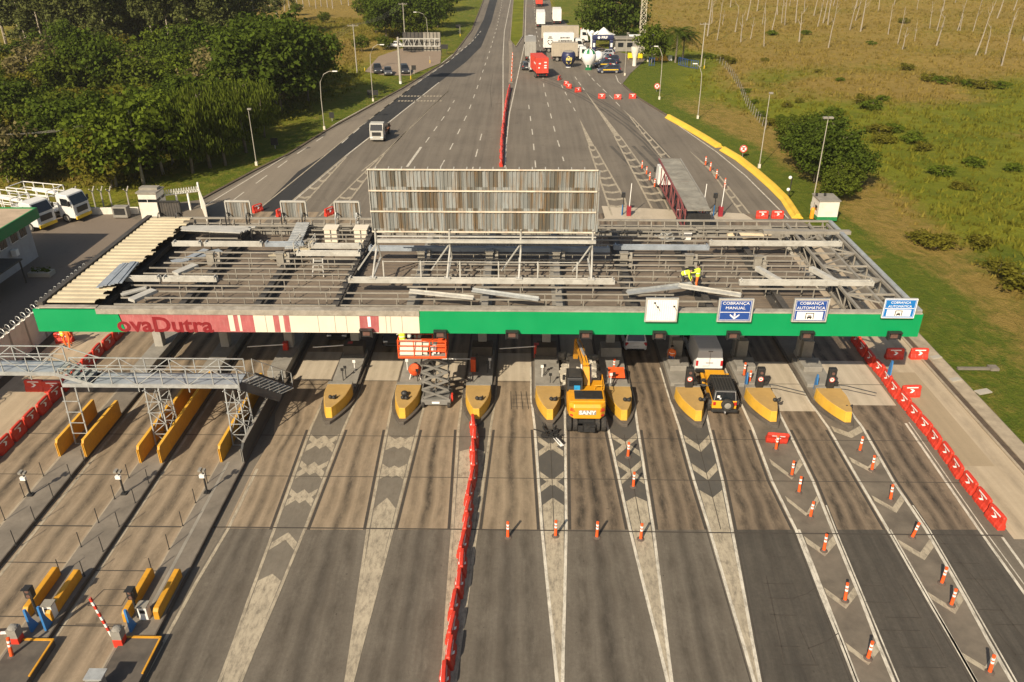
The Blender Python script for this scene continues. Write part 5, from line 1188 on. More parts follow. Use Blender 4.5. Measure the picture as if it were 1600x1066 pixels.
# ---------------------------------------------------------------- vehicles
GL = glassmat()
M_TAIL = mat('tail lamp red', (.42, .02, .02), .3, .05, 2, dirt=0); M_HEAD = mat('head lamp', (.75, .75, .72), .15, .03, 2, dirt=0); M_CHR = mat('bright rim', (.45, .45, .45), .35, .1, 3, metal=.6, dirt=.2)
M_PLATE = mat('number plate', (.60, .60, .58), .5, .05, 4, dirt=.05)
def carpaint(name, c, rough=.32, dirt=.12): return mat(name, c, rough, .05, .8, spec=.55, dirt=dirt)
def wheel(par, x, y, r=.33, w=.22, rim=M_CHR, dual=False):
    mb = MB(); pr = [(r*.62, -w/2), (r*.94, -w/2), (r, -w/2+.03), (r, w/2-.03), (r*.94, w/2), (r*.62, w/2)]
    Mx = Matrix.Translation((x, y, r)) @ Matrix.Rotation(pi/2, 4, 'Y'); mb.lathe(pr, n=18, M=Mx); t = mb.build('wheel', M_TYRE, par); shade(t, 45)
    mb = MB(); s = 1 if x > 0 else -1; e = w/2*s; mb.lathe([(r*.60, min(e*1.02, e*.6)), (r*.60, max(e*1.02, e*.6))], n=14, M=Mx); mb.lathe([(r*.2, min(e*1.12, e*.6)), (r*.2, max(e*1.12, e*.6))], n=10, M=Mx); mb.build('rim', rim, t); return t
def qpanel(mb, a, b, c, d, out=.012):
    """thin plate over a quad, a b c d anticlockwise seen from outside"""
    a, b, c, d = map(Vector, (a, b, c, d)); n = (b-a).cross(d-a).normalized()*out
    vs = [a+n, b+n, c+n, d+n, a-n, b-n, c-n, d-n]
    return mb.add(vs, [(0, 1, 2, 3), (7, 6, 5, 4), (0, 4, 5, 1), (1, 5, 6, 2), (2, 6, 7, 3), (3, 7, 4, 0)])
def inset(a, b, c, d, l, r, bo, to):
    a, b, c, d = map(Vector, (a, b, c, d)); f = lambda u, v: (a.lerp(b, u)).lerp(d.lerp(c, u), v); return f(l, bo), f(1-r, bo), f(1-r, 1-to), f(l, 1-to)
def car(label, loc, rz, style='hatch', paint=None, group=None, L=None, name='car', cat='car', stripe=None, bar=False, sc=1.0):
    P = {'hatch': (3.95, 1.72, 1.50), 'sedan': (4.4, 1.74, 1.46), 'suv': (4.4, 1.82, 1.66), 'wagon': (4.6, 1.82, 1.68), 'pickup': (5.0, 1.82, 1.78)}[style]
    L_, W, Hh = P; L_ = L or L_; h = W/2; t = thing(name, label, cat, loc, rz, group, sc)
    be = Hh*.60; mb = MB(); tail = {'hatch': .60, 'sedan': .62, 'suv': .62, 'wagon': .62, 'pickup': .55}[style]*Hh
    def rg(y, w, zb, zt, cr=.92): return [(-w*h*.94, y, zb), (-w*h, y, zb+.12), (-w*h, y, lerp(zb, zt, .62)), (-w*h*cr, y, zt), (0, y, zt+.025), (w*h*cr, y, zt), (w*h, y, lerp(zb, zt, .62)), (w*h, y, zb+.12), (w*h*.94, y, zb)]
    y0 = -L_/2
    rings = [rg(y0, .80, .36, tail*.86), rg(y0+.10, .94, .27, tail*.98), rg(y0+.45, 1.0, .22, tail), rg(y0+L_*.28, 1, .2, be), rg(y0+L_*.62, 1, .2, be), rg(y0+L_*.72, .995, .2, be*.95), rg(y0+L_*.88, .97, .22, be*.86), rg(y0+L_*.97, .88, .26, be*.74), rg(y0+L_, .74, .34, be*.62)]
    mb.loft(rings); body = shade(mb.build('body', paint, t, fix=True), 38)
    rb0, rr, rf, fb = {'hatch': (.03, .10, .50, .70), 'sedan': (.16, .30, .52, .70), 'suv': (.02, .06, .52, .70), 'wagon': (.02, .06, .54, .72), 'pickup': (.36, .40, .56, .72)}[style]
    yb0, yr, yf, yb1 = y0+L_*rb0, y0+L_*rr, y0+L_*rf, y0+L_*fb; wb, wr = h*.93, h*.74; zr = Hh-.03; zb = be-.02
    B = [(-wb, yb0, zb), (wb, yb0, zb), (wb, yb1, zb), (-wb, yb1, zb)]; T = [(-wr, yr, zr), (wr, yr, zr), (wr, yf, zr), (-wr, yf, zr)]
    mb = MB(); mb.add(B+T+[(0, yr+.05, Hh), (0, yf-.05, Hh)], [(0, 1, 5, 4), (1, 2, 6, 5), (2, 3, 7, 6), (3, 0, 4, 7), (4, 5, 8), (5, 6, 9, 8), (6, 7, 9), (7, 4, 8, 9)])
    cab = mb.build('cabin', paint, t, bevel=.05)
    mb = MB(); qpanel(mb, *inset(B[0], B[1], T[1], T[0], .07, .07, .14, .10)); mb.build('rear_window', GL, cab)
    mb = MB(); qpanel(mb, *inset(B[2], B[3], T[3], T[2], .05, .05, .06, .06)); mb.build('windscreen', GL, cab)
    for a, b, c, d in ((B[1], B[2], T[2], T[1]), (B[3], B[0], T[0], T[3])):
        mb = MB(); qpanel(mb, *inset(a, b, c, d, .06, .52, .12, .12)); qpanel(mb, *inset(a, b, c, d, .51, .10, .12, .12)); mb.build('side_window', GL, cab)
    for x in (-h+.08, h-.08):
        for f in (.19, .81): wheel(t, x, y0+L_*f, .33 if style in ('hatch', 'sedan') else .37, .2)
    for s in (-1, 1):
        mb = MB(); mb.box((s*h*.80, y0+.07, tail*.86), (.22, .12, .24)); mb.build('tail_lamp', M_TAIL, t, bevel=.02)
        mb = MB(); mb.box((s*h*.66, y0+L_-.12, be*.66), (.34, .2, .13)); mb.build('head_lamp', M_HEAD, t, bevel=.02)
        mb = MB(); mb.box((s*(h+.08), y0+L_*.64, be+.06), (.16, .08, .13)); mb.build('mirror', paint, t, bevel=.02)
    mb = MB(); mb.box((0, y0+.0, .62*tail+.05), (.42, .06, .13)); mb.build('number_plate', M_PLATE, t)
    mb = MB(); mb.box((0, y0+L_-.02, be*.52), (h*1.0, .06, .14)); mb.box((0, y0+L_-.06, .34), (h*1.3, .1, .16)); mb.build('grille', M_DARK, t)
    mb = MB(); mb.box((0, y0+.05, .34), (h*1.5, .1, .16)); mb.build('rear_bumper', M_DARK, t)
    if style == 'pickup':
        mb = MB(); mb.box((0, y0+L_*.19, tail+.02), (W*.78, L_*.32, .03)); mb.build('load_bed', M_DARK, t)
    if stripe:
        for s in (-1, 1): mb = MB(); mb.box((s*(h+.006), y0+L_*.45, be*.72), (.02, L_*.66, .20)); mb.build('side_stripe', stripe, t)
        mb = MB(); mb.box((0, y0+L_*.30, Hh+.0), (W*.5, .5, .02)); mb.build('roof_mark', M_REFL, t)
    if bar: mb = MB(); mb.box((0, y0+L_*.45, Hh+.07), (W*.62, .25, .12)); mb.build('light_bar', M_TAIL, t, bevel=.02)
    return t
W_PAINT = carpaint('white car paint', (.72, .71, .69)); D_PAINT = carpaint('charcoal car paint', (.035, .037, .042)); G_PAINT = carpaint('graphite car paint', (.075, .078, .083)); N_PAINT = carpaint('navy car paint', (.02, .025, .05))
S_PAINT = carpaint('silver car paint', (.33, .34, .35))
def at(px_, py_, off=0.0, z=0.0): p = G(px_, py_); return Vector((p.x, p.y+off, z))
car('white hatchback driving away under the canopy, right of the excavator arm', at(993, 553, 2.0), 0, 'hatch', W_PAINT)
car('dark grey estate car facing the camera in the canopy shade beside the scissor lift', at(615, 548, 2.3), pi, 'suv', G_PAINT)
car('black car half hidden under the canopy below the red number panel', at(526, 538, 2.4), pi, 'sedan', D_PAINT)
car('dark pickup parked on the bare lay-by, leftmost of three facing the camera', G(590, 113), pi+.25, 'pickup', D_PAINT); car('dark sedan parked on the bare lay-by between two bigger dark cars', G(606.5, 116), pi+.2, 'sedan', G_PAINT); car('dark off-roader parked on the bare lay-by just right of the gantry post', G(632.5, 114), pi+.25, 'suv', D_PAINT)
car('white car parked side-on at the far end of the bare lay-by', G(617, 74), pi/2+.1, 'sedan', W_PAINT)
car('white car in the far lane ahead of the grey box lorry', G(829, 64), 0, 'sedan', W_PAINT); car('black car squeezed beside the lorry with the red container', G(821, 108), .1, 'suv', D_PAINT)
YSTR = mat('yellow side stripe', (.70, .47, .03), .5, .05, 2, dirt=.05)
car('dark patrol car with yellow stripe parked side-on, nearest of the group by the balloon', G(951, 114), pi/2+.05, 'wagon', N_PAINT, 'patrol cars', stripe=YSTR, bar=True, sc=1.05); car('dark patrol car with yellow stripe, behind the nearest one and by the striped balloon', G(945, 105), pi/2+.15, 'wagon', N_PAINT, 'patrol cars', stripe=YSTR, bar=True, sc=1.05)
car('dark patrol car standing third back from the camera in the group', G(951, 99), pi/2+.1, 'wagon', N_PAINT, 'patrol cars', bar=True); car('silver car behind the patrol cars in front of the inflatable arch', G(948, 93), pi/2+.1, 'sedan', S_PAINT); car('silver hatchback last in line just before the inflatable arch', G(946, 87.5), pi/2, 'hatch', S_PAINT)
# white panel van
t = thing('van', 'white panel van driving in under the canopy in the lane left of the off-roader', 'van', at(1106, 587, 2.4), 0)
prof = [(-2.3, .35), (-2.38, .62), (-2.34, 1.2), (-2.26, 1.93), (-2.1, 2.02), (.75, 2.04), (1.0, 1.98), (1.75, 1.22), (2.3, 1.02), (2.42, .7), (2.4, .35)]
rings = []
for x, k in ((-.93, 0), (-.95, 1), (-.82, 2), (.82, 2), (.95, 1), (.93, 0)): pass
mb = MB(); n = len(prof)
def vr(w, s): return [(w*(.86 if z > 1.3 else 1)*(1 if z > .4 else .97), y*s, z) for y, z in prof]
mb.loft([[(-.97*(.86 if z > 1.3 else 1), y, z) for y, z in prof], [(.97*(.86 if z > 1.3 else 1), y, z) for y, z in prof]]); mb.build('body', W_PAINT, t, bevel=.06, fix=True)
for x, y in ((-.86, -1.45), (.86, -1.45), (-.86, 1.5), (.86, 1.5)): wheel(t, x, y, .34, .22)
mb = MB(); qpanel(mb, (-.72, -2.30, 1.42), (.72, -2.30, 1.42), (.68, -2.265, 1.86), (-.68, -2.265, 1.86), .012)
mb = MB(); mb.box((0, -2.36, 1.92), (.3, .05, .05)); mb.box((0, -2.38, 1.02), (.5, .04, .05)); mb.build('door_handle', M_GREY, t)
for s in (-1, 1):
    mb = MB(); mb.box((s*.86, -2.36, .98), (.16, .06, .42)); mb.build('tail_lamp', M_TAIL, t, bevel=.02)
    mb = MB(); qpanel(mb, (s*.985, .55, 1.2), (s*.985, 1.55, 1.2), (s*.90, 1.0, 1.78), (s*.90, .55, 1.8), .02); mb.build('side_window', GL, t)
    mb = MB(); mb.box((s*1.06, 1.35, 1.25), (.2, .1, .26)); mb.build('mirror', M_DARK, t, bevel=.02)
mb = MB(); mb.box((0, -2.42, .45), (1.9, .14, .26)); mb.build('rear_bumper', M_DARK, t, bevel=.03); mb = MB(); mb.box((-.25, -2.385, .78), (.42, .02, .13)); mb.build('number_plate', M_PLATE, t)
mb = MB(); qpanel(mb, (-.8, 1.78, 1.25), (.8, 1.78, 1.25), (.76, 1.05, 1.95), (-.76, 1.05, 1.95), .02); mb.build('windscreen', GL, t); mb = MB(); mb.box((0, -2.375, 1.3), (.02, .02, 1.1)); mb.build('door_gap', M_GREY, t)
# yellow off-roader
M_JY = carpaint('amber car paint', (.74, .36, .02)); t = thing('off_roader', 'yellow off-roader with black hard top and spare wheel on its tailgate', 'off-roader', at(1131, 651, 2.0), -.03, sc=1.04)
mb = MB(); mb.box((0, -.75, .82), (1.5, 2.3, .62)); mb.box((0, 1.15, .84), (1.32, 1.5, .52), tx=.88, ty=1); mb.build('body', M_JY, t, bevel=.05)
mb = MB(); mb.box((0, 1.2, 1.12), (1.24, 1.5, .06)); mb.build('bonnet', M_JY, t, bevel=.03)
for s in (-1, 1):
    for y in (-1.15, 1.35): mb = MB(); mb.side([(y-.58, .78), (y-.42, 1.0), (y+.42, 1.0), (y+.62, .72), (y+.56, .68), (y+.38, .9), (y-.4, .9), (y-.52, .74)], s*.73, s*.93); mb.build('fender', M_DARK if y < 0 else M_JY, t)
    mb = MB(); mb.box((s*.64, -1.93, .95), (.16, .08, .22)); mb.build('tail_lamp', M_TAIL, t, bevel=.02)
    mb = MB(); mb.box((s*.93, .45, 1.22), (.22, .12, .2)); mb.build('mirror', M_DARK, t, bevel=.02); mb = MB(); mb.lathe([(.11, 0), (.11, .05)], n=14, M=upright((s*.46, 1.93, .98), pi)); mb.build('head_lamp', M_HEAD, t)
mb = MB(); mb.add([(-.74, -1.88, 1.1), (.74, -1.88, 1.1), (.74, .55, 1.1), (-.74, .55, 1.1), (-.66, -1.72, 1.80), (.66, -1.72, 1.80), (.66, .22, 1.80), (-.66, .22, 1.80)], [(0, 1, 5, 4), (1, 2, 6, 5), (2, 3, 7, 6), (3, 0, 4, 7), (4, 5, 6, 7)]); mb.build('hard_top', M_DARK, t, bevel=.05)
mb = MB()
for k in range(7): mb.box((-.54+.18*k, -.75, 1.815), (.06, 1.8, .035))
mb.box((0, -.2, 1.83), (1.3, .05, .03)); mb.build('roof_ribs', mat('satin black', (.045, .043, .04), .45, .1, 2), t)
mb = MB(); qpanel(mb, (-.62, -1.86, 1.18), (.62, -1.86, 1.18), (.56, -1.75, 1.68), (-.56, -1.75, 1.68), .015); mb.build('rear_window', GL, t)
mb = MB(); qpanel(mb, (.68, .60, 1.14), (-.68, .60, 1.14), (-.6, .26, 1.74), (.6, .26, 1.74), .015); mb.build('windscreen', GL, t)
mb = MB(); mb.box((-.42, -1.87, 1.42), (.16, .02, .16)); mb.box((-.3, -1.87, 1.28), (.10, .02, .10)); mb.build('window_stickers', M_REFL, t)
mb = MB(); mb.bar((-.66, -1.88, 1.16), (-.6, -1.76, 1.72), .035); mb.bar((.66, -1.88, 1.16), (.6, -1.76, 1.72), .035); mb.bar((-.6, -1.76, 1.72), (.6, -1.76, 1.72), .035); mb.build('window_trim', M_CHR, t)
for s in (-1, 1): mb = MB(); qpanel(mb, *[Vector(v) for v in (((.735, -1.5, 1.18), (.735, -.3, 1.18), (.672, -.3, 1.7), (.672, -1.5, 1.7)) if s > 0 else ((-.735, -.3, 1.18), (-.735, -1.5, 1.18), (-.672, -1.5, 1.7), (-.672, -.3, 1.7)))], .012); mb.build('side_window', GL, t)
for x, y in ((-.78, -1.15), (.78, -1.15), (-.78, 1.35), (.78, 1.35)): wheel(t, x, y, .40, .26, M_DARK)
mb = MB(); Mx = Matrix.Translation((.12, -2.10, .98)) @ Matrix.Rotation(pi/2, 4, 'X'); mb.lathe([(.2, -.12), (.34, -.12), (.38, -.08), (.38, .08), (.34, .13), (.2, .13)], n=20, M=Mx); sp = mb.build('spare_wheel', M_TYRE, t); shade(sp, 40); mb = MB(); mb.lathe([(.20, .05), (.20, .14), (.05, .16)], n=14, M=Mx); mb.build('cover', M_GREY, sp)
mb = MB(); mb.box((0, -2.02, .52), (1.62, .2, .2)); mb.build('rear_bumper', M_DARK, t, bevel=.03); mb = MB(); mb.bar((0, -2.0, .5), (0, -2.3, .5), .08); mb.ball((0, -2.3, .56), .05); mb.build('tow_bar', M_CHR, t); mb = MB(); mb.box((0, 2.02, .55), (1.6, .2, .2)); mb.build('front_bumper', M_DARK, t)
# lorries
def lorry(label, loc, rz, cabc, load, L=9.0, W=2.5, Hc=3.6, loadm=None, name='lorry', cabL=2.0, group=None, gap=.4, detail=True, bump=None):
    """cab at the +y end; load one of box, sider, flat, none"""
    t = thing(name, label, 'lorry', loc, rz, group); h = W/2; y1 = L/2; yc = y1-cabL; zb = 1.05
    mb = MB(); mb.side([(yc, .75), (yc, 2.95), (yc+.25, 3.1), (y1-.55, 3.0), (y1-.06, 1.9), (y1, 1.0), (y1-.02, .55), (yc, .55)], -h*.96, h*.96); cab = mb.build('cab', cabc, t, bevel=.06)
    mb = MB(); a, b, c, d = (h*.86, y1-.03, 1.95), (-h*.86, y1-.03, 1.95), (-h*.82, y1-.50, 2.85), (h*.82, y1-.50, 2.85); qpanel(mb, a, b, c, d, .03); mb.build('windscreen', GL, cab)
    for s in (-1, 1):
        x = s*h*.965; q = [(x, yc+.5, 1.85), (x, y1-.35, 1.85), (x, y1-.62, 2.6), (x, yc+.5, 2.65)]; mb = MB(); qpanel(mb, *(q if s > 0 else q[::-1]), .02); mb.build('side_window', GL, cab)
        mb = MB(); mb.box((s*(h+.16), y1-.3, 2.2), (.24, .12, .55)); mb.build('mirror', M_DARK, cab, bevel=.02); mb = MB(); mb.box((s*h*.72, y1+.0, .8), (.36, .08, .2)); mb.build('head_lamp', M_HEAD, cab)
    mb = MB(); mb.box((0, y1+.02, 1.38), (W*.62, .06, .6)); mb.build('grille', M_DARK, cab); mb = MB(); mb.box((0, y1+.02, .58), (W*.92, .16, .34)); mb.build('bumper', bump or cabc, cab, bevel=.03)
    mb = MB(); mb.box((-.42, -.3, .82), (.2, L-1.2, .26)); mb.box((.42, -.3, .82), (.2, L-1.2, .26)); mb.box((0, -L/2+.1, .62), (W*.86, .1, .22)); mb.build('chassis', M_DARK, t)
    for y in [y1-1.25]+([-L/2+1.2, -L/2+2.45] if L > 7 else [-L/2+1.2])+([-L/2+3.7] if L > 12 else []):
        for s in (-1, 1): wheel(t, s*(h-.17), y, .50, .32, M_GREY)
    for s in (-1, 1): mb = MB(); mb.box((s*h*.72, -L/2+.02, .68), (.3, .08, .14)); mb.build('tail_lamp', M_TAIL, t)
    yl0, yl1 = -L/2, yc-gap
    if load in ('box', 'sider'):
        mb = MB(); mb.box((0, (yl0+yl1)/2, (zb+Hc)/2+.05), (W, yl1-yl0, Hc-zb)); bx = mb.build('cargo_box', loadm, t, bevel=.04)
        mb = MB()
        for k in range(int((yl1-yl0)/.6)):
            for s in (-1, 1): mb.box((s*(h+.01), yl0+.3+.6*k, (zb+Hc)/2), (.04, .10, Hc-zb-.3))
        for x in (-h*.8, -h*.3, h*.3, h*.8): mb.box((x, yl0-.02, (zb+Hc)/2), (.06, .05, Hc-zb-.2))
        mb.box((0, yl0-.01, zb+.05), (W, .06, .12)); mb.build('ribs', loadm, bx)
    if load == 'flat':
        mb = MB(); mb.box((0, (yl0+yl1)/2, 1.15), (W, yl1-yl0, .16)); mb.build('flatbed', loadm, t, bevel=.02)
    return t
CAB_W = carpaint('lorry white', (.66, .65, .61), .4); BOX_W = mat('white cargo box', (.72, .70, .65), .5, .05, .5, dirt=.2); BOX_G = mat('grey tarpaulin box', (.30, .285, .25), .7, .12, .4, dirt=.35); BOX_R = mat('red container', (.55, .055, .03), .6, .12, .5, dirt=.2, dcol=(.3, .1, .06)); BOX_B = mat('beige tarpaulin box', (.36, .31, .235), .7, .1, .4, dirt=.3)
def head(px0, py0, px1, py1): a, b = G(px0, py0), G(px1, py1); return -atan2(b.x-a.x, b.y-a.y)
t = lorry('lorry with worn red container turning on the far right carriageway', at(841, 122, 4), .17, CAB_W, 'box', 9.5, loadm=BOX_R, Hc=3.9)
mb = MB()
for x, z, w_ in ((-.55, 2.9, .4), (.6, 3.1, .5), (.6, 2.5, .5), (.6, 2.1, .5), (-.7, 2.1, .3)): mb.box((x, -4.79, z), (w_, .03, .22))
for k in range(4): mb.box((-1.27, -3.8+.5*k, 2.8), (.02, .3, .35))
mb.build('white_markings', M_REFL, kids(t)[-1] if False else t)
lorry('lorry with grey ribbed box in the far lane directly behind the white car', at(829, 95, 6), .0, CAB_W, 'box', 13, loadm=BOX_G, Hc=4.1); lorry('lorry with white box in the farther lane, left one of the white pair', at(845, 43.5, 6), 0, CAB_W, 'box', 12, loadm=BOX_W, Hc=4.1)
lorry('lorry with white box by the grass verge, right one of the white pair', at(870.5, 38.5, 5), .0, CAB_W, 'box', 10, loadm=BOX_W, Hc=4.2); lorry('red lorry at the top of the far right carriageway', at(842.5, 11, 5), 0, carpaint('lorry red', (.45, .04, .03)), 'box', 10, loadm=BOX_R, Hc=3.8)
lorry('white lorry at the very top edge of the far carriageway', at(846, 1.5, 6), 0, CAB_W, 'box', 10, loadm=BOX_W, Hc=4.0)
t = lorry('white lorry with black heart emblems and lettering parked across the roadway', G(880, 81), -pi/2+.04, CAB_W, 'box', 9.6, loadm=BOX_W, Hc=4.3)
mb = MB(); xs_ = 1.262
def heart(cx, cz, r):
    pts = [(r*.062*16*sin(a)**3, r*.062*(13*cos(a)-5*cos(2*a)-2*cos(3*a)-cos(4*a))) for a in [2*pi*k/22 for k in range(22)]]; return [(cx+p[0], cz+p[1]) for p in pts]
def ringpl(o, i, M): n = len(o); mb.add([(p[0], p[1], 0) for p in o]+[(p[0], p[1], 0) for p in i], [(k, (k+1) % n, n+(k+1) % n, n+k) for k in range(n)], M)
Ms = Matrix.Translation((1.275, 0, 0)) @ Matrix.Rotation(pi/2, 4, 'Z') @ Matrix.Rotation(pi/2, 4, 'X')
ringpl(heart(-3.3, 2.3, .75), heart(-3.3, 2.34, .5), Ms); mb.box((1.275, -3.3, 3.25), (.01, 1.1, .14)); mb.box((1.275, -3.3, 3.55), (.01, .7, .2))
Mr = upright((0, -4.83, 0)); ringpl(heart(0, 2.2, .7), heart(0, 2.24, .5), Mr); mb.box((0, -4.83, 3.2), (1.2, .01, .14)); mb.box((0, -4.83, 3.5), (.8, .01, .2))
random.seed(2)
for z, y0_, y1_, hh_ in ((3.35, -.9, 1.3, .34), (2.65, -1.3, 1.8, .45)):
    y = y0_
    while y < y1_: wl = random.uniform(.16, .30); mb.box((1.275, y+wl/2, z), (.01, wl, hh_*random.uniform(.75, 1))); y += wl+random.uniform(.06, .12)
mb.build('black_emblems', M_DARK, t)
lorry('lorry with sagging grey tarpaulin parked across the roadway, in front of the heart lorry', G(890, 95), -pi/2+.02, CAB_W, 'sider', 8.2, loadm=BOX_B, Hc=3.9); lorry('long lorry with beige and grey tarpaulin parked behind the heart lorry', G(882, 66), -pi/2+.0, CAB_W, 'sider', 12, loadm=BOX_B, Hc=4.0)
# small tipper coming towards the camera
t = lorry('dusty flatbed lorry with white cab coming towards the canopy on the fresh asphalt', at(590, 222, 3.0), pi-.02, carpaint('dusty beige cab', (.40, .385, .34), .5, .3), 'flat', 7.0, 2.3, loadm=M_RUST); o = t
random.seed(6); mb = MB()
for k in range(22): mb.box((random.uniform(-.9, .9), random.uniform(-3.2, .6), 1.3+random.random()*.5), (random.uniform(.3, .8), random.uniform(.3, 1.2), random.uniform(.1, .5)), random.uniform(0, 3))
for k in range(5): mb.bar((-1.0, -3+.8*k, 1.2), (-1.0, -3+.8*k, 2.2), .06); mb.bar((1.0, -3+.8*k, 1.2), (1.0, -3+.8*k, 2.2), .06)
lo = mb.build('load_rack', M_RAFT, t); t.scale = (.9, .9, .85)
# empty car carrier
a = G(1040, 262, 0); b = G(1090, 336, 0); p0 = G(1047, 250, 3.6); p1 = G(1093, 322, 3.6)
d = (p0-p1); rz_ = -atan2(d.x, d.y); Lc = d.length
t = thing('car_carrier', 'empty two-deck car carrier lorry with red lattice side, leaving the canopy', 'lorry', Vector(((p0.x+p1.x)/2, (p0.y+p1.y)/2, 0)), rz_)
M_RLAT = mat('faded red lattice', (.20, .055, .055), .6, .2, 1, dirt=.4); M_DKD = mat('worn deck plate', (.235, .22, .18), .75, .3, .6, dirt=.75)
mb = MB(); mb.side([(-Lc/2, 3.2), (-Lc/2+3.2, 3.3), (Lc/2-4, 3.55), (Lc/2+.6, 3.6), (Lc/2+.6, 3.48), (Lc/2-4, 3.43), (-Lc/2+3.2, 3.18), (-Lc/2, 3.08)], -1.15, 1.15); mb.build('upper_deck', M_DKD, t, fix=True)
mb = MB(); mb.box((0, -1.5, 1.0), (2.3, Lc-2, .12)); mb.build('lower_deck', M_DARK, t)
for s in (-1, 1):
    mb = MB(); mb.bar((s*1.25, -Lc/2, 1.1), (s*1.25, Lc/2-1.5, 1.1), .12, .2); mb.bar((s*1.25, -Lc/2+.2, 2.6), (s*1.25, -Lc/2+3.2, 3.2), .14, .22); mb.bar((s*1.25, -Lc/2+3.2, 3.2), (s*1.25, Lc/2+.3, 3.6), .14, .22); n = 7
    for k in range(n+1):
        y = lerp(-Lc/2+.3, Lc/2-2, k/n); mb.bar((s*1.25, y, 1.1), (s*1.25, y, 3.2), .10)
        if k < n: mb.bar((s*1.25, y, 1.1 if k % 2 else 3.2), (s*1.25, y+(Lc-2.3)/n, 3.2 if k % 2 else 1.1), .08)
    mb.build('side_lattice', M_RLAT if s < 0 else M_GREY, t)
for y in (-Lc/2+1.6, -Lc/2+2.9, -Lc/2+4.2, Lc/2-3.6, Lc/2+1.2):
    for s in (-1, 1): wheel(t, s*1.05, y, .48, .34, M_GREY)
mb = MB(); y1 = Lc/2+1.9; mb.side([(y1-2, .6), (y1-2, 2.8), (y1-.55, 2.75), (y1-.06, 1.7), (y1, .6)], -1.2, 1.2); cb = mb.build('cab', CAB_W, t, bevel=.05); mb = MB(); qpanel(mb, (1.05, y1-.05, 1.75), (-1.05, y1-.05, 1.75), (-1, y1-.5, 2.6), (1, y1-.5, 2.6), .03); mb.build('windscreen', GL, cb)
for s in (-1, 1): mb = MB(); mb.box((s*1.38, y1-.3, 2.0), (.24, .12, .6)); mb.build('mirror', M_DARK, cb); mb = MB(); mb.bar((s*.6, -Lc/2-.4, .5), (s*.6, -Lc/2+.3, 2.2), .5, .08); mb.build('loading_ramp', M_DARK, t)
mb = MB(); mb.box((0, -Lc/2-.1, .8), (2.3, .2, .9)); mb.box((0, -Lc/2-.1, 2.0), (2.2, .3, 1.7)); mb.build('tail_frame', M_DARK, t); mb = MB(); mb.box((.2, .6, 3.42), (.9, .5, .05)); mb.build('rust_plate', M_RUST, t)
# service lorries in the yard
def yard_lorry(label, px_, py_, rz):
    t = lorry(label, G(px_, py_), rz, CAB_W, 'flat', 8.2, 2.4, loadm=BOX_W, bump=YSTR); mb = MB()
    for s in (-1, 1):
        for z in (1.9, 2.7, 3.3): mb.bar((s*1.15, -4.0, z), (s*1.15, 1.2, z), .07)
        for k in range(5): y = -4+1.3*k; mb.bar((s*1.15, y, 1.2), (s*1.15, y, 3.3), .07)
    for y in (-4, 1.2):
        for z in (2.7, 3.3): mb.bar((-1.15, y, z), (1.15, y, z), .07)
    mb.build('pipe_rack', M_WHT, t); mb = MB(); mb.bar((-.3, 0.9, 1.3), (.2, 1.4, 2.9), .4); mb.bar((.2, 1.4, 2.9), (.1, -1.6, 3.0), .3); mb.build('crane_arm', M_WHT, t); return t
yard_lorry('white service lorry with yellow bumper and pipe rack, at the edge of the yard', 84, 339, -pi/2-.25); yard_lorry('white service lorry with pipe rack half hidden behind the green-edged building', 30, 352, -pi/2-.3)
# ---------------------------------------------------------------- wheeled excavator
M_EXY = carpaint('excavator yellow', (.64, .29, .012), .4, .3); EX = 4.02; t = thing('excavator', 'yellow wheeled excavator seen from behind, its arm reaching into broken concrete', 'excavator', (EX, 43.6, 0), 0)
for x in (-1.08, -.70, .70, 1.08):
    for y in (-1.55, 1.3): wheel(t, x, y, .54, .30, M_DARK)
mb = MB(); mb.box((0, -.1, .72), (1.0, 3.6, .5)); mb.box((0, -1.55, .56), (2.0, .35, .3)); mb.box((0, 1.3, .56), (2.0, .35, .3)); mb.box((0, -2.0, .55), (1.1, .5, .5)); mb.bar((-.4, -2.2, .4), (-.4, -2.2, .8), .3); mb.bar((.35, -2.25, .38), (.35, -2.25, .7), .3)
mb.lathe([(.6, .9), (.6, 1.15)], c=(0, -.1, 0), n=18); mb.build('undercarriage', M_DARK, t)
# rounded counterweight and engine housing
plan = [(-1.2, .2), (-1.22, -1.2), (-1.12, -1.75), (-.85, -2.05), (.85, -2.05), (1.12, -1.75), (1.22, -1.2), (1.2, .2)]
mb = MB(); mb.loft([[(x*.96, y, z) for x, y in plan] if z == 1.15 else [(x*.97 if z > 2 else x, y+(.12 if z > 2 else 0), z) for x, y in plan] for z in (1.15, 1.3, 1.95, 2.15)]); cw = mb.build('counterweight', M_EXY, t, bevel=.05, fix=True)
mb = MB(); mb.box((0, -1.05, 2.2), (2.2, 1.4, .12)); mb.build('engine_cover', M_EXY, t, bevel=.03); mb = MB(); mb.box((.1, -1.05, 2.29), (1.75, .95, .10)); mb.build('engine_grille', M_DARK, t, bevel=.04)
mb = MB(); mb.box((.72, .6, 1.55), (.95, 1.5, .8)); mb.build('side_box', M_EXY, t, bevel=.04); mb = MB(); mb.tube([(.55, -.25, 2.2), (.55, -.25, 2.5), (1.0, -.25, 2.5), (1.0, -.25, 2.2)], .035, 6); mb.tube([(1.15, -.2, 2.0), (1.15, -.2, 2.45), (1.15, 1.2, 2.45), (1.15, 1.2, 1.9)], .03, 6); mb.build('hand_rail', M_EXY, t)
mb = MB(); mb.side([(-.35, 1.2), (-.42, 2.3), (-.2, 3.0), (1.0, 3.05), (1.45, 2.2), (1.5, 1.2)], -1.2, -.2); cb = mb.build('cab', M_DARK, t, bevel=.06); mb = MB(); mb.box((-.7, .4, 3.06), (.8, 1.0, .04)); mb.build('roof', mat('satin black', (.045, .043, .04)), cb)
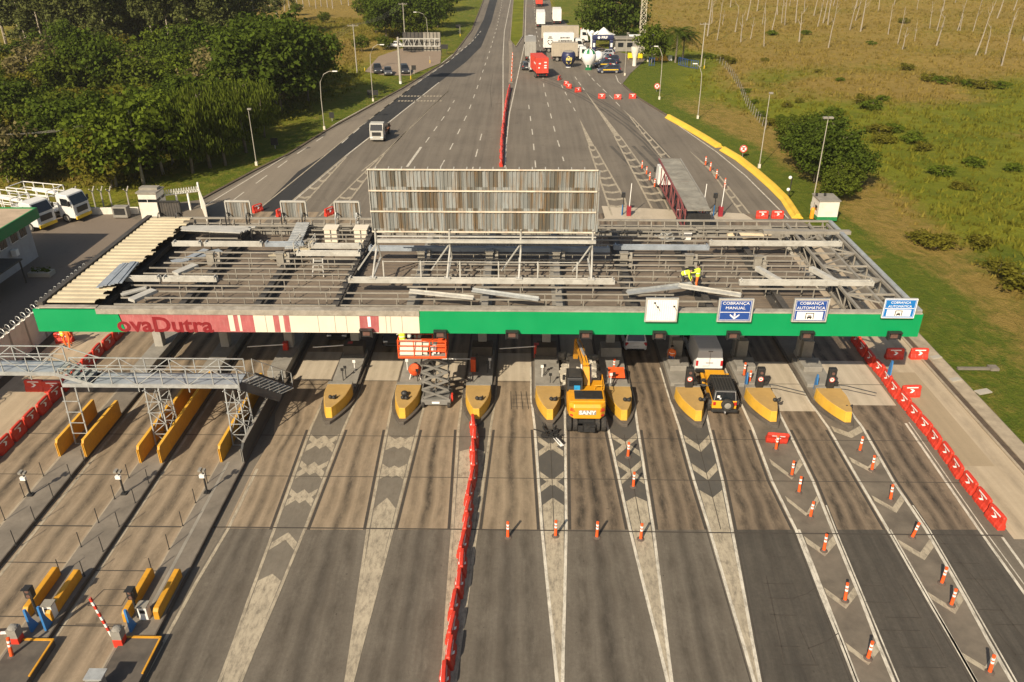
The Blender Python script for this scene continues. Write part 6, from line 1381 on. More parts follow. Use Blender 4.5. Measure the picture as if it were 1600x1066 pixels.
mb = MB(); qpanel(mb, (-1.08, -.42, 2.1), (-.32, -.42, 2.1), (-.32, -.28, 2.85), (-1.08, -.28, 2.85), .015); mb.build('rear_window', GL, cb)
mb = MB(); qpanel(mb, (-.76, -.445, 2.15), (-.38, -.445, 2.15), (-.38, -.37, 2.55), (-.76, -.37, 2.55), .012); mb.build('blue_screen', mat('sky blue film', (.02, .23, .45), .3, .2, 3, dirt=0), cb)
mb = MB()
def boxbeam(pts, w, hts):
    for (a, b), (h0, h1) in zip(zip(pts, pts[1:]), zip(hts, hts[1:])):
        a, b = Vector(a), Vector(b); d = (b-a).normalized(); u = Vector((1, 0, 0)).cross(d).normalized(); x = Vector((w/2, 0, 0)); vs = []
        for p, h_ in ((a, h0), (b, h1)): vs += [p-x-u*h_/2, p+x-u*h_/2, p+x+u*h_/2, p-x+u*h_/2]
        mb.add(vs, [(0, 1, 2, 3), (7, 6, 5, 4), (0, 4, 5, 1), (1, 5, 6, 2), (2, 6, 7, 3), (3, 7, 4, 0)])
BM = [(.12, .6, 1.9), (.10, 1.5, 2.8), (-.15, 3.0, 3.3), (-.32, 4.2, 3.25)]; boxbeam(BM, .42, (.5, .62, .5, .34)); bo_ = mb.build('boom', M_EXY, t, bevel=.03, fix=True)
mb = MB(); boxbeam([(-.34, 3.9, 3.55), (-.34, 4.25, 3.2), (-.36, 5.0, 1.5)], .34, (.22, .5, .26)); mb.build('stick', M_EXY, t, bevel=.02, fix=True)
mb = MB(); mb.tube([(-.3, 3.2, 3.65), (-.34, 3.85, 3.6)], .07, 8); mb.tube([(.0, 2.1, 3.4), (-.3, 3.3, 3.68)], .10, 8); mb.tube([(-.15, .9, 1.7), (-.15, 1.9, 2.8)], .09, 8); mb.tube([(.40, .9, 1.7), (.40, 1.9, 2.8)], .09, 8); mb.build('hydraulic_ram', M_CHR, t)
mb = MB()
for s in (-.12, .1, .24): mb.tube([(s, .8, 2.3), (s, 1.6, 3.2), (s-.25, 3.0, 3.65)], .022, 5)
mb.build('hoses', M_DARK, t)
mb = MB(); mb.side([(4.75, 1.75), (5.35, 1.6), (5.5, 1.0), (5.2, .45), (4.85, .35), (4.75, .5), (5.0, .75), (4.95, 1.2)], -.75, .05); mb.build('bucket', M_RAFT, t)
mb = MB(); mb.box((0, -2.06, 1.62), (1.08, .03, .32)); mb.build('name_plate', M_GREY, cw); vs, fs = text_mesh('SANY', .36, .008, .012, sx=1.12); mb = MB(); mb.add(vs, fs, upright((0, -2.085, 1.62))); mb.build('lettering', M_REFL, cw)
for s in (-1, 1):
    mb = MB()
    for k in range(3): mb.box((s*.93, -1.985, 1.70+.08*k), (.34-.05*k, .03, .04), s*.5)
    mb.build('red_mark', M_REDP, cw); mb = MB(); mb.box((s*.95, -1.97, 1.38), (.2, .05, .09), s*.5); mb.build('tail_lamp', M_TAIL, cw)
mb = MB(); mb.box((-1.35, .9, 2.4), (.18, .08, .36)); mb.box((1.38, .9, 2.2), (.18, .08, .34)); mb.bar((-1.2, 1.2, 2.3), (-1.35, .9, 2.4), .04); mb.bar((1.2, 1.2, 2.1), (1.38, .9, 2.2), .04); mb.build('mirror', M_DARK, t)
# broken concrete it is digging out
random.seed(9); mb = MB()
def chunk(p, s):
    vs = []; n = 6
    for q in ((-1, -1, -1), (1, -1, -1), (1, 1, -1), (-1, 1, -1), (-1, -1, 1), (1, -1, 1), (1, 1, 1), (-1, 1, 1)): vs.append([q[k]*s[k]*random.uniform(.55, 1) for k in range(3)])
    R_ = Matrix.Translation(p) @ Matrix.Rotation(random.uniform(0, 6), 4, 'Z') @ Matrix.Rotation(random.uniform(-.6, .6), 4, 'X'); mb.add(vs, [(3, 2, 1, 0), (4, 5, 6, 7), (0, 1, 5, 4), (1, 2, 6, 5), (2, 3, 7, 6), (3, 0, 4, 7)], R_)
for k in range(230):
    x = random.uniform(-1.45, 1.35); y = random.uniform(-2.6, 3.4); hgt_ = max(0, .75-abs(x)*.22-abs(y-.8)*.12); s = random.choice((.12, .18, .26, .36)); chunk((x, y, .05+hgt_*random.random()), (s, s*random.uniform(.6, 1.2), s*random.uniform(.35, .8)))
o = mb.build('rubble_heap', mat('broken pale concrete', (.47, .43, .35), .9, .3, 1.2, dirt=.5)); o.location = (4.05, 48.2, 0); tag(o, 'heap of broken pale concrete in front of the excavator', 'rubble')
mb = MB()
for k in range(34): mb.bar((random.gauss(0, .3), random.gauss(0, .25), .05), (random.gauss(0, .5), random.gauss(0, .4), random.uniform(.05, .4)), random.uniform(.04, .12))
mb.box((.45, -.75, .12), (.3, .8, .1), .5); o = mb.build('scrap_heap', [M_DARK]); o.location = G(862, 680); tag(o, 'small heap of black scrap lying left behind the excavator', 'scrap')
mb = MB(); mb.box((0, 0, .06), (.26, .95, .05), .45); mb.bar((-.15, .3, .1), (.2, -.45, .12), .1); o = mb.build('metal_offcut', M_WHT); o.location = G(873, 692)+Vector((0, 0, .02)); tag(o, 'white metal offcut lying beside the small black scrap heap', 'offcut')
# ---------------------------------------------------------------- scissor lift
q = G(681, 640); t = thing('scissor_lift', 'raised scissor lift with grey scissor stack and orange-red platform', 'scissor lift', (q.x, q.y+.9, 0), 0)
M_LG = mat('lift grey', (.17, .165, .15), .5, .2, 1, dirt=.3); PX0, PX1 = V(621, 561, 42.4).x-q.x, V(697, 561, 42.4).x-q.x; PF = V(660, 562, 42.4).z; PO = -1.7
mb = MB(); mb.box((0, 0, .45), (1.95, 1.5, .40)); mb.build('chassis', M_LG, t, bevel=.03); mb = MB(); mb.box((0, -.78, .45), (.5, .03, .14)); mb.build('name_plate', M_REFL, t); mb = MB(); mb.box((1.05, -.3, .6), (.12, .3, .5)); mb.build('red_control_box', M_REDP, t)
for x in (-.85, .85):
    for y in (-.62, .62): wheel(t, x, y, .25, .18, M_REFL)
n = 6; z0 = .68; dz = (PF-.15-z0)/n; mb = MB(); mb.box((0, -.55, PF-.13), (1.7, 2.4, .12))
for y in (-.6, .6):
    for k in range(n):
        for s in (-1, 1): mb.bar((-.85*s, y+.03*s, z0+dz*k), (.85*s, y+.03*s, z0+dz*(k+1)), .07, .14)
for k in range(n+1):
    for x in (-.85, .85): mb.tube([(x, -.68, z0+dz*k), (x, .68, z0+dz*k)], .05, 6)
    if k < n: mb.tube([(0, -.66, z0+dz*(k+.5)), (0, .66, z0+dz*(k+.5))], .05, 6)
mb.tube([(-.4, 0, z0+.2), (.5, 0, z0+dz*2.3)], .08, 8); mb.tube([(.4, 0, z0+dz*2.2), (-.4, 0, z0+dz*4)], .08, 8); mb.build('scissor_arms', M_LG, t)
M_LO = mat('lift orange', (.74, .095, .022), .45, .1, 1, dirt=.15); cx_ = (PX0+PX1)/2; wx_ = PX1-PX0; mb = MB(); mb.box((cx_, PO, PF), (wx_, 1.6, .16)); pl = mb.build('platform', M_LO, t, bevel=.02); mb = MB(); mb.box((cx_, PO, PF+.09), (wx_-.1, 1.5, .03)); mb.build('deck_plate', M_GREY, pl)
mb = MB()
for y in (PO-.78, PO+.78):
    for z in (.45, .80, 1.15): mb.bar((PX0+.03, y, PF+z), (PX1-.03, y, PF+z), .05)
    for k in range(4): x = lerp(PX0+.03, PX1-.03, k/3); mb.bar((x, y, PF), (x, y, PF+1.15), .05)
for x in (PX0+.03, PX1-.03):
    for z in (.45, .80, 1.15): mb.bar((x, PO-.78, PF+z), (x, PO+.78, PF+z), .05)
mb.build('guard_rail', M_LO, pl); mb = MB(); mb.box((PX1-.35, PO+.1, PF+.4), (.5, .9, .6)); mb.build('red_box', M_LO, pl, bevel=.03)
lp = Vector(t.location)+Vector((0, PO, 0)); o = MB().box((0, 0, 0), (1.35, .05, .95)).build('panel_board', M_WHITE); o.location = lp+Vector((PX0+.80, -.62, PF+.62)); o.rotation_euler = (-.25, 0, 0); tag(o, 'cream fascia board leaning inside the lift platform', 'board')
o = MB().box((0, 0, 0), (.45, .04, .8)).build('panel_board', M_WHITE); o.location = lp+Vector((PX0+1.62, -.5, PF+.52)); o.rotation_euler = (-.25, .15, 0); tag(o, 'smaller cream board beside the big one on the lift platform', 'board')
mb = MB(); mb.lathe([(.14, 0), (.17, .02), (.19, .34), (.2, .36)], n=14); mb.lathe([(.21, .36), (.21, .40)], n=14); o = mb.build('bucket', M_WHT); o.location = lp+Vector((PX0+2.15, -.2, PF+.1)); tag(o, 'white bucket on the lift platform', 'bucket')
mb = MB()
for k in range(12): mb.m(k % 2).box((random.uniform(-.35, .35), random.uniform(-.2, .2), .06+random.random()*.14), (random.uniform(.1, .3), .1, .1), random.uniform(0, 3))
o = mb.build('tool_pile', [M_DARK, M_WHT]); o.location = lp+Vector((PX0+2.2, -.55, PF+.1)); tag(o, 'pile of black and white tools on the lift platform', 'tools')
t = thing('cement_mixer', 'orange mixer drum standing on the island below the lift platform', 'mixer', G(650, 598)+Vector((0, 0, .3))); mb = MB(); mb.lathe([(.18, -.38), (.42, -.15), (.46, .1), (.3, .42), (.27, .46)], n=16, M=Matrix.Translation((0, 0, .75)) @ Matrix.Rotation(.7, 4, 'X')); dr = mb.build('drum', M_LO, t); shade(dr, 40)
mb = MB()
for s in (-.4, .4): mb.bar((s, -.3, 0), (s*.6, 0, .7), .05); mb.bar((s, .3, 0), (s*.6, 0, .7), .05)
mb.build('stand', M_WHT, t)
t = thing('barrier_gate', 'orange gate box with white arm swung up, on the island right of the scissor lift', 'barrier gate', G(740, 589)+Vector((0, 0, .5))); mb = MB(); mb.box((0, 0, .5), (.36, .36, 1.0)); mb.build('gate_box', M_LO, t, bevel=.02); mb = MB(); mb.bar((-.1, 0, .95), (-2.6, .9, .45), .06); mb.build('arm', M_WHT, t); mb = MB(); mb.box((.3, -.1, .7), (.12, .12, 1.4)); mb.build('pole', M_DARK, t)
for px_, py_, lab in ((446, 566, 'under the white fascia, leftmost'), (548, 566, 'under the red number panel'), (838, 566, 'left of the excavator arm')):
    q = G(px_, py_); t = thing('barrier_gate', 'red gate with white arm in the canopy shade, %s' % lab, 'barrier gate', (q.x, 51.0, .26)); mb = MB(); mb.box((0, 0, .55), (.36, .36, 1.1)); mb.build('gate_box', M_REDP, t, bevel=.02)
    mb = MB(); mb.bar((-.1, -.2, 1.0), (-2.7, -.3, .85), .06); mb.build('arm', M_WHT, t)
t = thing('orange_sheet', 'x', 'sheet', (0, 0, 0)); bpy.data.objects.remove(t)
mb = MB(); mb.side([(-.5, 0), (.5, .25), (.5, .29), (-.5, .04)], -.55, .55); o = mb.build('tarpaulin', M_ORP); o.location = G(963, 585, .8); tag(o, 'orange sheet draped over the plinth right of the excavator', 'tarpaulin')
# ---------------------------------------------------------------- people
SKIN = mat('skin', (.30, .17, .11), .6, .08, 6, dirt=0); HIVIS = mat('hi-vis yellow cloth', (.62, .78, .05), .7, .1, 4, dirt=.05); ORC = mat('orange work cloth', (.75, .16, .03), .75, .1, 4, dirt=.1); BLC = mat('blue jeans', (.06, .09, .19), .8, .15, 4, dirt=.1); DKC = mat('dark cloth', (.04, .04, .045), .8, .15, 4, dirt=.1); LTC = mat('pale shirt', (.55, .53, .47), .8, .1, 4, dirt=.05); WHH = mat('white helmet', (.75, .75, .73), .3, .03, 4, dirt=.03); HAIR = mat('dark hair', (.02, .015, .012), .7, .1, 6, dirt=0)
def person(label, loc, rz, pose='stand', shirt=LTC, legs=BLC, vest=None, helmet=None, group=None, sc=1.0):
    J = {'pel': (0, 0, .95), 'ch': (0, .02, 1.28), 'nk': (0, .02, 1.48), 'hd': (0, .04, 1.62), 'tp': (0, .04, 1.74)}
    for s, n in ((-1, 'l'), (1, 'r')):
        J['sh'+n] = (s*.19, .01, 1.42); J['el'+n] = (s*.26, -.02, 1.16); J['wr'+n] = (s*.25, .10, .93); J['pa'+n] = (s*.25, .13, .86)
        J['hp'+n] = (s*.10, 0, .90); J['kn'+n] = (s*.12, .03, .50); J['an'+n] = (s*.13, -.02, .08); J['to'+n] = (s*.15, .16, .04)
    if pose == 'walk':
        J['knl'] = (-.11, .16, .52); J['anl'] = (-.12, .24, .10); J['tol'] = (-.12, .42, .06); J['knr'] = (.11, -.06, .50); J['anr'] = (.12, -.30, .14); J['tor'] = (.12, -.16, .03); J['wrl'] = (-.25, -.14, .97); J['pal'] = (-.25, -.16, .90); J['wrr'] = (.25, .22, 1.0); J['par'] = (.25, .28, .94)
    if pose == 'bend':
        for k, v in (('ch', (0, .28, 1.12)), ('nk', (0, .46, 1.18)), ('hd', (0, .58, 1.22)), ('tp', (0, .70, 1.24))): J[k] = v
        for s, n in ((-1, 'l'), (1, 'r')): J['sh'+n] = (s*.19, .42, 1.14); J['el'+n] = (s*.24, .48, .86); J['wr'+n] = (s*.18, .60, .64); J['pa'+n] = (s*.17, .63, .57); J['kn'+n] = (s*.14, .12, .50)
    if pose == 'reach':
        for s, n in ((-1, 'l'), (1, 'r')): J['el'+n] = (s*.28, .18, 1.24); J['wr'+n] = (s*.18, .40, 1.16); J['pa'+n] = (s*.16, .47, 1.14)
    E = [('pel', 'ch'), ('ch', 'nk'), ('nk', 'hd'), ('hd', 'tp')]; Rr = {'pel': (.15, .11), 'ch': (.165, .11), 'nk': (.062, .062), 'hd': (.085, .10), 'tp': (.06, .07)}
    for n in 'lr':
        E += [('ch', 'sh'+n), ('sh'+n, 'el'+n), ('el'+n, 'wr'+n), ('wr'+n, 'pa'+n), ('pel', 'hp'+n), ('hp'+n, 'kn'+n), ('kn'+n, 'an'+n), ('an'+n, 'to'+n)]
        Rr.update({'sh'+n: (.075, .075), 'el'+n: (.052, .052), 'wr'+n: (.034, .034), 'pa'+n: (.04, .025), 'hp'+n: (.10, .10), 'kn'+n: (.068, .068), 'an'+n: (.05, .05), 'to'+n: (.045, .035)})
        pa = Vector(J['pa'+n]); d = (pa-Vector(J['wr'+n])).normalized(); s = -1 if n == 'l' else 1
        side = Vector((0, 1, 0)) if abs(d.y) < .8 else Vector((1, 0, 0)); side = (side-d*side.dot(d)).normalized(); curl = Vector((-s*.012, 0, 0))
        for k in range(4):
            b = pa+side*(.030-.020*k)+d*.02; ln = (.065, .075, .07, .055)[k]; f1 = b+d*ln*.5; f2 = f1+d*ln*.4+curl*1.6
            J['f%d%s' % (k, n)] = b; J['g%d%s' % (k, n)] = f1; J['h%d%s' % (k, n)] = f2; E += [('pa'+n, 'f%d%s' % (k, n)), ('f%d%s' % (k, n), 'g%d%s' % (k, n)), ('g%d%s' % (k, n), 'h%d%s' % (k, n))]
            for q in 'fgh': Rr[q+'%d%s' % (k, n)] = (.0095, .0095)
        b = Vector(J['wr'+n]).lerp(pa, .5)+side*.03; J['t0'+n] = b; J['t1'+n] = b+side*.035+d*.045; E += [('wr'+n, 't0'+n), ('t0'+n, 't1'+n)]; Rr['t0'+n] = (.012, .012); Rr['t1'+n] = (.0095, .0095)
    keys = list(J); idx = {k: i for i, k in enumerate(keys)}
    me = bpy.data.meshes.new('skel'); me.from_pydata([tuple(J[k]) for k in keys], [(idx[a], idx[b]) for a, b in E], []); o = bpy.data.objects.new('skel', me); C.objects.link(o)
    sk = o.modifiers.new('skin', 'SKIN'); sk.use_smooth_shade = True
    for i, k in enumerate(keys): v = me.skin_vertices[0].data[i]; v.radius = Rr[k]; v.use_root = (k == 'pel')
    ss = o.modifiers.new('sub', 'SUBSURF'); ss.levels = 1; ss.render_levels = 1
    bm_ = bpy.data.meshes.new_from_object(o.evaluated_get(bpy.context.evaluated_depsgraph_get())); bpy.data.objects.remove(o); bpy.data.meshes.remove(me)
    reg = {'skin': 0, 'shirt': 1, 'legs': 2}; segs = []
    for a, b in E:
        r = 2 if a[:2] in ('hp', 'kn', 'an') or b[:2] in ('hp',) else 1
        if a in ('nk', 'hd') or a[:2] in ('wr', 'pa', 't0') or a[0] in 'fg' and a[1].isdigit() or b[:2] == 'pa': r = 0
        if b[:2] == 'to': r = 3
        segs.append((Vector(J[a]), Vector(J[b]), r))
    bm_.materials.clear()
    for m_ in (SKIN, shirt, legs, DKC): bm_.materials.append(m_)
    for p in bm_.polygons:
        c = p.center; best = 9; rr = 1
        for a, b, r in segs:
            d = b-a; L = d.length_squared or 1e-9; u = max(0, min(1, (c-a).dot(d)/L)); q = (a+d*u-c).length
            if q < best: best, rr = q, r
        if pose != 'bend' and rr == 1 and c.z < .97 and abs(c.x) < .2: rr = 2
        p.material_index = rr; p.use_smooth = True
    t = thing('person', label, 'person', loc, rz, group, sc); b = bpy.data.objects.new('body', bm_); C.objects.link(b); b.parent = t
    hd, tp, nk = Vector(J['hd']), Vector(J['tp']), Vector(J['nk']); up = (tp-nk).normalized(); fw = Vector((0, 1, 0)); fw = (fw-up*fw.dot(up)).normalized() if pose != 'bend' else Vector((0, .3, -1)).normalized()
    mb = MB(); f0 = hd+up*.02+fw*.095
    mb.m(0).ball(f0-up*.02, .018, 6, 5); mb.m(1)
    for s in (-1, 1): mb.ball(f0+Vector((s*.032, 0, 0))+up*.012-fw*.012, .009, 6, 5)
    mb.m(2).box(f0-up*.06-fw*.012, (.05, .012, .012)); mb.m(0)
    for s in (-1, 1): mb.ball(hd+Vector((s*.088, 0, 0)), .022, 6, 5)
    mb.build('face', [SKIN, HAIR, mat('lips', (.25, .09, .07), .6, .05, 5, dirt=0)], t)
    mb = MB(); cc = hd+up*.055-fw*.008; Rm = up.to_track_quat('Z', 'Y').to_matrix().to_4x4(); Rm.translation = cc
    if helmet:
        mb.lathe([(.155, .0), (.125, .012), (.118, .06), (.09, .105), (.04, .125), (.005, .13)], n=14, M=Rm); mb.build('helmet', helmet, t)
    else:
        mb.lathe([(.100, -.03), (.105, .02), (.09, .07), (.05, .095), (.005, .10)], n=12, M=Rm); mb.build('hair', HAIR, t)
    if vest:
        mb = MB(); pl_, ch, nk_ = Vector(J['pel']), Vector(J['ch']), Vector(J['nk']); ax = (nk_-pl_).normalized(); Mx_ = Vector((1, 0, 0)); dp_ = Mx_.cross(ax) if True else 0; rg = []
        for u, w_, d_ in ((-.02, .19, .145), (.5, .205, .15), (.8, .215, .145), (.98, .12, .10)):
            c = pl_.lerp(nk_, u); rg.append([c+Vector((w_*cos(2*pi*k/14), 0, 0))+dp_*(d_*sin(2*pi*k/14)) for k in range(14)])
        mb.loft(rg, False); v = mb.build('vest', vest, t, fix=True); shade(v, 60)
        mb = MB(); c = pl_.lerp(nk_, .42); a_ = [c-ax*.025+Vector((.212*cos(2*pi*k/14), 0, 0))+dp_*(.158*sin(2*pi*k/14)) for k in range(14)]; b_ = [p+ax*.05 for p in a_]; mb.loft([a_, b_], False); mb.build('reflective_band', M_REFL, v)
    return t
rz0 = PZ+.05
person('worker in hi-vis vest bending over on the canopy roof, left one of two', G(1064, 449, rz0-.2), -1.9, 'bend', HIVIS, DKC, HIVIS); person('worker in hi-vis vest and orange trousers standing on the canopy roof', G(1088, 452, rz0-.2), 1.2, 'reach', HIVIS, ORC, HIVIS)
person('worker in yellow vest and white helmet at the left end of the lift platform', lp+Vector((PX0+.28, -.38, PF+.1)), .4, 'reach', LTC, DKC, HIVIS, WHH); person('worker in pale shirt and white helmet, second from the left on the lift platform', lp+Vector((PX0+.66, -.12, PF+.1)), -.3, 'reach', LTC, DKC, None, WHH)
person('worker in orange vest, blue trousers and pale sleeve beside the white van', G(1047, 578)+Vector((0, 0, .26)), 2.6, 'stand', ORC, BLC, ORC)
person('worker in full orange clothing standing on the left shoulder, left one of two', G(103, 541), 2.4, 'stand', ORC, ORC, HIVIS); person('worker in orange clothing walking on the left shoulder, right one of two', G(111, 543), 2.9, 'walk', ORC, ORC, None)
person('person in dark shirt walking past the inflatable arch, leftmost of the far group', G(919, 82), 2.0, 'walk', DKC, BLC); person('person in pale shirt standing between the long lorries and the inflatable arch', G(914, 78), 1.0, 'stand', LTC, DKC); person('person in orange shirt near the front of the far group by the striped balloon', G(922, 86), -2.0, 'stand', ORC, DKC)
person('person in pale shirt right of the inflatable arch, beside the parked silver cars', G(960, 84), 2.0, 'walk', LTC, BLC); person('person in dark clothes standing right of the inflatable arch under the big tree', G(966, 80), -1.0, 'stand', DKC, DKC)
# ---------------------------------------------------------------- trees and shrubs
def leafmat(name, c0, c1, c2=None, trans=.38):
    if name in MATS: return MATS[name]
    m = bpy.data.materials.new(name); m.use_nodes = True; t = m.node_tree; t.nodes.remove(t.nodes['Principled BSDF']); out = t.nodes['Material Output']
    oi = nd(t, 'ShaderNodeObjectInfo'); v = objc(t); geo = nd(t, 'ShaderNodeNewGeometry')
    col = mixc(t, mrange(t, noise_n(t, v, .9, 4, .7), .3, .7, 0, 1), c0, c1)
    col = mixc(t, mrange(t, oi.outputs['Random'], 0, 1, 0, .55), col, c2 or c1)
    hs = nd(t, 'ShaderNodeHueSaturation'); t.links.new(col, hs.inputs['Color']); t.links.new(mrange(t, geo.outputs['Random Per Island'], 0, 1, .65, 1.35), hs.inputs['Value'])
    d = nd(t, 'ShaderNodeBsdfDiffuse'); tr = nd(t, 'ShaderNodeBsdfTranslucent'); mx = nd(t, 'ShaderNodeMixShader'); mx.inputs[0].default_value = trans
    t.links.new(hs.outputs[0], d.inputs[0]); t.links.new(hs.outputs[0], tr.inputs[0]); t.links.new(d.outputs[0], mx.inputs[1]); t.links.new(tr.outputs[0], mx.inputs[2]); t.links.new(mx.outputs[0], out.inputs[0])
    MATS[name] = m; return m
LF_DARK = leafmat('dark green leaves', (.044, .070, .010), (.090, .122, .016), (.072, .104, .013))
LF_MID = leafmat('mid green leaves', (.062, .088, .012), (.122, .148, .018), (.095, .120, .015)); LF_YEL = leafmat('yellow green leaves', (.105, .100, .014), (.18, .158, .022), (.145, .14, .018))
LF_BRT = leafmat('bright green leaves', (.072, .106, .012), (.13, .165, .018), (.105, .142, .015)); LF_DRY = leafmat('dry brown leaves', (.135, .115, .045), (.20, .165, .075), (.17, .145, .05)); LF_EUC = leafmat('grey green leaves', (.072, .088, .026), (.140, .152, .048), (.105, .116, .032))
BARK = mat('grey bark', (.20, .165, .125), .9, .25, 2, dirt=.4); BARKP = mat('pale bark', (.36, .31, .24), .9, .2, 2, dirt=.4)
def branchy(rng, H, r0, nb, spread, z0, lean=.06):
    mb = MB(); lx, ly = rng.uniform(-lean, lean)*H, rng.uniform(-lean, lean)*H; pts = [(lx*u*u+rng.uniform(-.05, .05), ly*u*u, H*.85*u) for u in (0, .2, .4, .6, .8, 1)]; mb.tube(pts, r0, 8, r0*.22); ends = [Vector(pts[-1])]
    for k in range(nb):
        u = rng.uniform(z0, .95); b = Vector((lx*u*u, ly*u*u, H*.85*u)); a = rng.uniform(0, 2*pi); L = spread*(1.1-u*.5)*rng.uniform(.6, 1.1); e = b+Vector((cos(a)*L, sin(a)*L, L*rng.uniform(.25, .8))); m_ = (b+e)/2+Vector((0, 0, L*.08)); mb.tube([b, m_, e], r0*.38*(1.1-u*.6), 5, r0*.10); ends += [e, m_]
    return mb, ends
def leaves(rng, centers, per, rad, leaf, droop=0.0, flat=1.0):
    vs = []; fs = []
    for c, r in centers:
        r = r*rad
        for k in range(per):
            d = Vector((rng.gauss(0, 1), rng.gauss(0, 1), rng.gauss(0, 1))); d.normalize(); rr = r*(rng.random()**.45)
            p = Vector(c)+Vector((d.x*rr, d.y*rr, d.z*rr*flat-droop*rng.random()*r)); n = (d*.8+Vector((rng.uniform(-.7, .7), rng.uniform(-.7, .7), rng.uniform(0, .9)))).normalized()
            x = n.orthogonal().normalized(); x = (Matrix.Rotation(rng.uniform(0, 6.28), 3, n) @ x); y = n.cross(x); s = leaf*rng.uniform(.55, 1.25)
            if droop: y = (y*.2+Vector((0, 0, -1))).normalized(); x = y.cross(n).normalized()
            o = len(vs); l = s*(1.0+droop*1.6); w_ = s*(.62 if not droop else .34); vs += [tuple(p-x*w_-y*l*.2), tuple(p+y*-l*.75), tuple(p+x*w_-y*l*.1), tuple(p+y*l*.8)]; fs.append((o, o+1, o+2, o+3))
    return vs, fs
def tree_proto(nm, seed, H, R, leafm, bark=BARK, nclump=60, per=46, leaf=.36, base=.28, top=1.0, droop=0.0, flat=.8, crad=.26, r0=.2, nb=12, style='round'):
    rng = random.Random(seed); mb, ends = branchy(rng, H, r0, nb, R*.75, base)
    cs = []
    zc = H*(base+1)/2; hz = H*(1-base)/2
    for k in range(nclump):
        if style == 'euc':
            u = rng.random(); z = H*(base+(1-base)*u); rr = R*(1-.55*abs(u-.45)*1.3)*rng.random()**.6
        else:
            d = Vector((rng.gauss(0, 1), rng.gauss(0, 1), rng.gauss(0, 1))).normalized(); q = rng.random()**.33; z = zc+d.z*hz*q*.95; rr = R*hypot(d.x, d.y)*q*rng.uniform(.8, 1.12)
            if z < zc-hz*.3: rr *= 1.02
        a = rng.uniform(0, 2*pi); cs.append(((cos(a)*rr, sin(a)*rr, z), rng.uniform(.65, 1.25)))
    for e in ends[1:]: cs.append((tuple(e), rng.uniform(.5, 1.0)))
    vs, fs = leaves(rng, cs, per, R*crad, leaf, droop, flat)
    t = thing(nm, 'x', 'tree', (0, -500, 0)); tr = mb.build('trunk', bark, t); shade(tr, 180); m = MB(); m.v = vs; m.f = fs; m.mi = [0]*len(fs); m.build('crown', leafm, t); return t
PROTO = {
 'dark': [tree_proto('broadleaf_tree', 1, 12, 6.6, LF_DARK, nclump=85, per=46, leaf=.40, base=.22), tree_proto('broadleaf_tree', 2, 11, 6.0, LF_DARK, nclump=75, per=46, leaf=.40, base=.2)],
 'mid': [tree_proto('bushy_tree', 3, 8.5, 4.6, LF_MID, nclump=60, per=40, leaf=.34, base=.15), tree_proto('bushy_tree', 4, 7.5, 4.8, LF_MID, nclump=60, per=40, leaf=.34, base=.12)],
 'yel': [tree_proto('bushy_tree', 5, 8, 4.6, LF_YEL, nclump=55, per=38, leaf=.34, base=.15), tree_proto('bushy_tree', 6, 7, 4.2, LF_YEL, nclump=50, per=38, leaf=.32, base=.12)],
 'brt': [tree_proto('leafy_tree', 7, 9.5, 4.6, LF_BRT, BARKP, nclump=60, per=40, leaf=.36, base=.2)],
 'dry': [tree_proto('dry_tree', 8, 7.5, 4.0, LF_DRY, BARKP, nclump=34, per=26, leaf=.30, base=.15, nb=22)],
 'euc': [tree_proto('eucalyptus_tree', 9, 22, 4.4, LF_EUC, BARKP, nclump=52, per=44, leaf=.42, base=.36, style='euc', crad=.36, r0=.22, nb=16), tree_proto('eucalyptus_tree', 10, 24, 4.0, LF_EUC, BARKP, nclump=50, per=44, leaf=.42, base=.42, style='euc', crad=.38, r0=.22, nb=16)],
 'weep': [tree_proto('weeping_tree', 11, 9.5, 3.2, LF_MID, nclump=46, per=46, leaf=.24, base=.2, droop=.55, crad=.36)],
 'shrub': [tree_proto('shrub', 12, 2.6, 2.0, LF_BRT, nclump=26, per=34, leaf=.24, base=.05, r0=.07, nb=7, crad=.32), tree_proto('shrub', 13, 3.0, 2.4, LF_YEL, nclump=28, per=34, leaf=.26, base=.05, r0=.08, nb=7, crad=.32), tree_proto('shrub', 14, 2.4, 2.2, LF_YEL, nclump=24, per=30, leaf=.22, base=.05, r0=.06, nb=7, crad=.32)]}
PUSED = set(); rngT = random.Random(77)
def plant(kind, x, y, sc, label, group=None, cat=None, which=None, z=None):
    pr = PROTO[kind]; p = pr[which % len(pr) if which is not None else rngT.randrange(len(pr))]; loc = (x, y, (hgt(x, y) if z is None else z)-.1); rz = rngT.uniform(0, 6.28); s = sc*rngT.uniform(.92, 1.08)
    if p.name not in PUSED: PUSED.add(p.name); o = p; o.location = loc; o.rotation_euler = (0, 0, rz)
    else: o = dup(p, loc, rz)
    o.scale = (s*rngT.uniform(.9, 1.1), s*rngT.uniform(.9, 1.1), s); o['label'] = label
    if kind == 'shrub': o.scale = (s*rngT.uniform(1.0, 1.5), s*rngT.uniform(1.0, 1.5), s*.8)
    if group: o['group'] = group
    if cat: o['category'] = cat
    return o
def plant_px(kind, px_, py_, sc, label, group=None, cat=None, which=None): p = G(px_, py_); return plant(kind, p.x, p.y, sc, label, group, cat, which)
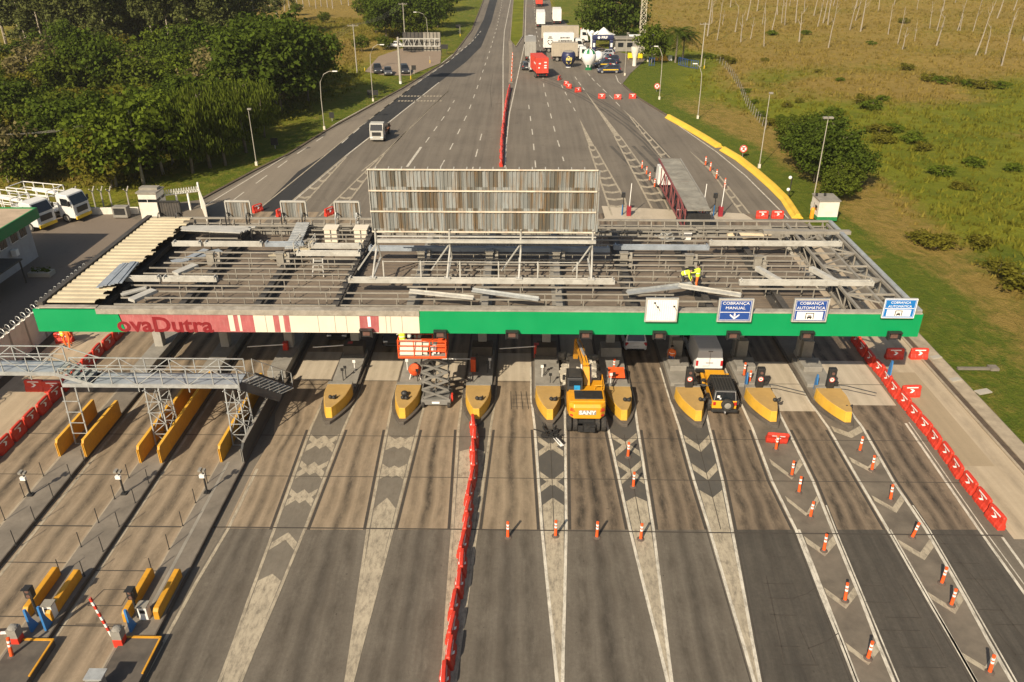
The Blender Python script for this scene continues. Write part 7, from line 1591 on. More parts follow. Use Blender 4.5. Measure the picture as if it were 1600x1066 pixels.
# thicket between the yard and the eucalypts
FOR = [(p.x, p.y) for p in [G(*q) for q in [(-330, 306), (214, 304), (300, 268), (372, 226), (420, 196), (440, 168), (430, 140), (390, 118), (300, 112), (150, 118), (0, 124), (-130, 126)]]]
KLAB = {'mid': 'mid green bushy tree in the thicket behind the yard', 'yel': 'yellowish green bushy tree in the thicket behind the yard', 'dark': 'dark green broad-crowned tree in the thicket behind the yard', 'dry': 'dry brown half-leafless tree in the thicket behind the yard', 'brt': 'bright green leafy tree in the thicket behind the yard'}
x0 = min(p[0] for p in FOR); x1 = max(p[0] for p in FOR); y = min(p[1] for p in FOR)
while y < max(p[1] for p in FOR):
    x = x0+rngT.uniform(0, 5)
    while x < x1:
        px_, py_ = x+rngT.uniform(-2.6, 2.6), y+rngT.uniform(-2.4, 2.4)
        q = pxl((px_, py_, 6))
        if inpoly(px_, py_, FOR) and -110 < q[0]:
            n = noise.noise(Vector((px_*.05, py_*.05, 2.0))); r = rngT.random()+n*.5
            kind = 'yel' if r < .30 else 'mid' if r < .72 else 'dark' if r < .95 else 'brt'
            if rngT.random() < .07: kind = 'dry'
            plant(kind, px_, py_, rngT.uniform(.65, 1.1), KLAB[kind], '%s trees of the thicket' % {'mid': 'mid green', 'yel': 'yellowish', 'dark': 'dark green', 'dry': 'dry brown', 'brt': 'bright green'}[kind])
        x += 6.6
    y += 6.4
for px_, py_, kind, sc, lab in ((60, 165, 'dry', 1.2, 'large dry brown shrubby tree at the left edge under the eucalypts'), (345, 178, 'dry', 1.35, 'large straw-coloured bush standing left of the big dark tree'), (15, 285, 'dry', 1.1, 'dry brown tree at the far left edge above the service lorries'),
    (225, 288, 'brt', 1.12, 'bright green leafy tree with pale forked trunk behind the gatehouse'), (175, 292, 'yel', 1.0, 'yellow green tree directly above the low white yard wall'), (255, 272, 'brt', 1.0, 'bright green tree between the forked tree and the weeping ones'),
    (302, 270, 'weep', 1.0, 'weeping tree nearest to the white razor-wire fence'), (328, 262, 'weep', 1.1, 'weeping tree second from the white razor-wire fence'), (352, 258, 'weep', 1.0, 'weeping tree third from the white razor-wire fence'), (384, 238, 'weep', 1.15, 'weeping tree beside the lamp post at the shaded verge'), (414, 214, 'weep', .95, 'weeping tree farthest up the verge, touching the big dark tree'),
    (395, 186, 'dark', 1.15, 'big dark rounded tree at the forest corner, left of its cluster'), (440, 176, 'dark', 1.35, 'big dark rounded tree at the forest corner, largest of its cluster'), (482, 158, 'dark', 1.1, 'big dark rounded tree at the forest corner, nearest to the power pole'), (430, 138, 'dark', 1.2, 'big dark rounded tree standing behind the largest one at the forest corner'), (395, 150, 'dark', 1.1, 'big dark tree wedged between the straw-coloured bush and the forest corner'), (490, 128, 'mid', 1.0, 'mid green tree behind the forest corner, by the power lines')):
    plant_px(kind, px_, py_, sc, lab)
# eucalypts behind the thicket
y = 0
for r_ in range(8):
    D = 172+r_*6.6; x = -225+rngT.uniform(0, 4)
    while x < -58-(D-172)*.25:
        px_, py_ = x+rngT.uniform(-1.8, 1.8), D+rngT.uniform(-2.2, 2.2); q = pxl((px_, py_, 10))
        if -70 < q[0] < 420: plant('euc', px_, py_, rngT.uniform(.8, 1.12), 'tall grey green eucalyptus with bare trunk in the dark stand at upper left', 'eucalypts of the dark stand')
        x += 7.0
for k in range(46):
    x, y = rngT.uniform(-205, -66), rngT.uniform(160, 173); plant('mid' if k % 3 else 'yel', x, y, rngT.uniform(.4, .75), 'low bushy tree in the shade along the foot of the eucalypts', 'understorey of the dark stand')
for k, (px_, py_) in enumerate([(400, 62), (418, 48), (436, 40), (455, 34)]): plant_px('euc', px_, py_, .62, 'eucalyptus at the right end of the dark stand, %s towards the open slope' % ORD[k])
# clump beyond the far-left verge
for k, (px_, py_, sc) in enumerate([(588, 54, .95), (604, 62, .9), (622, 58, 1.1), (642, 62, 1.0), (664, 58, 1.05), (684, 44, .95), (575, 34, 1.0), (600, 30, 1.2), (630, 32, 1.25), (662, 30, 1.1), (690, 18, 1.0), (610, 8, 1.1), (650, 8, 1.1), (576, 8, 1.0), (695, 2, .9)]):
    plant_px('dark' if k % 3 else 'mid', px_, py_, sc, 'tree in the dark clump above the bare lay-by', 'dark clump above the lay-by')
for px_, py_, sc, lab in ((507, 38, .45, 'small dark tree alone on the straw slope left of the far clump'), (463, 25, .5, 'small tree at the top of the straw slope'), (565, 80, .5, 'low bush on the slope behind the power pole'), (640, 82, .5, 'low bush right beside the white parked car'), (602, 78, .5, 'low bush left of the white parked car')): plant_px('mid', px_, py_, sc, lab)
# trees around the far checkpoint
plant_px('dark', 935, 63, 1.0, 'wide dark tree spreading over the inflatable arch, left crown'); plant_px('dark', 958, 66, 1.2, 'wide dark tree spreading over the checkpoint, middle crown'); plant_px('dark', 982, 66, 1.0, 'wide dark tree beside the lattice mast, right crown')
plant_px('brt', 1018, 98, .82, 'round bright green tree right of the lattice mast'); plant_px('brt', 1030, 96, .7, 'smaller bright green tree next to the palm')
def palm(px_, py_, H, lab):
    rng = random.Random(5); t = thing('palm_tree', lab, 'palm', G(px_, py_)); mb = MB(); mb.tube([(0, 0, 0), (.1, 0, H*.5), (0, .1, H)], .22, 8, .16); mb.build('trunk', BARK, t); mb = MB()
    for k in range(34):
        a = rng.uniform(0, 6.28); L = rng.uniform(2.8, 4.2); up = rng.uniform(.1, 1.3); pts = [Vector((cos(a)*L*u, sin(a)*L*u, H+up*L*u*.8-L*.75*u*u)) for u in (0, .25, .5, .75, 1)]
        for p, q in zip(pts, pts[1:]):
            d = (q-p); s = Vector((-d.y, d.x, 0)).normalized()
            for j in range(4):
                b = p+d*(j/4); l = .75
                for sg in (-1, 1): o = len(mb.v); mb.v += [tuple(b), tuple(b+d*.16), tuple(b+s*sg*l+d*.5+Vector((0, 0, -.25)))]; mb.f.append((o, o+1, o+2)); mb.mi.append(0)
    mb.build('fronds', LF_DARK, t)
palm(1055, 98, 6.5, 'palm tree with arching fronds beside the blue fence'); palm(1066, 94, 5.0, 'shorter palm tree behind the arching one')
# dark bushy belt by the right fence, shrubs of the field
for k, (px_, py_, kind, sc) in enumerate([(1256, 262, 'dark', .62), (1272, 285, 'dark', .72), (1297, 288, 'dark', .70), (1240, 236, 'mid', .68), (1263, 228, 'mid', .7), (1288, 252, 'dark', .72), (1312, 262, 'mid', .7), (1316, 300, 'mid', .58), (1332, 292, 'dark', .5), (1308, 312, 'mid', .5), (1228, 214, 'mid', .45), (1280, 222, 'mid', .6)]):
    plant_px(kind, px_, py_, sc*.85, 'dark bushy tree in the belt beside the tall right lamp post', 'bushy belt beside the right lamp post')
SH = [(1378, 228, 1, 1.0), (1372, 214, 1, 1.1), (1395, 212, 0, 1.0), (1360, 180, 0, 1.2), (1345, 172, 1, 1.0), (1375, 170, 0, .9), (1300, 186, 0, 1.1), (1220, 190, 0, .9), (1205, 196, 1, .8), (1190, 182, 0, .7), (1178, 164, 0, .6), (1165, 148, 0, .6), (1450, 132, 1, 1.1), (1468, 137, 0, 1.2), (1490, 136, 1, 1.0), (1512, 142, 0, 1.1), (1535, 146, 1, 1.1), (1560, 147, 0, 1.0), (1415, 113, 1, .9), (1130, 97, 1, 1.1), (1142, 101, 1, 1.0), (1108, 92, 0, .9), (1195, 100, 1, .6), (1228, 172, 1, .6), (1247, 167, 1, .5), (1275, 122, 1, .5), (1310, 136, 0, .6), (1258, 62, 0, .9), (1205, 62, 0, 1.0), (1360, 76, 0, .8), (1410, 45, 1, .9), (1425, 228, 0, 1.1), (1440, 240, 1, .9), (1470, 278, 0, .9), (1520, 268, 0, 1.0),
      (1440, 376, 2, 1.0), (1462, 388, 1, 1.0), (1530, 386, 1, .8), (1590, 448, 1, 1.2), (1560, 424, 2, .9), (1578, 276, 0, .9), (1500, 300, 2, .8)]
for k, (px_, py_, w_, sc) in enumerate(SH): plant_px('shrub', px_, py_, sc*.6, ('mid green shrub scattered in the right-hand field', 'larger yellowish shrub scattered in the right-hand field', 'yellowish shrub along the foot of the right-hand field')[w_], ('mid green shrubs of the field', 'larger shrubs of the field', 'yellowish shrubs of the field')[w_], 'shrub', w_)
for k in range(60):     # rank growth along the left verge and the fence
    x, y = rngT.uniform(-66, -20), rngT.uniform(100, 240); d = segd(x, y, ledge)
    if not (10 < d < 26) or inpoly(x, y, rb): continue
    q = pxl((x, y, 0))
    if 560 < q[0] < 690 and 70 < q[1] < 125: continue
    plant('shrub', x, y, rngT.uniform(.25, .5), 'low green shrub in the rank grass of the left verge', 'low shrubs of the left verge', 'shrub')
# bare dead trunks
def bare_proto(seed, H):
    rng = random.Random(seed); t = thing('bare_trunk', 'x', 'dead tree', (0, -500, 0)); mb = MB(); mb.tube([(0, 0, 0), (.12, .05, H*.3), (.05, .12, H*.65), (.35, .1, H)], .17, 6, .04)
    for k in range(5): z = H*rng.uniform(.45, .95); a = rng.uniform(0, 6); L = rng.uniform(.5, 1.4); mb.tube([(.1, .08, z), (.1+cos(a)*L*.6, sin(a)*L*.6, z+L*.7), (.1+cos(a)*L, sin(a)*L, z+L*1.5)], .05, 4, .012)
    mb.build('stem', mat('weathered grey wood', (.29, .25, .19), .9, .2, 2, dirt=.3), t); return t
PROTO['bare'] = [bare_proto(1, 11), bare_proto(2, 13), bare_proto(3, 9), bare_proto(4, 6)]
def bare(px_, py_, sc, lab, grp, w_=None):
    o = plant_px('bare', px_, py_, sc, lab, grp, 'dead tree', w_); o.rotation_euler = (rngT.uniform(-.05, .05), rngT.uniform(-.02, .09), rngT.uniform(0, 6)); return o
BT = [(1105, 60), (1128, 44), (1157, 70), (1166, 38), (1193, 78), (1172, 66), (1213, 33), (1220, 44), (1225, 47), (1242, 44), (1255, 28), (1276, 50), (1285, 42), (1292, 46), (1326, 56), (1343, 58), (1370, 30), (1386, 62), (1401, 76), (1428, 70), (1450, 56), (1461, 60), (1470, 30), (1493, 60), (1497, 60), (1517, 62), (1522, 96), (1537, 95), (1563, 110), (1554, 44), (1580, 30), (1595, 74), (1590, 14), (1120, 66), (1106, 22), (1140, 20), (1182, 24), (1232, 20), (1240, 12), (1262, 14), (1300, 20), (1318, 14), (1335, 24), (1352, 12), (1376, 14), (1394, 22), (1412, 12), (1430, 28), (1445, 16), (1478, 14), (1488, 22), (1508, 12), (1530, 20), (1560, 16), (1408, 86), (1462, 77), (1293, 82), (1248, 70), (1205, 56), (1148, 56), (1112, 40), (1574, 64), (1335, 40), (1270, 34), (1190, 44)]
for x, y in BT: bare(x, y, rngT.uniform(.7, 1.25), 'bare grey trunk rising from the golden slope at upper right', 'bare trunks on the golden slope')
for x, y in ((414, 24), (424, 20), (432, 24), (445, 18), (452, 14), (466, 16), (474, 12), (484, 10), (494, 14), (502, 10), (512, 12), (520, 14), (534, 8), (545, 10)): bare(x, y, 1.2, 'bare grey trunk on the straw slope at upper left', 'bare trunks on the upper left slope', 1)
# trees out of the frame on the left that shade the yard
for k, (x, y, s) in enumerate(((-47.5, 50, 1.3), (-54.5, 49, 1.35), (-62, 50, 1.3), (-69, 51, 1.3))): plant('dark', x, y, s, 'broad tree standing beyond the left edge, shading the yard', 'trees shading the yard', z=0)
# grass tufts of the fields
def tufts(name, n, fn, hmin, hmax, seed):
    rng = random.Random(seed); vs = []; fs = []; zc_ = []
    tries = 0
    while len(fs) < n*6 and tries < n*8:
        tries += 1; x, y, ok = fn(rng)
        if not ok: continue
        z = hgt(x, y)-.06; s = rng.uniform(hmin, hmax); zn = zone(x, y)[0]
        for k in range(6):
            a = rng.uniform(0, 6.28); o = len(vs); bx, by = x+rng.gauss(0, .28), y+rng.gauss(0, .28); w_ = .10+.10*s; h_ = s*rng.uniform(.6, 1.1); lx, ly = rng.gauss(0, .35)*h_, rng.gauss(0, .35)*h_
            vs += [(bx-cos(a)*w_, by-sin(a)*w_, z), (bx+cos(a)*w_, by+sin(a)*w_, z), (bx+lx, by+ly, z+h_)]; fs.append((o, o+1, o+2)); zc_ += [zn]*3
    me = bpy.data.meshes.new(name); me.from_pydata(vs, [], fs); me.materials.append(MATS['tuft']); a_ = me.color_attributes.new('zone', 'FLOAT_COLOR', 'POINT')
    for i, c in enumerate(zc_): a_.data[i].color = (c, 0, 0, 1)
    o = bpy.data.objects.new(name, me); C.objects.link(o); return o
def tuftmat():
    m = bpy.data.materials.new('grass blades'); m.use_nodes = True; t = m.node_tree; t.nodes.remove(t.nodes['Principled BSDF']); p = pos(t); geo = nd(t, 'ShaderNodeNewGeometry'); at_ = nd(t, 'ShaderNodeAttribute'); at_.attribute_name = 'zone'; sp = nd(t, 'ShaderNodeSeparateColor'); t.links.new(at_.outputs['Color'], sp.inputs[0])
    dr = math_n(t, 'ADD', sp.outputs[0], mrange(t, noise_n(t, p, .9, 5, .7), .3, .7, -.3, .3)); g_ = mixc(t, noise_n(t, p, .3, 3), (.135, .142, .015), (.225, .21, .028)); col = mixc(t, mrange(t, dr, .25, .85, 0, 1), g_, (.27, .20, .05))
    hs = nd(t, 'ShaderNodeHueSaturation'); t.links.new(col, hs.inputs['Color']); t.links.new(mrange(t, geo.outputs['Random Per Island'], 0, 1, .8, 1.25), hs.inputs['Value'])
    d = nd(t, 'ShaderNodeBsdfDiffuse'); tr = nd(t, 'ShaderNodeBsdfTranslucent'); mx = nd(t, 'ShaderNodeMixShader'); mx.inputs[0].default_value = .45; t.links.new(hs.outputs[0], d.inputs[0]); t.links.new(hs.outputs[0], tr.inputs[0]); t.links.new(d.outputs[0], mx.inputs[1]); t.links.new(tr.outputs[0], mx.inputs[2]); t.links.new(mx.outputs[0], t.nodes['Material Output'].inputs[0]); MATS['tuft'] = m
tuftmat()
def fr(rng):
    y = 62+ (rng.random()**1.4)*270; x = 18+rng.random()*(30+y*.75); d = segd(x, y, redge)
    dens = .5+.5*noise.noise(Vector((x*.09, y*.12, 4.0)))
    return x, y, d > 11+rng.random()*6 and y < 335 and rng.random() < dens+.15
tag(tufts('field_grass', 15000, fr, .3, .75, 3), 'long green and straw-coloured grass of the right-hand field', 'grass', kind='stuff')
def fl(rng):
    y = 92+rng.random()*180; x = -75+rng.random()*65; d = segd(x, y, ledge); q = pxl((x, y, 0))
    return x, y, x < 0 and not inpoly(x, y, rb) and not inpoly(x, y, yb) and d > 7+rng.random()*5 and not (565 < q[0] < 695 and 66 < q[1] < 122)
tag(tufts('verge_grass', 6000, fl, .25, .7, 4), 'rank green grass of the left verge', 'grass', kind='stuff')
# ---------------------------------------------------------------- walls, fences, buildings and posts
M_YB = mat('yellow barrier paint', (.66, .43, .045), .6, .1, .5, dirt=.35, dcol=(.42, .25, .06), world=True); M_WALLW = mat('whitewashed wall', (.66, .62, .53), .7, .08, .5, dirt=.35, dcol=(.34, .27, .19)); M_LGREEN = mat('dull green fascia', (.012, .19, .055), .6, .12, 1, dirt=.3)
M_CONC = mat('pale concrete post', (.36, .33, .27), .8, .12, 1, dirt=.2)
def jersey(pts, lab):
    P = [G(*p) for p in pts]; c = P[0]; mb = MB(); pr = [(-.62, 0), (-.62, .08), (-.3, .3), (-.2, .55), (.2, .55), (.3, .3), (.62, .08), (.62, 0)]; rings = []
    for i, p in enumerate(P):
        d = (P[min(i+1, len(P)-1)]-P[max(0, i-1)]).normalized(); n = Vector((-d.y, d.x, 0)); rings.append([p+n*a+Vector((0, 0, z)) for a, z in pr])
    mb.loft(rings); o = mb.shift(c).build('concrete_barrier', M_YB, bevel=.03, fix=True); o.location = c; tag(o, lab, 'barrier')
jersey([(1044, 184), (1078, 203), (1100, 216), (1124, 231)], 'yellow concrete barrier along the far right kerb, farther piece'); jersey([(1130, 235), (1155, 250), (1183, 272), (1208, 294), (1228, 314), (1246, 342)], 'yellow concrete barrier along the far right kerb, nearer piece')
mb = MB(); c = Vector((-36.9, 48, 0)); t = thing('boundary_wall', 'white panel wall with razor wire along the left shoulder', 'wall', c)
for k in range(20): mb = MB(); mb.box((0, -26+2.0*k+1, 1.25), (.14, 1.97, 2.5)); mb.build('wall_panel', M_WALLW, t, bevel=.01); mb = MB(); mb.box((.02, -26+2.0*k, 1.3), (.2, .14, 2.6)); mb.build('post', M_CONC, t)
def coil(a, b, r, turns, wire=.03): a, b = Vector(a), Vector(b); n = turns*10; d = b-a; x = d.normalized().cross(Vector((0, 0, 1))).normalized(); return [a+d*(k/n)+x*(r*cos(k*.628))+Vector((0, 0, r*sin(k*.628))) for k in range(n+1)], wire
p_, w_ = coil((0, -26, 2.75), (0, 14, 2.75), .28, 60); mb = MB(); mb.tube(p_, w_, 4); mb.build('razor_wire', M_GALV, t)
# green-edged building at the left
t = thing('office_building', 'low building with flat roof and green fascia at the left edge of the yard', 'building', (-50, 64.5, 0)); bx = 3.6; t.scale = (1, .57, 1)
mb = MB(); mb.box((-4, 0, 2.0), (15, 21, 4.0)); mb.build('walls', mat('grey blue render', (.34, .34, .34), .8, .1, .6, dirt=.25), t)
mb = MB(); mb.box((-4, 0, 4.45), (16.4, 22.6, .35)); mb.build('roof', mat('tan roof slab', (.42, .32, .22), .85, .15, .4, dirt=.3), t)
mb = MB(); mb.box((bx+.72, 0, 4.25), (.14, 22.9, 1.0)); mb.box((-4, 11.4, 4.25), (16.7, .12, 1.0)); mb.box((-4, -11.4, 4.25), (16.7, .12, 1.0)); mb.build('green_fascia', M_LGREEN, t)
for y in (-7.5, -4.5, -1, 2.5, 5.5, 8.0): mb = MB(); mb.box((bx-.06, y, 3.0), (.2, 1.9, .9)); w = mb.build('window', M_WHT, t); mb = MB(); mb.box((bx+.05, y-.47, 3.0), (.06, .8, .75)); mb.box((bx+.05, y+.47, 3.0), (.06, .8, .75)); mb.build('pane', GL, w)
mb = MB(); mb.box((bx+.3, 4, 1.9), (.5, .8, .6)); mb.build('air_conditioner', M_WHT, t, bevel=.03); mb = MB(); mb.box((bx+1.2, -4, 2.2), (2.3, 8, .12)); mb.build('porch_roof', M_RAFT, t); mb = MB(); mb.box((bx-.02, -3, 1.05), (.14, 1.0, 2.1)); mb.build('door', M_DARK, t)
for y in (-7.6, -.4): mb = MB(); mb.bar((bx+2.2, y, 0), (bx+2.2, y, 2.2), .12); mb.build('porch_post', M_RAFT, t)
t = thing('planter', 'small kerbed planter in the shade beside the green-edged building', 'planter', G(66, 430)); mb = MB(); mb.box((0, 0, .2), (2.0, 1.0, .4)); mb.build('kerb', M_CONC, t); vs, fs = leaves(random.Random(3), [((x, 0, .5), 1) for x in (-.6, -.2, .2, .6)], 30, .35, .16); m = MB(); m.v, m.f, m.mi = vs, fs, [0]*len(fs); m.build('plants', LF_DARK, t)
# gatehouse, gate fence, low yard wall
q = G(236, 345); t = thing('gatehouse', 'small white guard house with flat roof at the yard gate', 'building', (q.x, q.y+1.2, 0), sc=.88); mb = MB(); mb.box((0, 0, 1.15), (2.3, 2.3, 2.3)); mb.build('walls', M_WALLW, t); mb = MB(); mb.box((0, 0, 2.95), (2.2, 2.2, .75)); mb.build('upper_wall', M_WALLW, t); mb = MB(); mb.box((0, 0, 3.4), (2.5, 2.5, .18)); mb.box((-.1, .3, 3.62), (2.2, 1.0, .3)); mb.build('roof', M_PURL, t)
mb = MB(); mb.box((0, -.02, 2.43), (2.28, 2.3, .34)); w = mb.build('window_band', GL, t); mb = MB(); mb.box((0, -1.17, 2.43), (.06, .06, .34)); mb.box((1.16, 0, 2.43), (.06, .1, .34)); mb.build('mullion', M_WHT, w); mb = MB(); mb.box((1.17, -.3, 1.0), (.06, .8, 1.9)); mb.build('door', M_GREY, t); mb = MB(); mb.box((1.6, -.7, .9), (.5, .4, 1.6)); mb.build('meter_box', M_WHT, t)
a, b, c = G(262, 333), G(316, 326), G(326, 352); t = thing('gate_fence', 'white panel fence with razor wire coil beside the guard house', 'fence', a); z = Vector((0, 0, 1))
mb = MB(); mb.bar(a-a, b-a, .1, .1); mb.v = [(p[0], p[1], p[2]+2.0) for p in mb.v]; mb.build('top_rail', M_WHT, t)
for u in (0, .33, .66, 1): mb = MB(); p = (b-a)*u; mb.bar(p, p+z*(2.0 if u < 1 else 3.0), .16); mb.build('post', M_WHT, t)
for k in range(3):
    p, r = (b-a)+(c-b)*(k/3), (b-a)+(c-b)*((k+1)/3); mb = MB(); mb.wall([p, r], .1, 0, 2.3); mb.build('wall_panel', M_WALLW, t)
p_, w_ = coil(Vector((0, 0, 2.3)), (b-a)+z*2.3, .28, 14, .035); mb = MB(); mb.tube(p_, w_, 4); mb.build('razor_wire', M_WHT, t)
a, b = G(-40, 338), G(218, 334); mb = MB(); mb.wall([a-a, b-a], .2, 0, .75); o = mb.build('low_wall', M_WALLW, bevel=.02); o.location = a; tag(o, 'low whitewashed wall along the upper edge of the yard', 'wall')
mb = MB(); mb.tube([(0, 0, 0), (.05, 0, 1.9), (.1, .5, 2.4)], .08, 6); mb.tube([(.05, 0, 1.9), (0, -.45, 2.35)], .06, 6); fp2 = mb.build('fence_post', M_CONC)
for k, x in enumerate((96, 122, 150, 163, 176, 203)):
    o = fp2 if k == 0 else fp2.copy()
    if k: C.objects.link(o)
    o.location = G(x, 326); tag(o, 'pale cranked concrete fence post behind the low wall, %s from the left' % ORD[k], 'post', 'cranked concrete fence posts')
t = thing('generator_box', 'grey generator box by the low white wall in the yard', 'machine', G(192, 340)); mb = MB(); mb.box((0, 0, .7), (1.6, .9, 1.2)); mb.build('housing', M_GREY, t, bevel=.05); mb = MB(); mb.box((0, -.46, .8), (1.2, .03, .7)); mb.build('louvres', M_DARK, t)
# white cabin at the right, orange bollards
q = G(1291, 347); t = thing('cabin', 'white equipment cabin with green band at the right rear of the canopy', 'cabin', (q.x, q.y+1.2, 0), sc=.84); mb = MB(); mb.box((0, 0, 1.5), (2.5, 2.9, 2.4)); mb.build('walls', M_WALLW, t, bevel=.03); mb = MB(); mb.box((0, 0, 2.76), (2.7, 3.1, .14)); mb.build('roof', M_PURL, t); mb = MB(); mb.box((0, 0, .42), (2.54, 2.94, .5)); mb.build('green_band', M_LGREEN, t)
mb = MB(); mb.box((-1.27, -.5, 1.6), (.05, .7, .6)); mb.build('window', GL, t)
for px_, lab in ((1268, 'orange bollard with black pole between the yellow barrier and the white cabin, left one'), (1281, 'orange bollard with black pole touching the white cabin, right one')):
    t = thing('bollard', lab, 'bollard', G(px_, 341)); mb = MB(); mb.lathe([(.24, 0), (.24, 1.0), (.18, 1.15), (.05, 1.2)], n=14); mb.build('orange_body', M_ORP if False else mat('amber plastic', (.75, .30, .02), .5, .1, 2), t); mb = MB(); mb.bar((.1, .2, 0), (.2, .3, 2.4), .08); mb.box((.2, .3, 2.45), (.2, .2, .45)); mb.build('pole', M_DARK, t)
# lamp posts
def lamp(px_, py_, h, lab, arm=(1.8, 0), style='curve', rz=0.0, m=M_CONC):
    p = G(px_, py_); t = thing('lamp_post', lab, 'lamp post', (p.x, p.y, hgt(p.x, p.y)-.05), rz); mb = MB()
    if style == 'curve':
        mb.tube([(0, 0, 0), (0, 0, h*.55), (.06*arm[0], 0, h*.82), (.35*arm[0], 0, h*.95), (.75*arm[0], 0, h), (arm[0], 0, h*1.0)], .065, 8, .035); mb.build('pole', m, t); mb = MB(); mb.box((arm[0]+.3, 0, h*1.0), (.75, .28, .14)); mb.build('lantern', M_WHT, t, bevel=.04)
    else:
        mb.tube([(0, 0, 0), (0, 0, h)], .065, 8, .04); mb.build('pole', m, t)
        for s in ((-.3, .3) if style == 'flood' else (.15,)): mb = MB(); mb.box((s, .05, h+.05), (.5, .4, .2)); mb.build('lantern', M_PURL, t, bevel=.03)
    mb = MB(); mb.box((0, 0, .25), (.3, .3, .5)); mb.build('foot', M_WHITE, t); return t
lamp(507, 202, 8.6, 'curved street lamp on the left verge, nearest full one', (2.2, 0)); lamp(583, 158, 9.5, 'curved street lamp standing with the wide dark board on the left verge', (2.0, 0)); lamp(669, 72, 8.0, 'curved street lamp behind the far gantry, bending left', (2.6, 0), rz=pi); lamp(401, 258, 7.2, 'straight lamp post in the shaded verge among the weeping trees', style='single')
lamp(1186, 262, 9.4, 'tall thin lamp post on the right verge by the round red sign', style='single'); lamp(1269, 322, 9.8, 'tall lamp post with twin floodlight in front of the bushy belt', style='flood'); lamp(976, 118, 8.2, 'slim lamp post by the patrol cars', style='single'); lamp(1030, 155, 9.0, 'curved lamp post on the mown grass by the three spaced barriers', (-1.6, 0))
lamp(1090, 185, 8.5, 'curved lamp post behind the start of the yellow barrier', (-1.6, 0)); lamp(1012, 96, 7.0, 'short lamp post beside the lattice mast', style='single')
t = thing('camera_pole', 'dark pole with white camera domes on the mown strip by the yellow barrier', 'camera pole', G(1231, 312)); mb = MB(); mb.tube([(0, 0, 0), (.1, 0, 2.6)], .06, 6); mb.build('pole', M_DARK, t)
for z in (1.2, 2.6): mb = MB(); mb.ball((-.15, -.05, z), .2, 10, 7); mb.build('camera_dome', M_WHT, t)
# round road signs
def disc(px_, py_, h, r, lab):
    p = G(px_, py_); t = thing('road_sign', lab, 'road sign', (p.x, p.y, hgt(p.x, p.y)-.04)); mb = MB(); mb.tube([(0, .05, 0), (0, .05, h)], .04, 6); mb.build('post', M_GREY, t); Mx = upright((0, 0, h)); mb = MB(); mb.prism(rnd(22, r), 0, .03, Mx); d = mb.build('disc', M_REFL, t)
    mb = MB(); o_, i_ = rnd(22, r), rnd(22, r*.74); mb.add([(p[0], p[1], .036) for p in o_]+[(p[0], p[1], .036) for p in i_], [(k, (k+1) % 22, 22+(k+1) % 22, 22+k) for k in range(22)], Mx); mb.build('red_ring', M_REDP, d)
    mb = MB(); vs, fs = text_mesh('E', r*1.0, .004, .02); mb.add(vs, fs, upright((0, -.04, h))); mb.build('letter', M_DARK, d); mb = MB(); mb.box((0, 0, .046), (r*1.5, r*.16, .012), pi/4, ); mb.box((0, 0, .050), (r*1.5, r*.16, .012), -pi/4); mb.v = [tuple(Mx @ Vector(v)) for v in mb.v]; mb.build('red_cross', M_REDP, d)
disc(1160, 246, 1.2, .52, 'round no-stopping sign at the grass verge beside the gap in the yellow barrier'); disc(1026, 143, 1.0, .55, 'round no-stopping sign on the mown grass right of the three spaced barriers'); disc(909, 52, 1.0, .55, 'round red and white sign behind the parked lorries')
# boards seen from behind on the left verge
def board(px_, py_, w, h, z, lab, nposts=2):
    p = G(px_, py_); t = thing('roadside_sign', lab, 'sign', (p.x, p.y, hgt(p.x, p.y)-.05)); mb = MB(); mb.box((0, 0, z+h/2), (w, .06, h)); mb.build('board', M_RAFT if w > 3 else M_DARK, t)
    for s in ((-w*.35, w*.35) if nposts == 2 else (0,)): mb = MB(); mb.bar((s, .07, 0), (s, .07, z+h), .09); mb.build('post', M_CONC if nposts == 1 else M_DARK, t)
board(583, 153, 2.0, .9, .5, 'wide dark board seen from behind at the foot of a street lamp', 2); board(519, 189, .75, .9, .5, 'small dark sign back on the verge between two street lamps', 1); board(430, 232, 1.0, 1.0, .5, 'dark round-topped sign back on the shaded verge near the weeping trees', 1); board(647, 116, .9, .9, .9, 'small dark sign back at the corner of the bare lay-by', 1); board(694, 86, 1.9, 1.0, 1.4, 'dark board on two posts right of the far gantry', 2); board(716, 50, 1.3, 1.0, 1.0, 'dark board far up the left verge by a pale post', 1)
for px_, py_, h, lab in ((642, 124, 2.6, 'yellow-footed pale post in front of the lay-by corner'), (672, 99, 1.5, 'short yellow post at the mouth of the lay-by'), (570, 111, .8, 'short pale post left of the parked pickup'), (719, 57, 2.5, 'pale post far up the left verge'), (970, 20, 3.0, 'pale post on the far right verge, left of the mast'), (1100, 108, 2.0, 'pale post at the far corner of the fence')):
    p = G(px_, py_); mb = MB(); mb.tube([(0, 0, 0), (0, 0, h)], .07, 6); mb.m(1).tube([(0, 0, 0), (0, 0, .7)], .085, 6); o = mb.build('marker_post', [M_CONC, YSTR]); o.location = (p.x, p.y, hgt(p.x, p.y)); tag(o, lab, 'post')
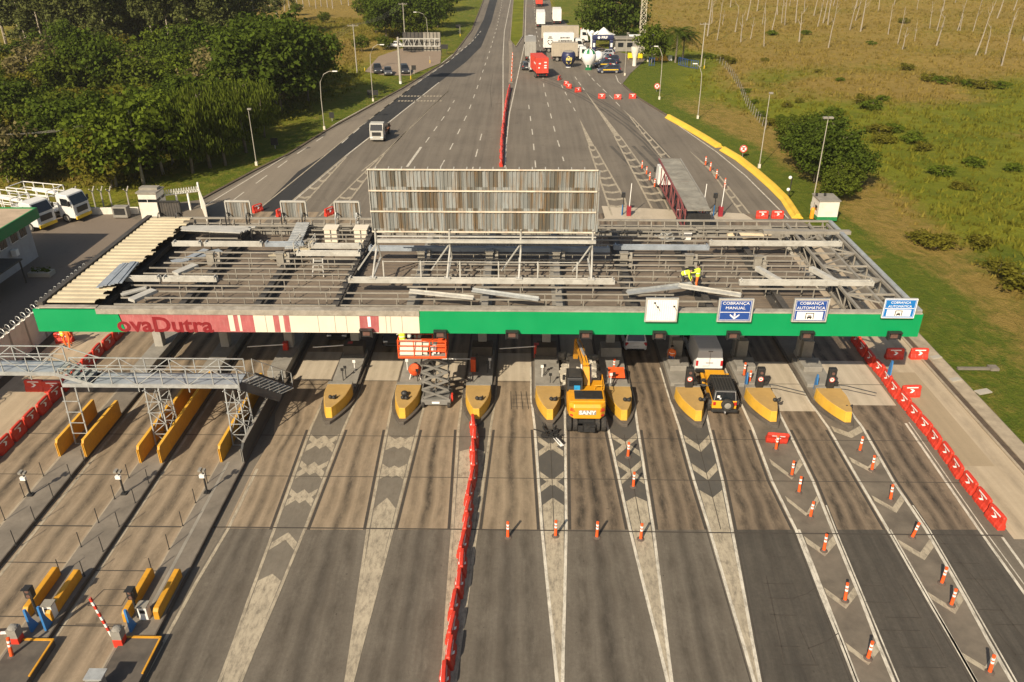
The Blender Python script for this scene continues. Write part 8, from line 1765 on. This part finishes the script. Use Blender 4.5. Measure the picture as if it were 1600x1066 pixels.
# cantilever gantry on the left verge
p = G(626, 131); t = thing('sign_gantry', 'cantilever sign gantry with lattice arm on the far left verge', 'gantry', (p.x, p.y, 0)); mb = MB(); mb.lathe([(.28, 0), (.28, .5)], n=10); mb.build('white_foot', M_WHT, t); mb = MB(); mb.tube([(0, 0, .5), (0, 0, 8.6)], .26, 10, .20); mb.build('column', M_CONC, t); mb = MB()
for z in (7.0, 8.3):
    for y in (-.35, .35): mb.bar((0, y, z), (8.0, y, z), .12)
for k in range(9):
    for y in (-.35, .35): mb.bar((k*1.0-.0, y, 7.0 if k % 2 else 8.3), ((k+1)*.89+.0, y, 8.3 if k % 2 else 7.0), .07); mb.bar((k*1.0, y, 7.0), (k*1.0, y, 8.3), .06)
mb.build('lattice_arm', M_WBEAM, t)
for x0, x1, m in ((.9, 4.6, M_DARK), (4.7, 8.1, M_CREAM)):
    mb = MB(); mb.box(((x0+x1)/2, .55, 7.7), (x1-x0, .08, 3.4)); pn = mb.build('sign_panel', M_RAFT if m is M_DARK else M_PURL, t); mb = MB()
    for k in range(6): mb.bar((lerp(x0, x1, k/5), .45, 6.0), (lerp(x0, x1, k/5), .45, 9.4), .08)
    mb.build('panel_frame', M_DARK, pn)
# power poles and wires
def pole(px_, py_, h, lab): p = G(px_, py_); t = thing('power_pole', lab, 'power pole', (p.x, p.y, hgt(p.x, p.y)-.1)); mb = MB(); mb.tube([(0, 0, 0), (0, 0, h)], .13, 8, .09); mb.build('pole', M_CONC, t); mb = MB(); mb.bar((-1.1, -.1, h-.3), (1.1, .1, h-.3), .09); mb.build('cross_arm', M_CONC, t); mb = MB(); [mb.lathe([(.06, 0), (.09, .12), (.04, .2)], c=(x, 0, h-.24), n=8) for x in (-1, -.35, .35, 1)]; mb.build('insulators', M_GREY, t); return Vector((p.x, p.y, h-.2))
P1 = pole(558, 113, 9.6, 'power pole left of the bare lay-by'); P2 = pole(633, 66, 9.5, 'power pole with white cross arm rising behind the far gantry'); P3 = pole(190, 268, 6.6, 'power pole hidden among the trees behind the guard house'); P0 = pole(-160, 300, 8.5, 'power pole beyond the left edge among the trees'); P4 = pole(1095, 104, 9.0, 'power pole on the right verge beside the fence corner')
P5 = G(432, 176)+Vector((0, 0, 8.2)); mid = G(404, 205)+Vector((0, 0, 8.2))
def wire(a, b, sag, lab):
    pts = [a.lerp(b, k/14)-Vector((0, 0, sag*4*(k/14)*(1-k/14))) for k in range(15)]; mb = MB(); mb.tube(pts, .016, 4); o = mb.shift(a).build('power_line', M_PURL); o.location = a; tag(o, lab, 'power line', 'overhead power lines')
for k, x in enumerate((-1, -.35, .35, 1)):
    v = Vector((x, 0, 0)); wire(P2+v, P1+v, 1.0, 'power line strung between the far gantry and the lay-by, over the slope'); wire(P1+v, P3+v, 2.2, 'power line running past the big dark trees towards the guard house')
    wire(P3+v, P0+v, 1.6, 'power line running through the thicket above the service lorries')
# wire fence up the right verge
FP = [(1120, 96), (1132, 108), (1140, 118), (1147, 130), (1154, 143), (1160, 155), (1167, 168), (1176, 180), (1186, 192), (1200, 208)]; t = thing('wire_fence', 'old post and wire fence between the mown verge and the golden field', 'fence', G(*FP[0]))
f0 = G(*FP[0]); pr = []
for a, b in zip(FP, FP[1:]):
    for u in (0, .34, .67): q = G(lerp(a[0], b[0], u), lerp(a[1], b[1], u)); pr.append(Vector((q.x, q.y, hgt(q.x, q.y)))-f0)
for q in pr: mb = MB(); mb.bar(q, q+Vector((.1, 0, 1.4)), .075); mb.build('post', M_PURL, t)
for z in (.6, 1.1, 1.5): mb = MB(); mb.tube([q+Vector((.05, 0, z)) for q in pr], .02, 4); mb.build('wire', M_RAFT, t)
# ---------------------------------------------------------------- checkpoint far up the right side
M_NAVY = mat('navy inflatable', (.02, .025, .075), .45, .1, 1, dirt=.05); M_INW = mat('white inflatable', (.72, .72, .68), .45, .05, 1, dirt=.05); M_ING = mat('green inflatable', (.01, .16, .05), .45, .05, 1, dirt=.05); M_CREST = mat('pale yellow emblem', (.62, .52, .16), .5, .1, 2, dirt=.1)
t = thing('inflatable_globe', 'navy inflatable globe with pale yellow emblem and flat grey top', 'inflatable', G(888, 105)); pr = [(.55, .1), (.6, .35), (1.1, .8), (1.5, 1.5), (1.55, 2.2), (1.4, 2.9), (1.15, 3.2)]; mb = MB(); mb.lathe(pr, n=22); shade(mb.build('globe', M_NAVY, t), 60); mb = MB(); mb.lathe([(1.15, 3.2), (1.1, 3.32), (.2, 3.36)], n=22); mb.build('top_disc', M_PURL, t); mb = MB(); mb.lathe([(.6, 0), (.5, .2)], n=16); mb.build('foot', M_INW, t)
mb = MB(); pts = [(-.55, 1.1), (-.35, .85), (.0, .7), (.4, .85), (.55, 1.1), (.6, 1.6), (.72, 2.0), (.55, 2.25), (.3, 2.2), (.1, 2.45), (-.25, 2.5), (-.3, 2.2), (-.6, 2.1), (-.62, 1.6)]; n = len(pts)
def onglobe(x, z): r = interp([(b, a) for a, b in pr], z)+.03; return (x, -math.sqrt(max(.01, r*r-x*x)), z)
mb.add([onglobe(*p) for p in pts]+[onglobe(0, 1.6)], [(k, (k+1) % n, n) for k in range(n)]); mb.build('emblem', M_CREST, t)
t = thing('inflatable_balloon', 'white inflatable balloon with green stripes and green foot beside the patrol cars', 'inflatable', G(919.5, 109)); mb = MB(); pr = [(.62, .0), (.62, .55), (.9, 1.1), (1.35, 1.8), (1.55, 2.6), (1.45, 3.3), (1.1, 3.9), (.5, 4.2), (.05, 4.25)]; n = 24; vs = []; fs = []
for r, z in pr:
    for k in range(n): vs.append((r*cos(2*pi*k/n), r*sin(2*pi*k/n), z))
for j in range(len(pr)-1):
    for k in range(n): mb.cur = 1 if j == 0 or (k % 4 < 2 and (j >= 5 or j == 1)) else 0; mb.f.append((j*n+k, j*n+(k+1) % n, (j+1)*n+(k+1) % n, (j+1)*n+k)); mb.mi.append(mb.cur)
mb.v = vs; shade(mb.build('envelope', [M_INW, M_ING], t), 60); mb = MB(); mb.lathe([(.75, 0), (.75, .18)], n=16); mb.build('foot_ring', M_ING, t)
t = thing('inflatable_ball', 'white inflatable ball with black patch half behind the striped balloon', 'inflatable', G(934, 97)); mb = MB(); mb.ball((0, 0, 1.2), 1.2, 18, 12); shade(mb.build('ball', M_INW, t), 180); mb = MB(); mb.ball((-.75, -.75, 1.5), .35, 10, 7); mb.build('black_patch', M_DARK, t)
t = thing('inflatable_arch', 'navy inflatable arch lettered PRF under the wide dark tree', 'inflatable', G(941, 81)); 
for s in (-1, 1): mb = MB(); mb.box((s*2.1, 0, 1.4), (.9, 1.0, 2.8)); mb.build('leg', M_NAVY, t, bevel=.2); mb = MB(); mb.box((s*2.1, -.52, 1.6), (.5, .05, .9)); mb.build('white_patch', M_INW, t)
mb = MB(); mb.box((0, 0, 3.3), (5.2, 1.1, 1.1)); tp_ = mb.build('crossbar', M_NAVY, t, bevel=.25); mb = MB(); vs, fs = text_mesh('PRF', .8, .02, .02, sx=1.2); mb.add(vs, fs, upright((.35, -.57, 3.3))); mb.prism(rnd(14, .32), 0, .03, upright((-1.0, -.56, 3.3))); mb.build('lettering', M_REFL, tp_)
t = thing('marquee', 'white marquee top behind the inflatable arch', 'marquee', G(942, 74)); mb = MB(); mb.lathe([(3.0, 3.0), (1.6, 3.5), (.4, 4.5), (.05, 4.7)], n=8); mb.build('canopy', M_INW, t)
for s in ((-2, -2), (2, -2), (2, 2), (-2, 2)): mb = MB(); mb.bar((*s, 0), (*s, 3.1), .08); mb.build('pole', M_WHT, t)
t = thing('air_dancer', 'white inflatable figure with raised arms left of the navy arch', 'inflatable', G(924, 78)); mb = MB(); mb.tube([(0, 0, 0), (.1, 0, 2.0), (0, 0, 3.4)], .38, 10, .5); mb.tube([(0, 0, 3.0), (-.8, 0, 3.9), (-1.2, 0, 4.6)], .38, 10, .3); mb.tube([(0, 0, 3.0), (.8, 0, 3.7), (1.5, 0, 4.2)], .38, 10, .3); mb.ball((0, 0, 4.0), .55, 12, 8); shade(mb.build('figure', M_INW, t), 60)
t = thing('feather_flag', 'white feather flag standing behind the lorries', 'flag', G(909, 66)); mb = MB(); mb.tube([(0, 0, 0), (0, 0, 2.2), (.2, 0, 3.6)], .04, 6); mb.build('pole', M_GREY, t); mb = MB(); mb.add([(0, -.01, .7), (.55, -.01, .8), (.6, -.01, 2.6), (.2, -.01, 3.6), (0, -.01, 2.4), (0, .02, .7), (.55, .02, .8), (.6, .02, 2.6), (.2, .02, 3.6), (0, .02, 2.4)], [(0, 1, 2, 3, 4), (9, 8, 7, 6, 5)]); mb.build('cloth', M_INW, t)
t = thing('lattice_mast', 'pale steel lattice mast rising out of the top of the picture', 'mast', G(1000, 84)); Hm = 34; mb = MB()
for a in range(3): x, y = 1.0*cos(a*2.094), 1.0*sin(a*2.094); mb.bar((x, y, 0), (x*.35, y*.35, Hm), .08)
for k in range(28):
    z0, z1 = Hm*k/28, Hm*(k+1)/28; f0_, f1_ = 1-.65*k/28, 1-.65*(k+1)/28
    for a in range(3): b = (a+1) % 3; mb.bar((cos(a*2.094)*f0_, sin(a*2.094)*f0_, z0), (cos(b*2.094)*f1_, sin(b*2.094)*f1_, z1), .07); mb.bar((cos(a*2.094)*f0_, sin(a*2.094)*f0_, z0), (cos(b*2.094)*f0_, sin(b*2.094)*f0_, z0), .035)
mb.build('lattice', mat('mast cream paint', (.62, .56, .42), .6, .1, 1), t)
t = thing('water_tower', 'white cup-shaped water tank on a slim stem in front of the lattice mast', 'water tank', G(991, 103)); mb = MB(); mb.lathe([(.45, 0), (.42, 1.6), (.9, 3.2), (.95, 3.9), (.2, 4.0)], n=16); shade(mb.build('tank', M_WALLW, t), 50); mb = MB(); mb.box((0, -.5, 3.9), (.6, .6, .7)); mb.build('hatch', M_CONC, t)
for px_, py_, w, h, lab in ((988, 93, 2.2, 1.1, 'plain yellow board left of the white water tank'), (1000, 93, 1.0, 1.0, 'smaller yellow board right of the white water tank')): mb = MB(); mb.box((0, 0, h/2+.3), (w, .12, h)); mb.bar((-w*.4, .1, 0), (-w*.4, .1, .6), .08); mb.bar((w*.4, .1, 0), (w*.4, .1, .6), .08); o = mb.build('yellow_board', mat('sheer yellow', (.78, .55, .01), .5, .05, 2, dirt=.05)); o.location = G(px_, py_); tag(o, lab, 'board')
t = thing('tent', 'yellow tent with striped flap between the round tree and the palm', 'tent', G(1033, 94)); mb = MB(); mb.add([(-1.6, -1, 0), (1.6, -1, 0), (1.6, 1, 0), (-1.6, 1, 0), (0, -.8, 2.4), (0, .8, 2.4)], [(0, 1, 4), (1, 2, 5, 4), (2, 3, 5), (3, 0, 4, 5), (3, 2, 1, 0)]); mb.build('canvas', mat('orange yellow canvas', (.75, .40, .02), .6, .1, 2), t); mb = MB(); mb.box((1.9, -.4, .5), (.9, .6, 1.0)); mb.build('flap', M_INW, t)
def bluefence(p, q, lab):
    a, b = G(*p), G(*q); t = thing('railing', lab, 'fence', a); n = int((b-a).length/.55); mb = MB()
    for z in (.15, 1.6): mb.bar(Vector((0, 0, z)), (b-a)+Vector((0, 0, z)), .07)
    for k in range(n+1): v = (b-a)*(k/n); mb.bar(v, v+Vector((0, 0, 1.75)), .09)
    mb.build('rails', mat('blue railing paint', (.02, .06, .20), .5, .1, 2), t)
bluefence((1014, 103), (1022, 103), 'short blue railing under the round tree'); bluefence((1060, 102), (1076, 106), 'blue railing under the palms, left stretch'); bluefence((1076, 106), (1090, 108), 'blue railing by the fence corner, right stretch')
t = thing('checkpoint_building', 'low grey checkpoint building with pale roof behind the patrol cars', 'building', G(983, 80)); mb = MB(); mb.box((0, 1.5, 1.4), (7, 4, 2.8)); mb.build('walls', M_GREY, t); mb = MB(); mb.box((0, 1.5, 2.9), (8, 5, .2)); mb.build('roof', M_PURL, t)
for x in (-2.2, 0, 2.2): mb = MB(); mb.box((x, -.52, 1.5), (1.3, .06, 1.0)); mb.build('window', GL, t)
t = thing('open_shelter', 'open shelter with white roof curving out beside the lattice mast', 'shelter', G(1000, 76)); mb = MB(); mb.side([(-1.6, 2.9), (-1.0, 3.2), (1.0, 3.2), (1.6, 2.9), (1.0, 3.1), (-1.0, 3.1)], -3, 3); mb.build('roof', M_INW, t, fix=True)
for s in ((-2.7, -1.2), (2.7, -1.2), (2.7, 1.2), (-2.7, 1.2)): mb = MB(); mb.bar((*s, 0), (*s, 3.0), .1); mb.build('post', M_WHT, t)
mb = MB(); mb.box((0, 0, 2.0), (2.6, .08, 1.5)); mb.bar((-1, .05, 0), (-1, .05, 2.7), .1); mb.bar((1, .05, 0), (1, .05, 2.7), .1); o = mb.build('solar_panel', mat('blue panel', (.03, .05, .12), .3, .1, 2)); o.location = G(1018, 72); tag(o, 'tilted dark blue panel behind the round bright tree', 'panel'); o.rotation_euler = (.3, 0, .3)
# odd flecks and utility covers
mb = MB(); mb.box((0, 0, .06), (2.4, .22, .16)); mb.box((1.4, .1, .06), (.6, .6, .2)); o = mb.build('drain_cover', M_TAR); o.location = G(1522, 577); tag(o, 'concrete drain cover in the grass right of the canopy shadow', 'drain cover')
for px_, py_, w, lab in ((1462, 559, 1.0, 'flat pale slab in the grass next to the sunlit gutter barrier'), (1492, 594, 1.0, 'flat pale slab in the grass below the drain cover'), (1536, 613, 1.3, 'sandy bare slab in the grass, lowest of the pale slabs')): mb = MB(); mb.box((0, 0, .05), (w*.8, w*.4, .08), .3); o = mb.build('concrete_slab', M_CONC); o.location = G(px_, py_); tag(o, lab, 'slab')
# ---------------------------------------------------------------- thin warm air over the whole place
mb = MB(); mb.box((0, 400, 29), (2000, 1100, 60.5)); hz = mb.build('haze', [])
m = bpy.data.materials.new('warm haze'); m.use_nodes = True; t = m.node_tree; t.nodes.remove(t.nodes['Principled BSDF']); v = t.nodes.new('ShaderNodeVolumePrincipled'); v.inputs['Color'].default_value = (.93, .90, .84, 1); v.inputs['Density'].default_value = .00014; v.inputs['Anisotropy'].default_value = .2
t.links.new(v.outputs[0], t.nodes['Material Output'].inputs['Volume']); hz.data.materials.append(m); tag(hz, 'thin pale haze lying over the whole toll plaza', 'haze', kind='stuff')
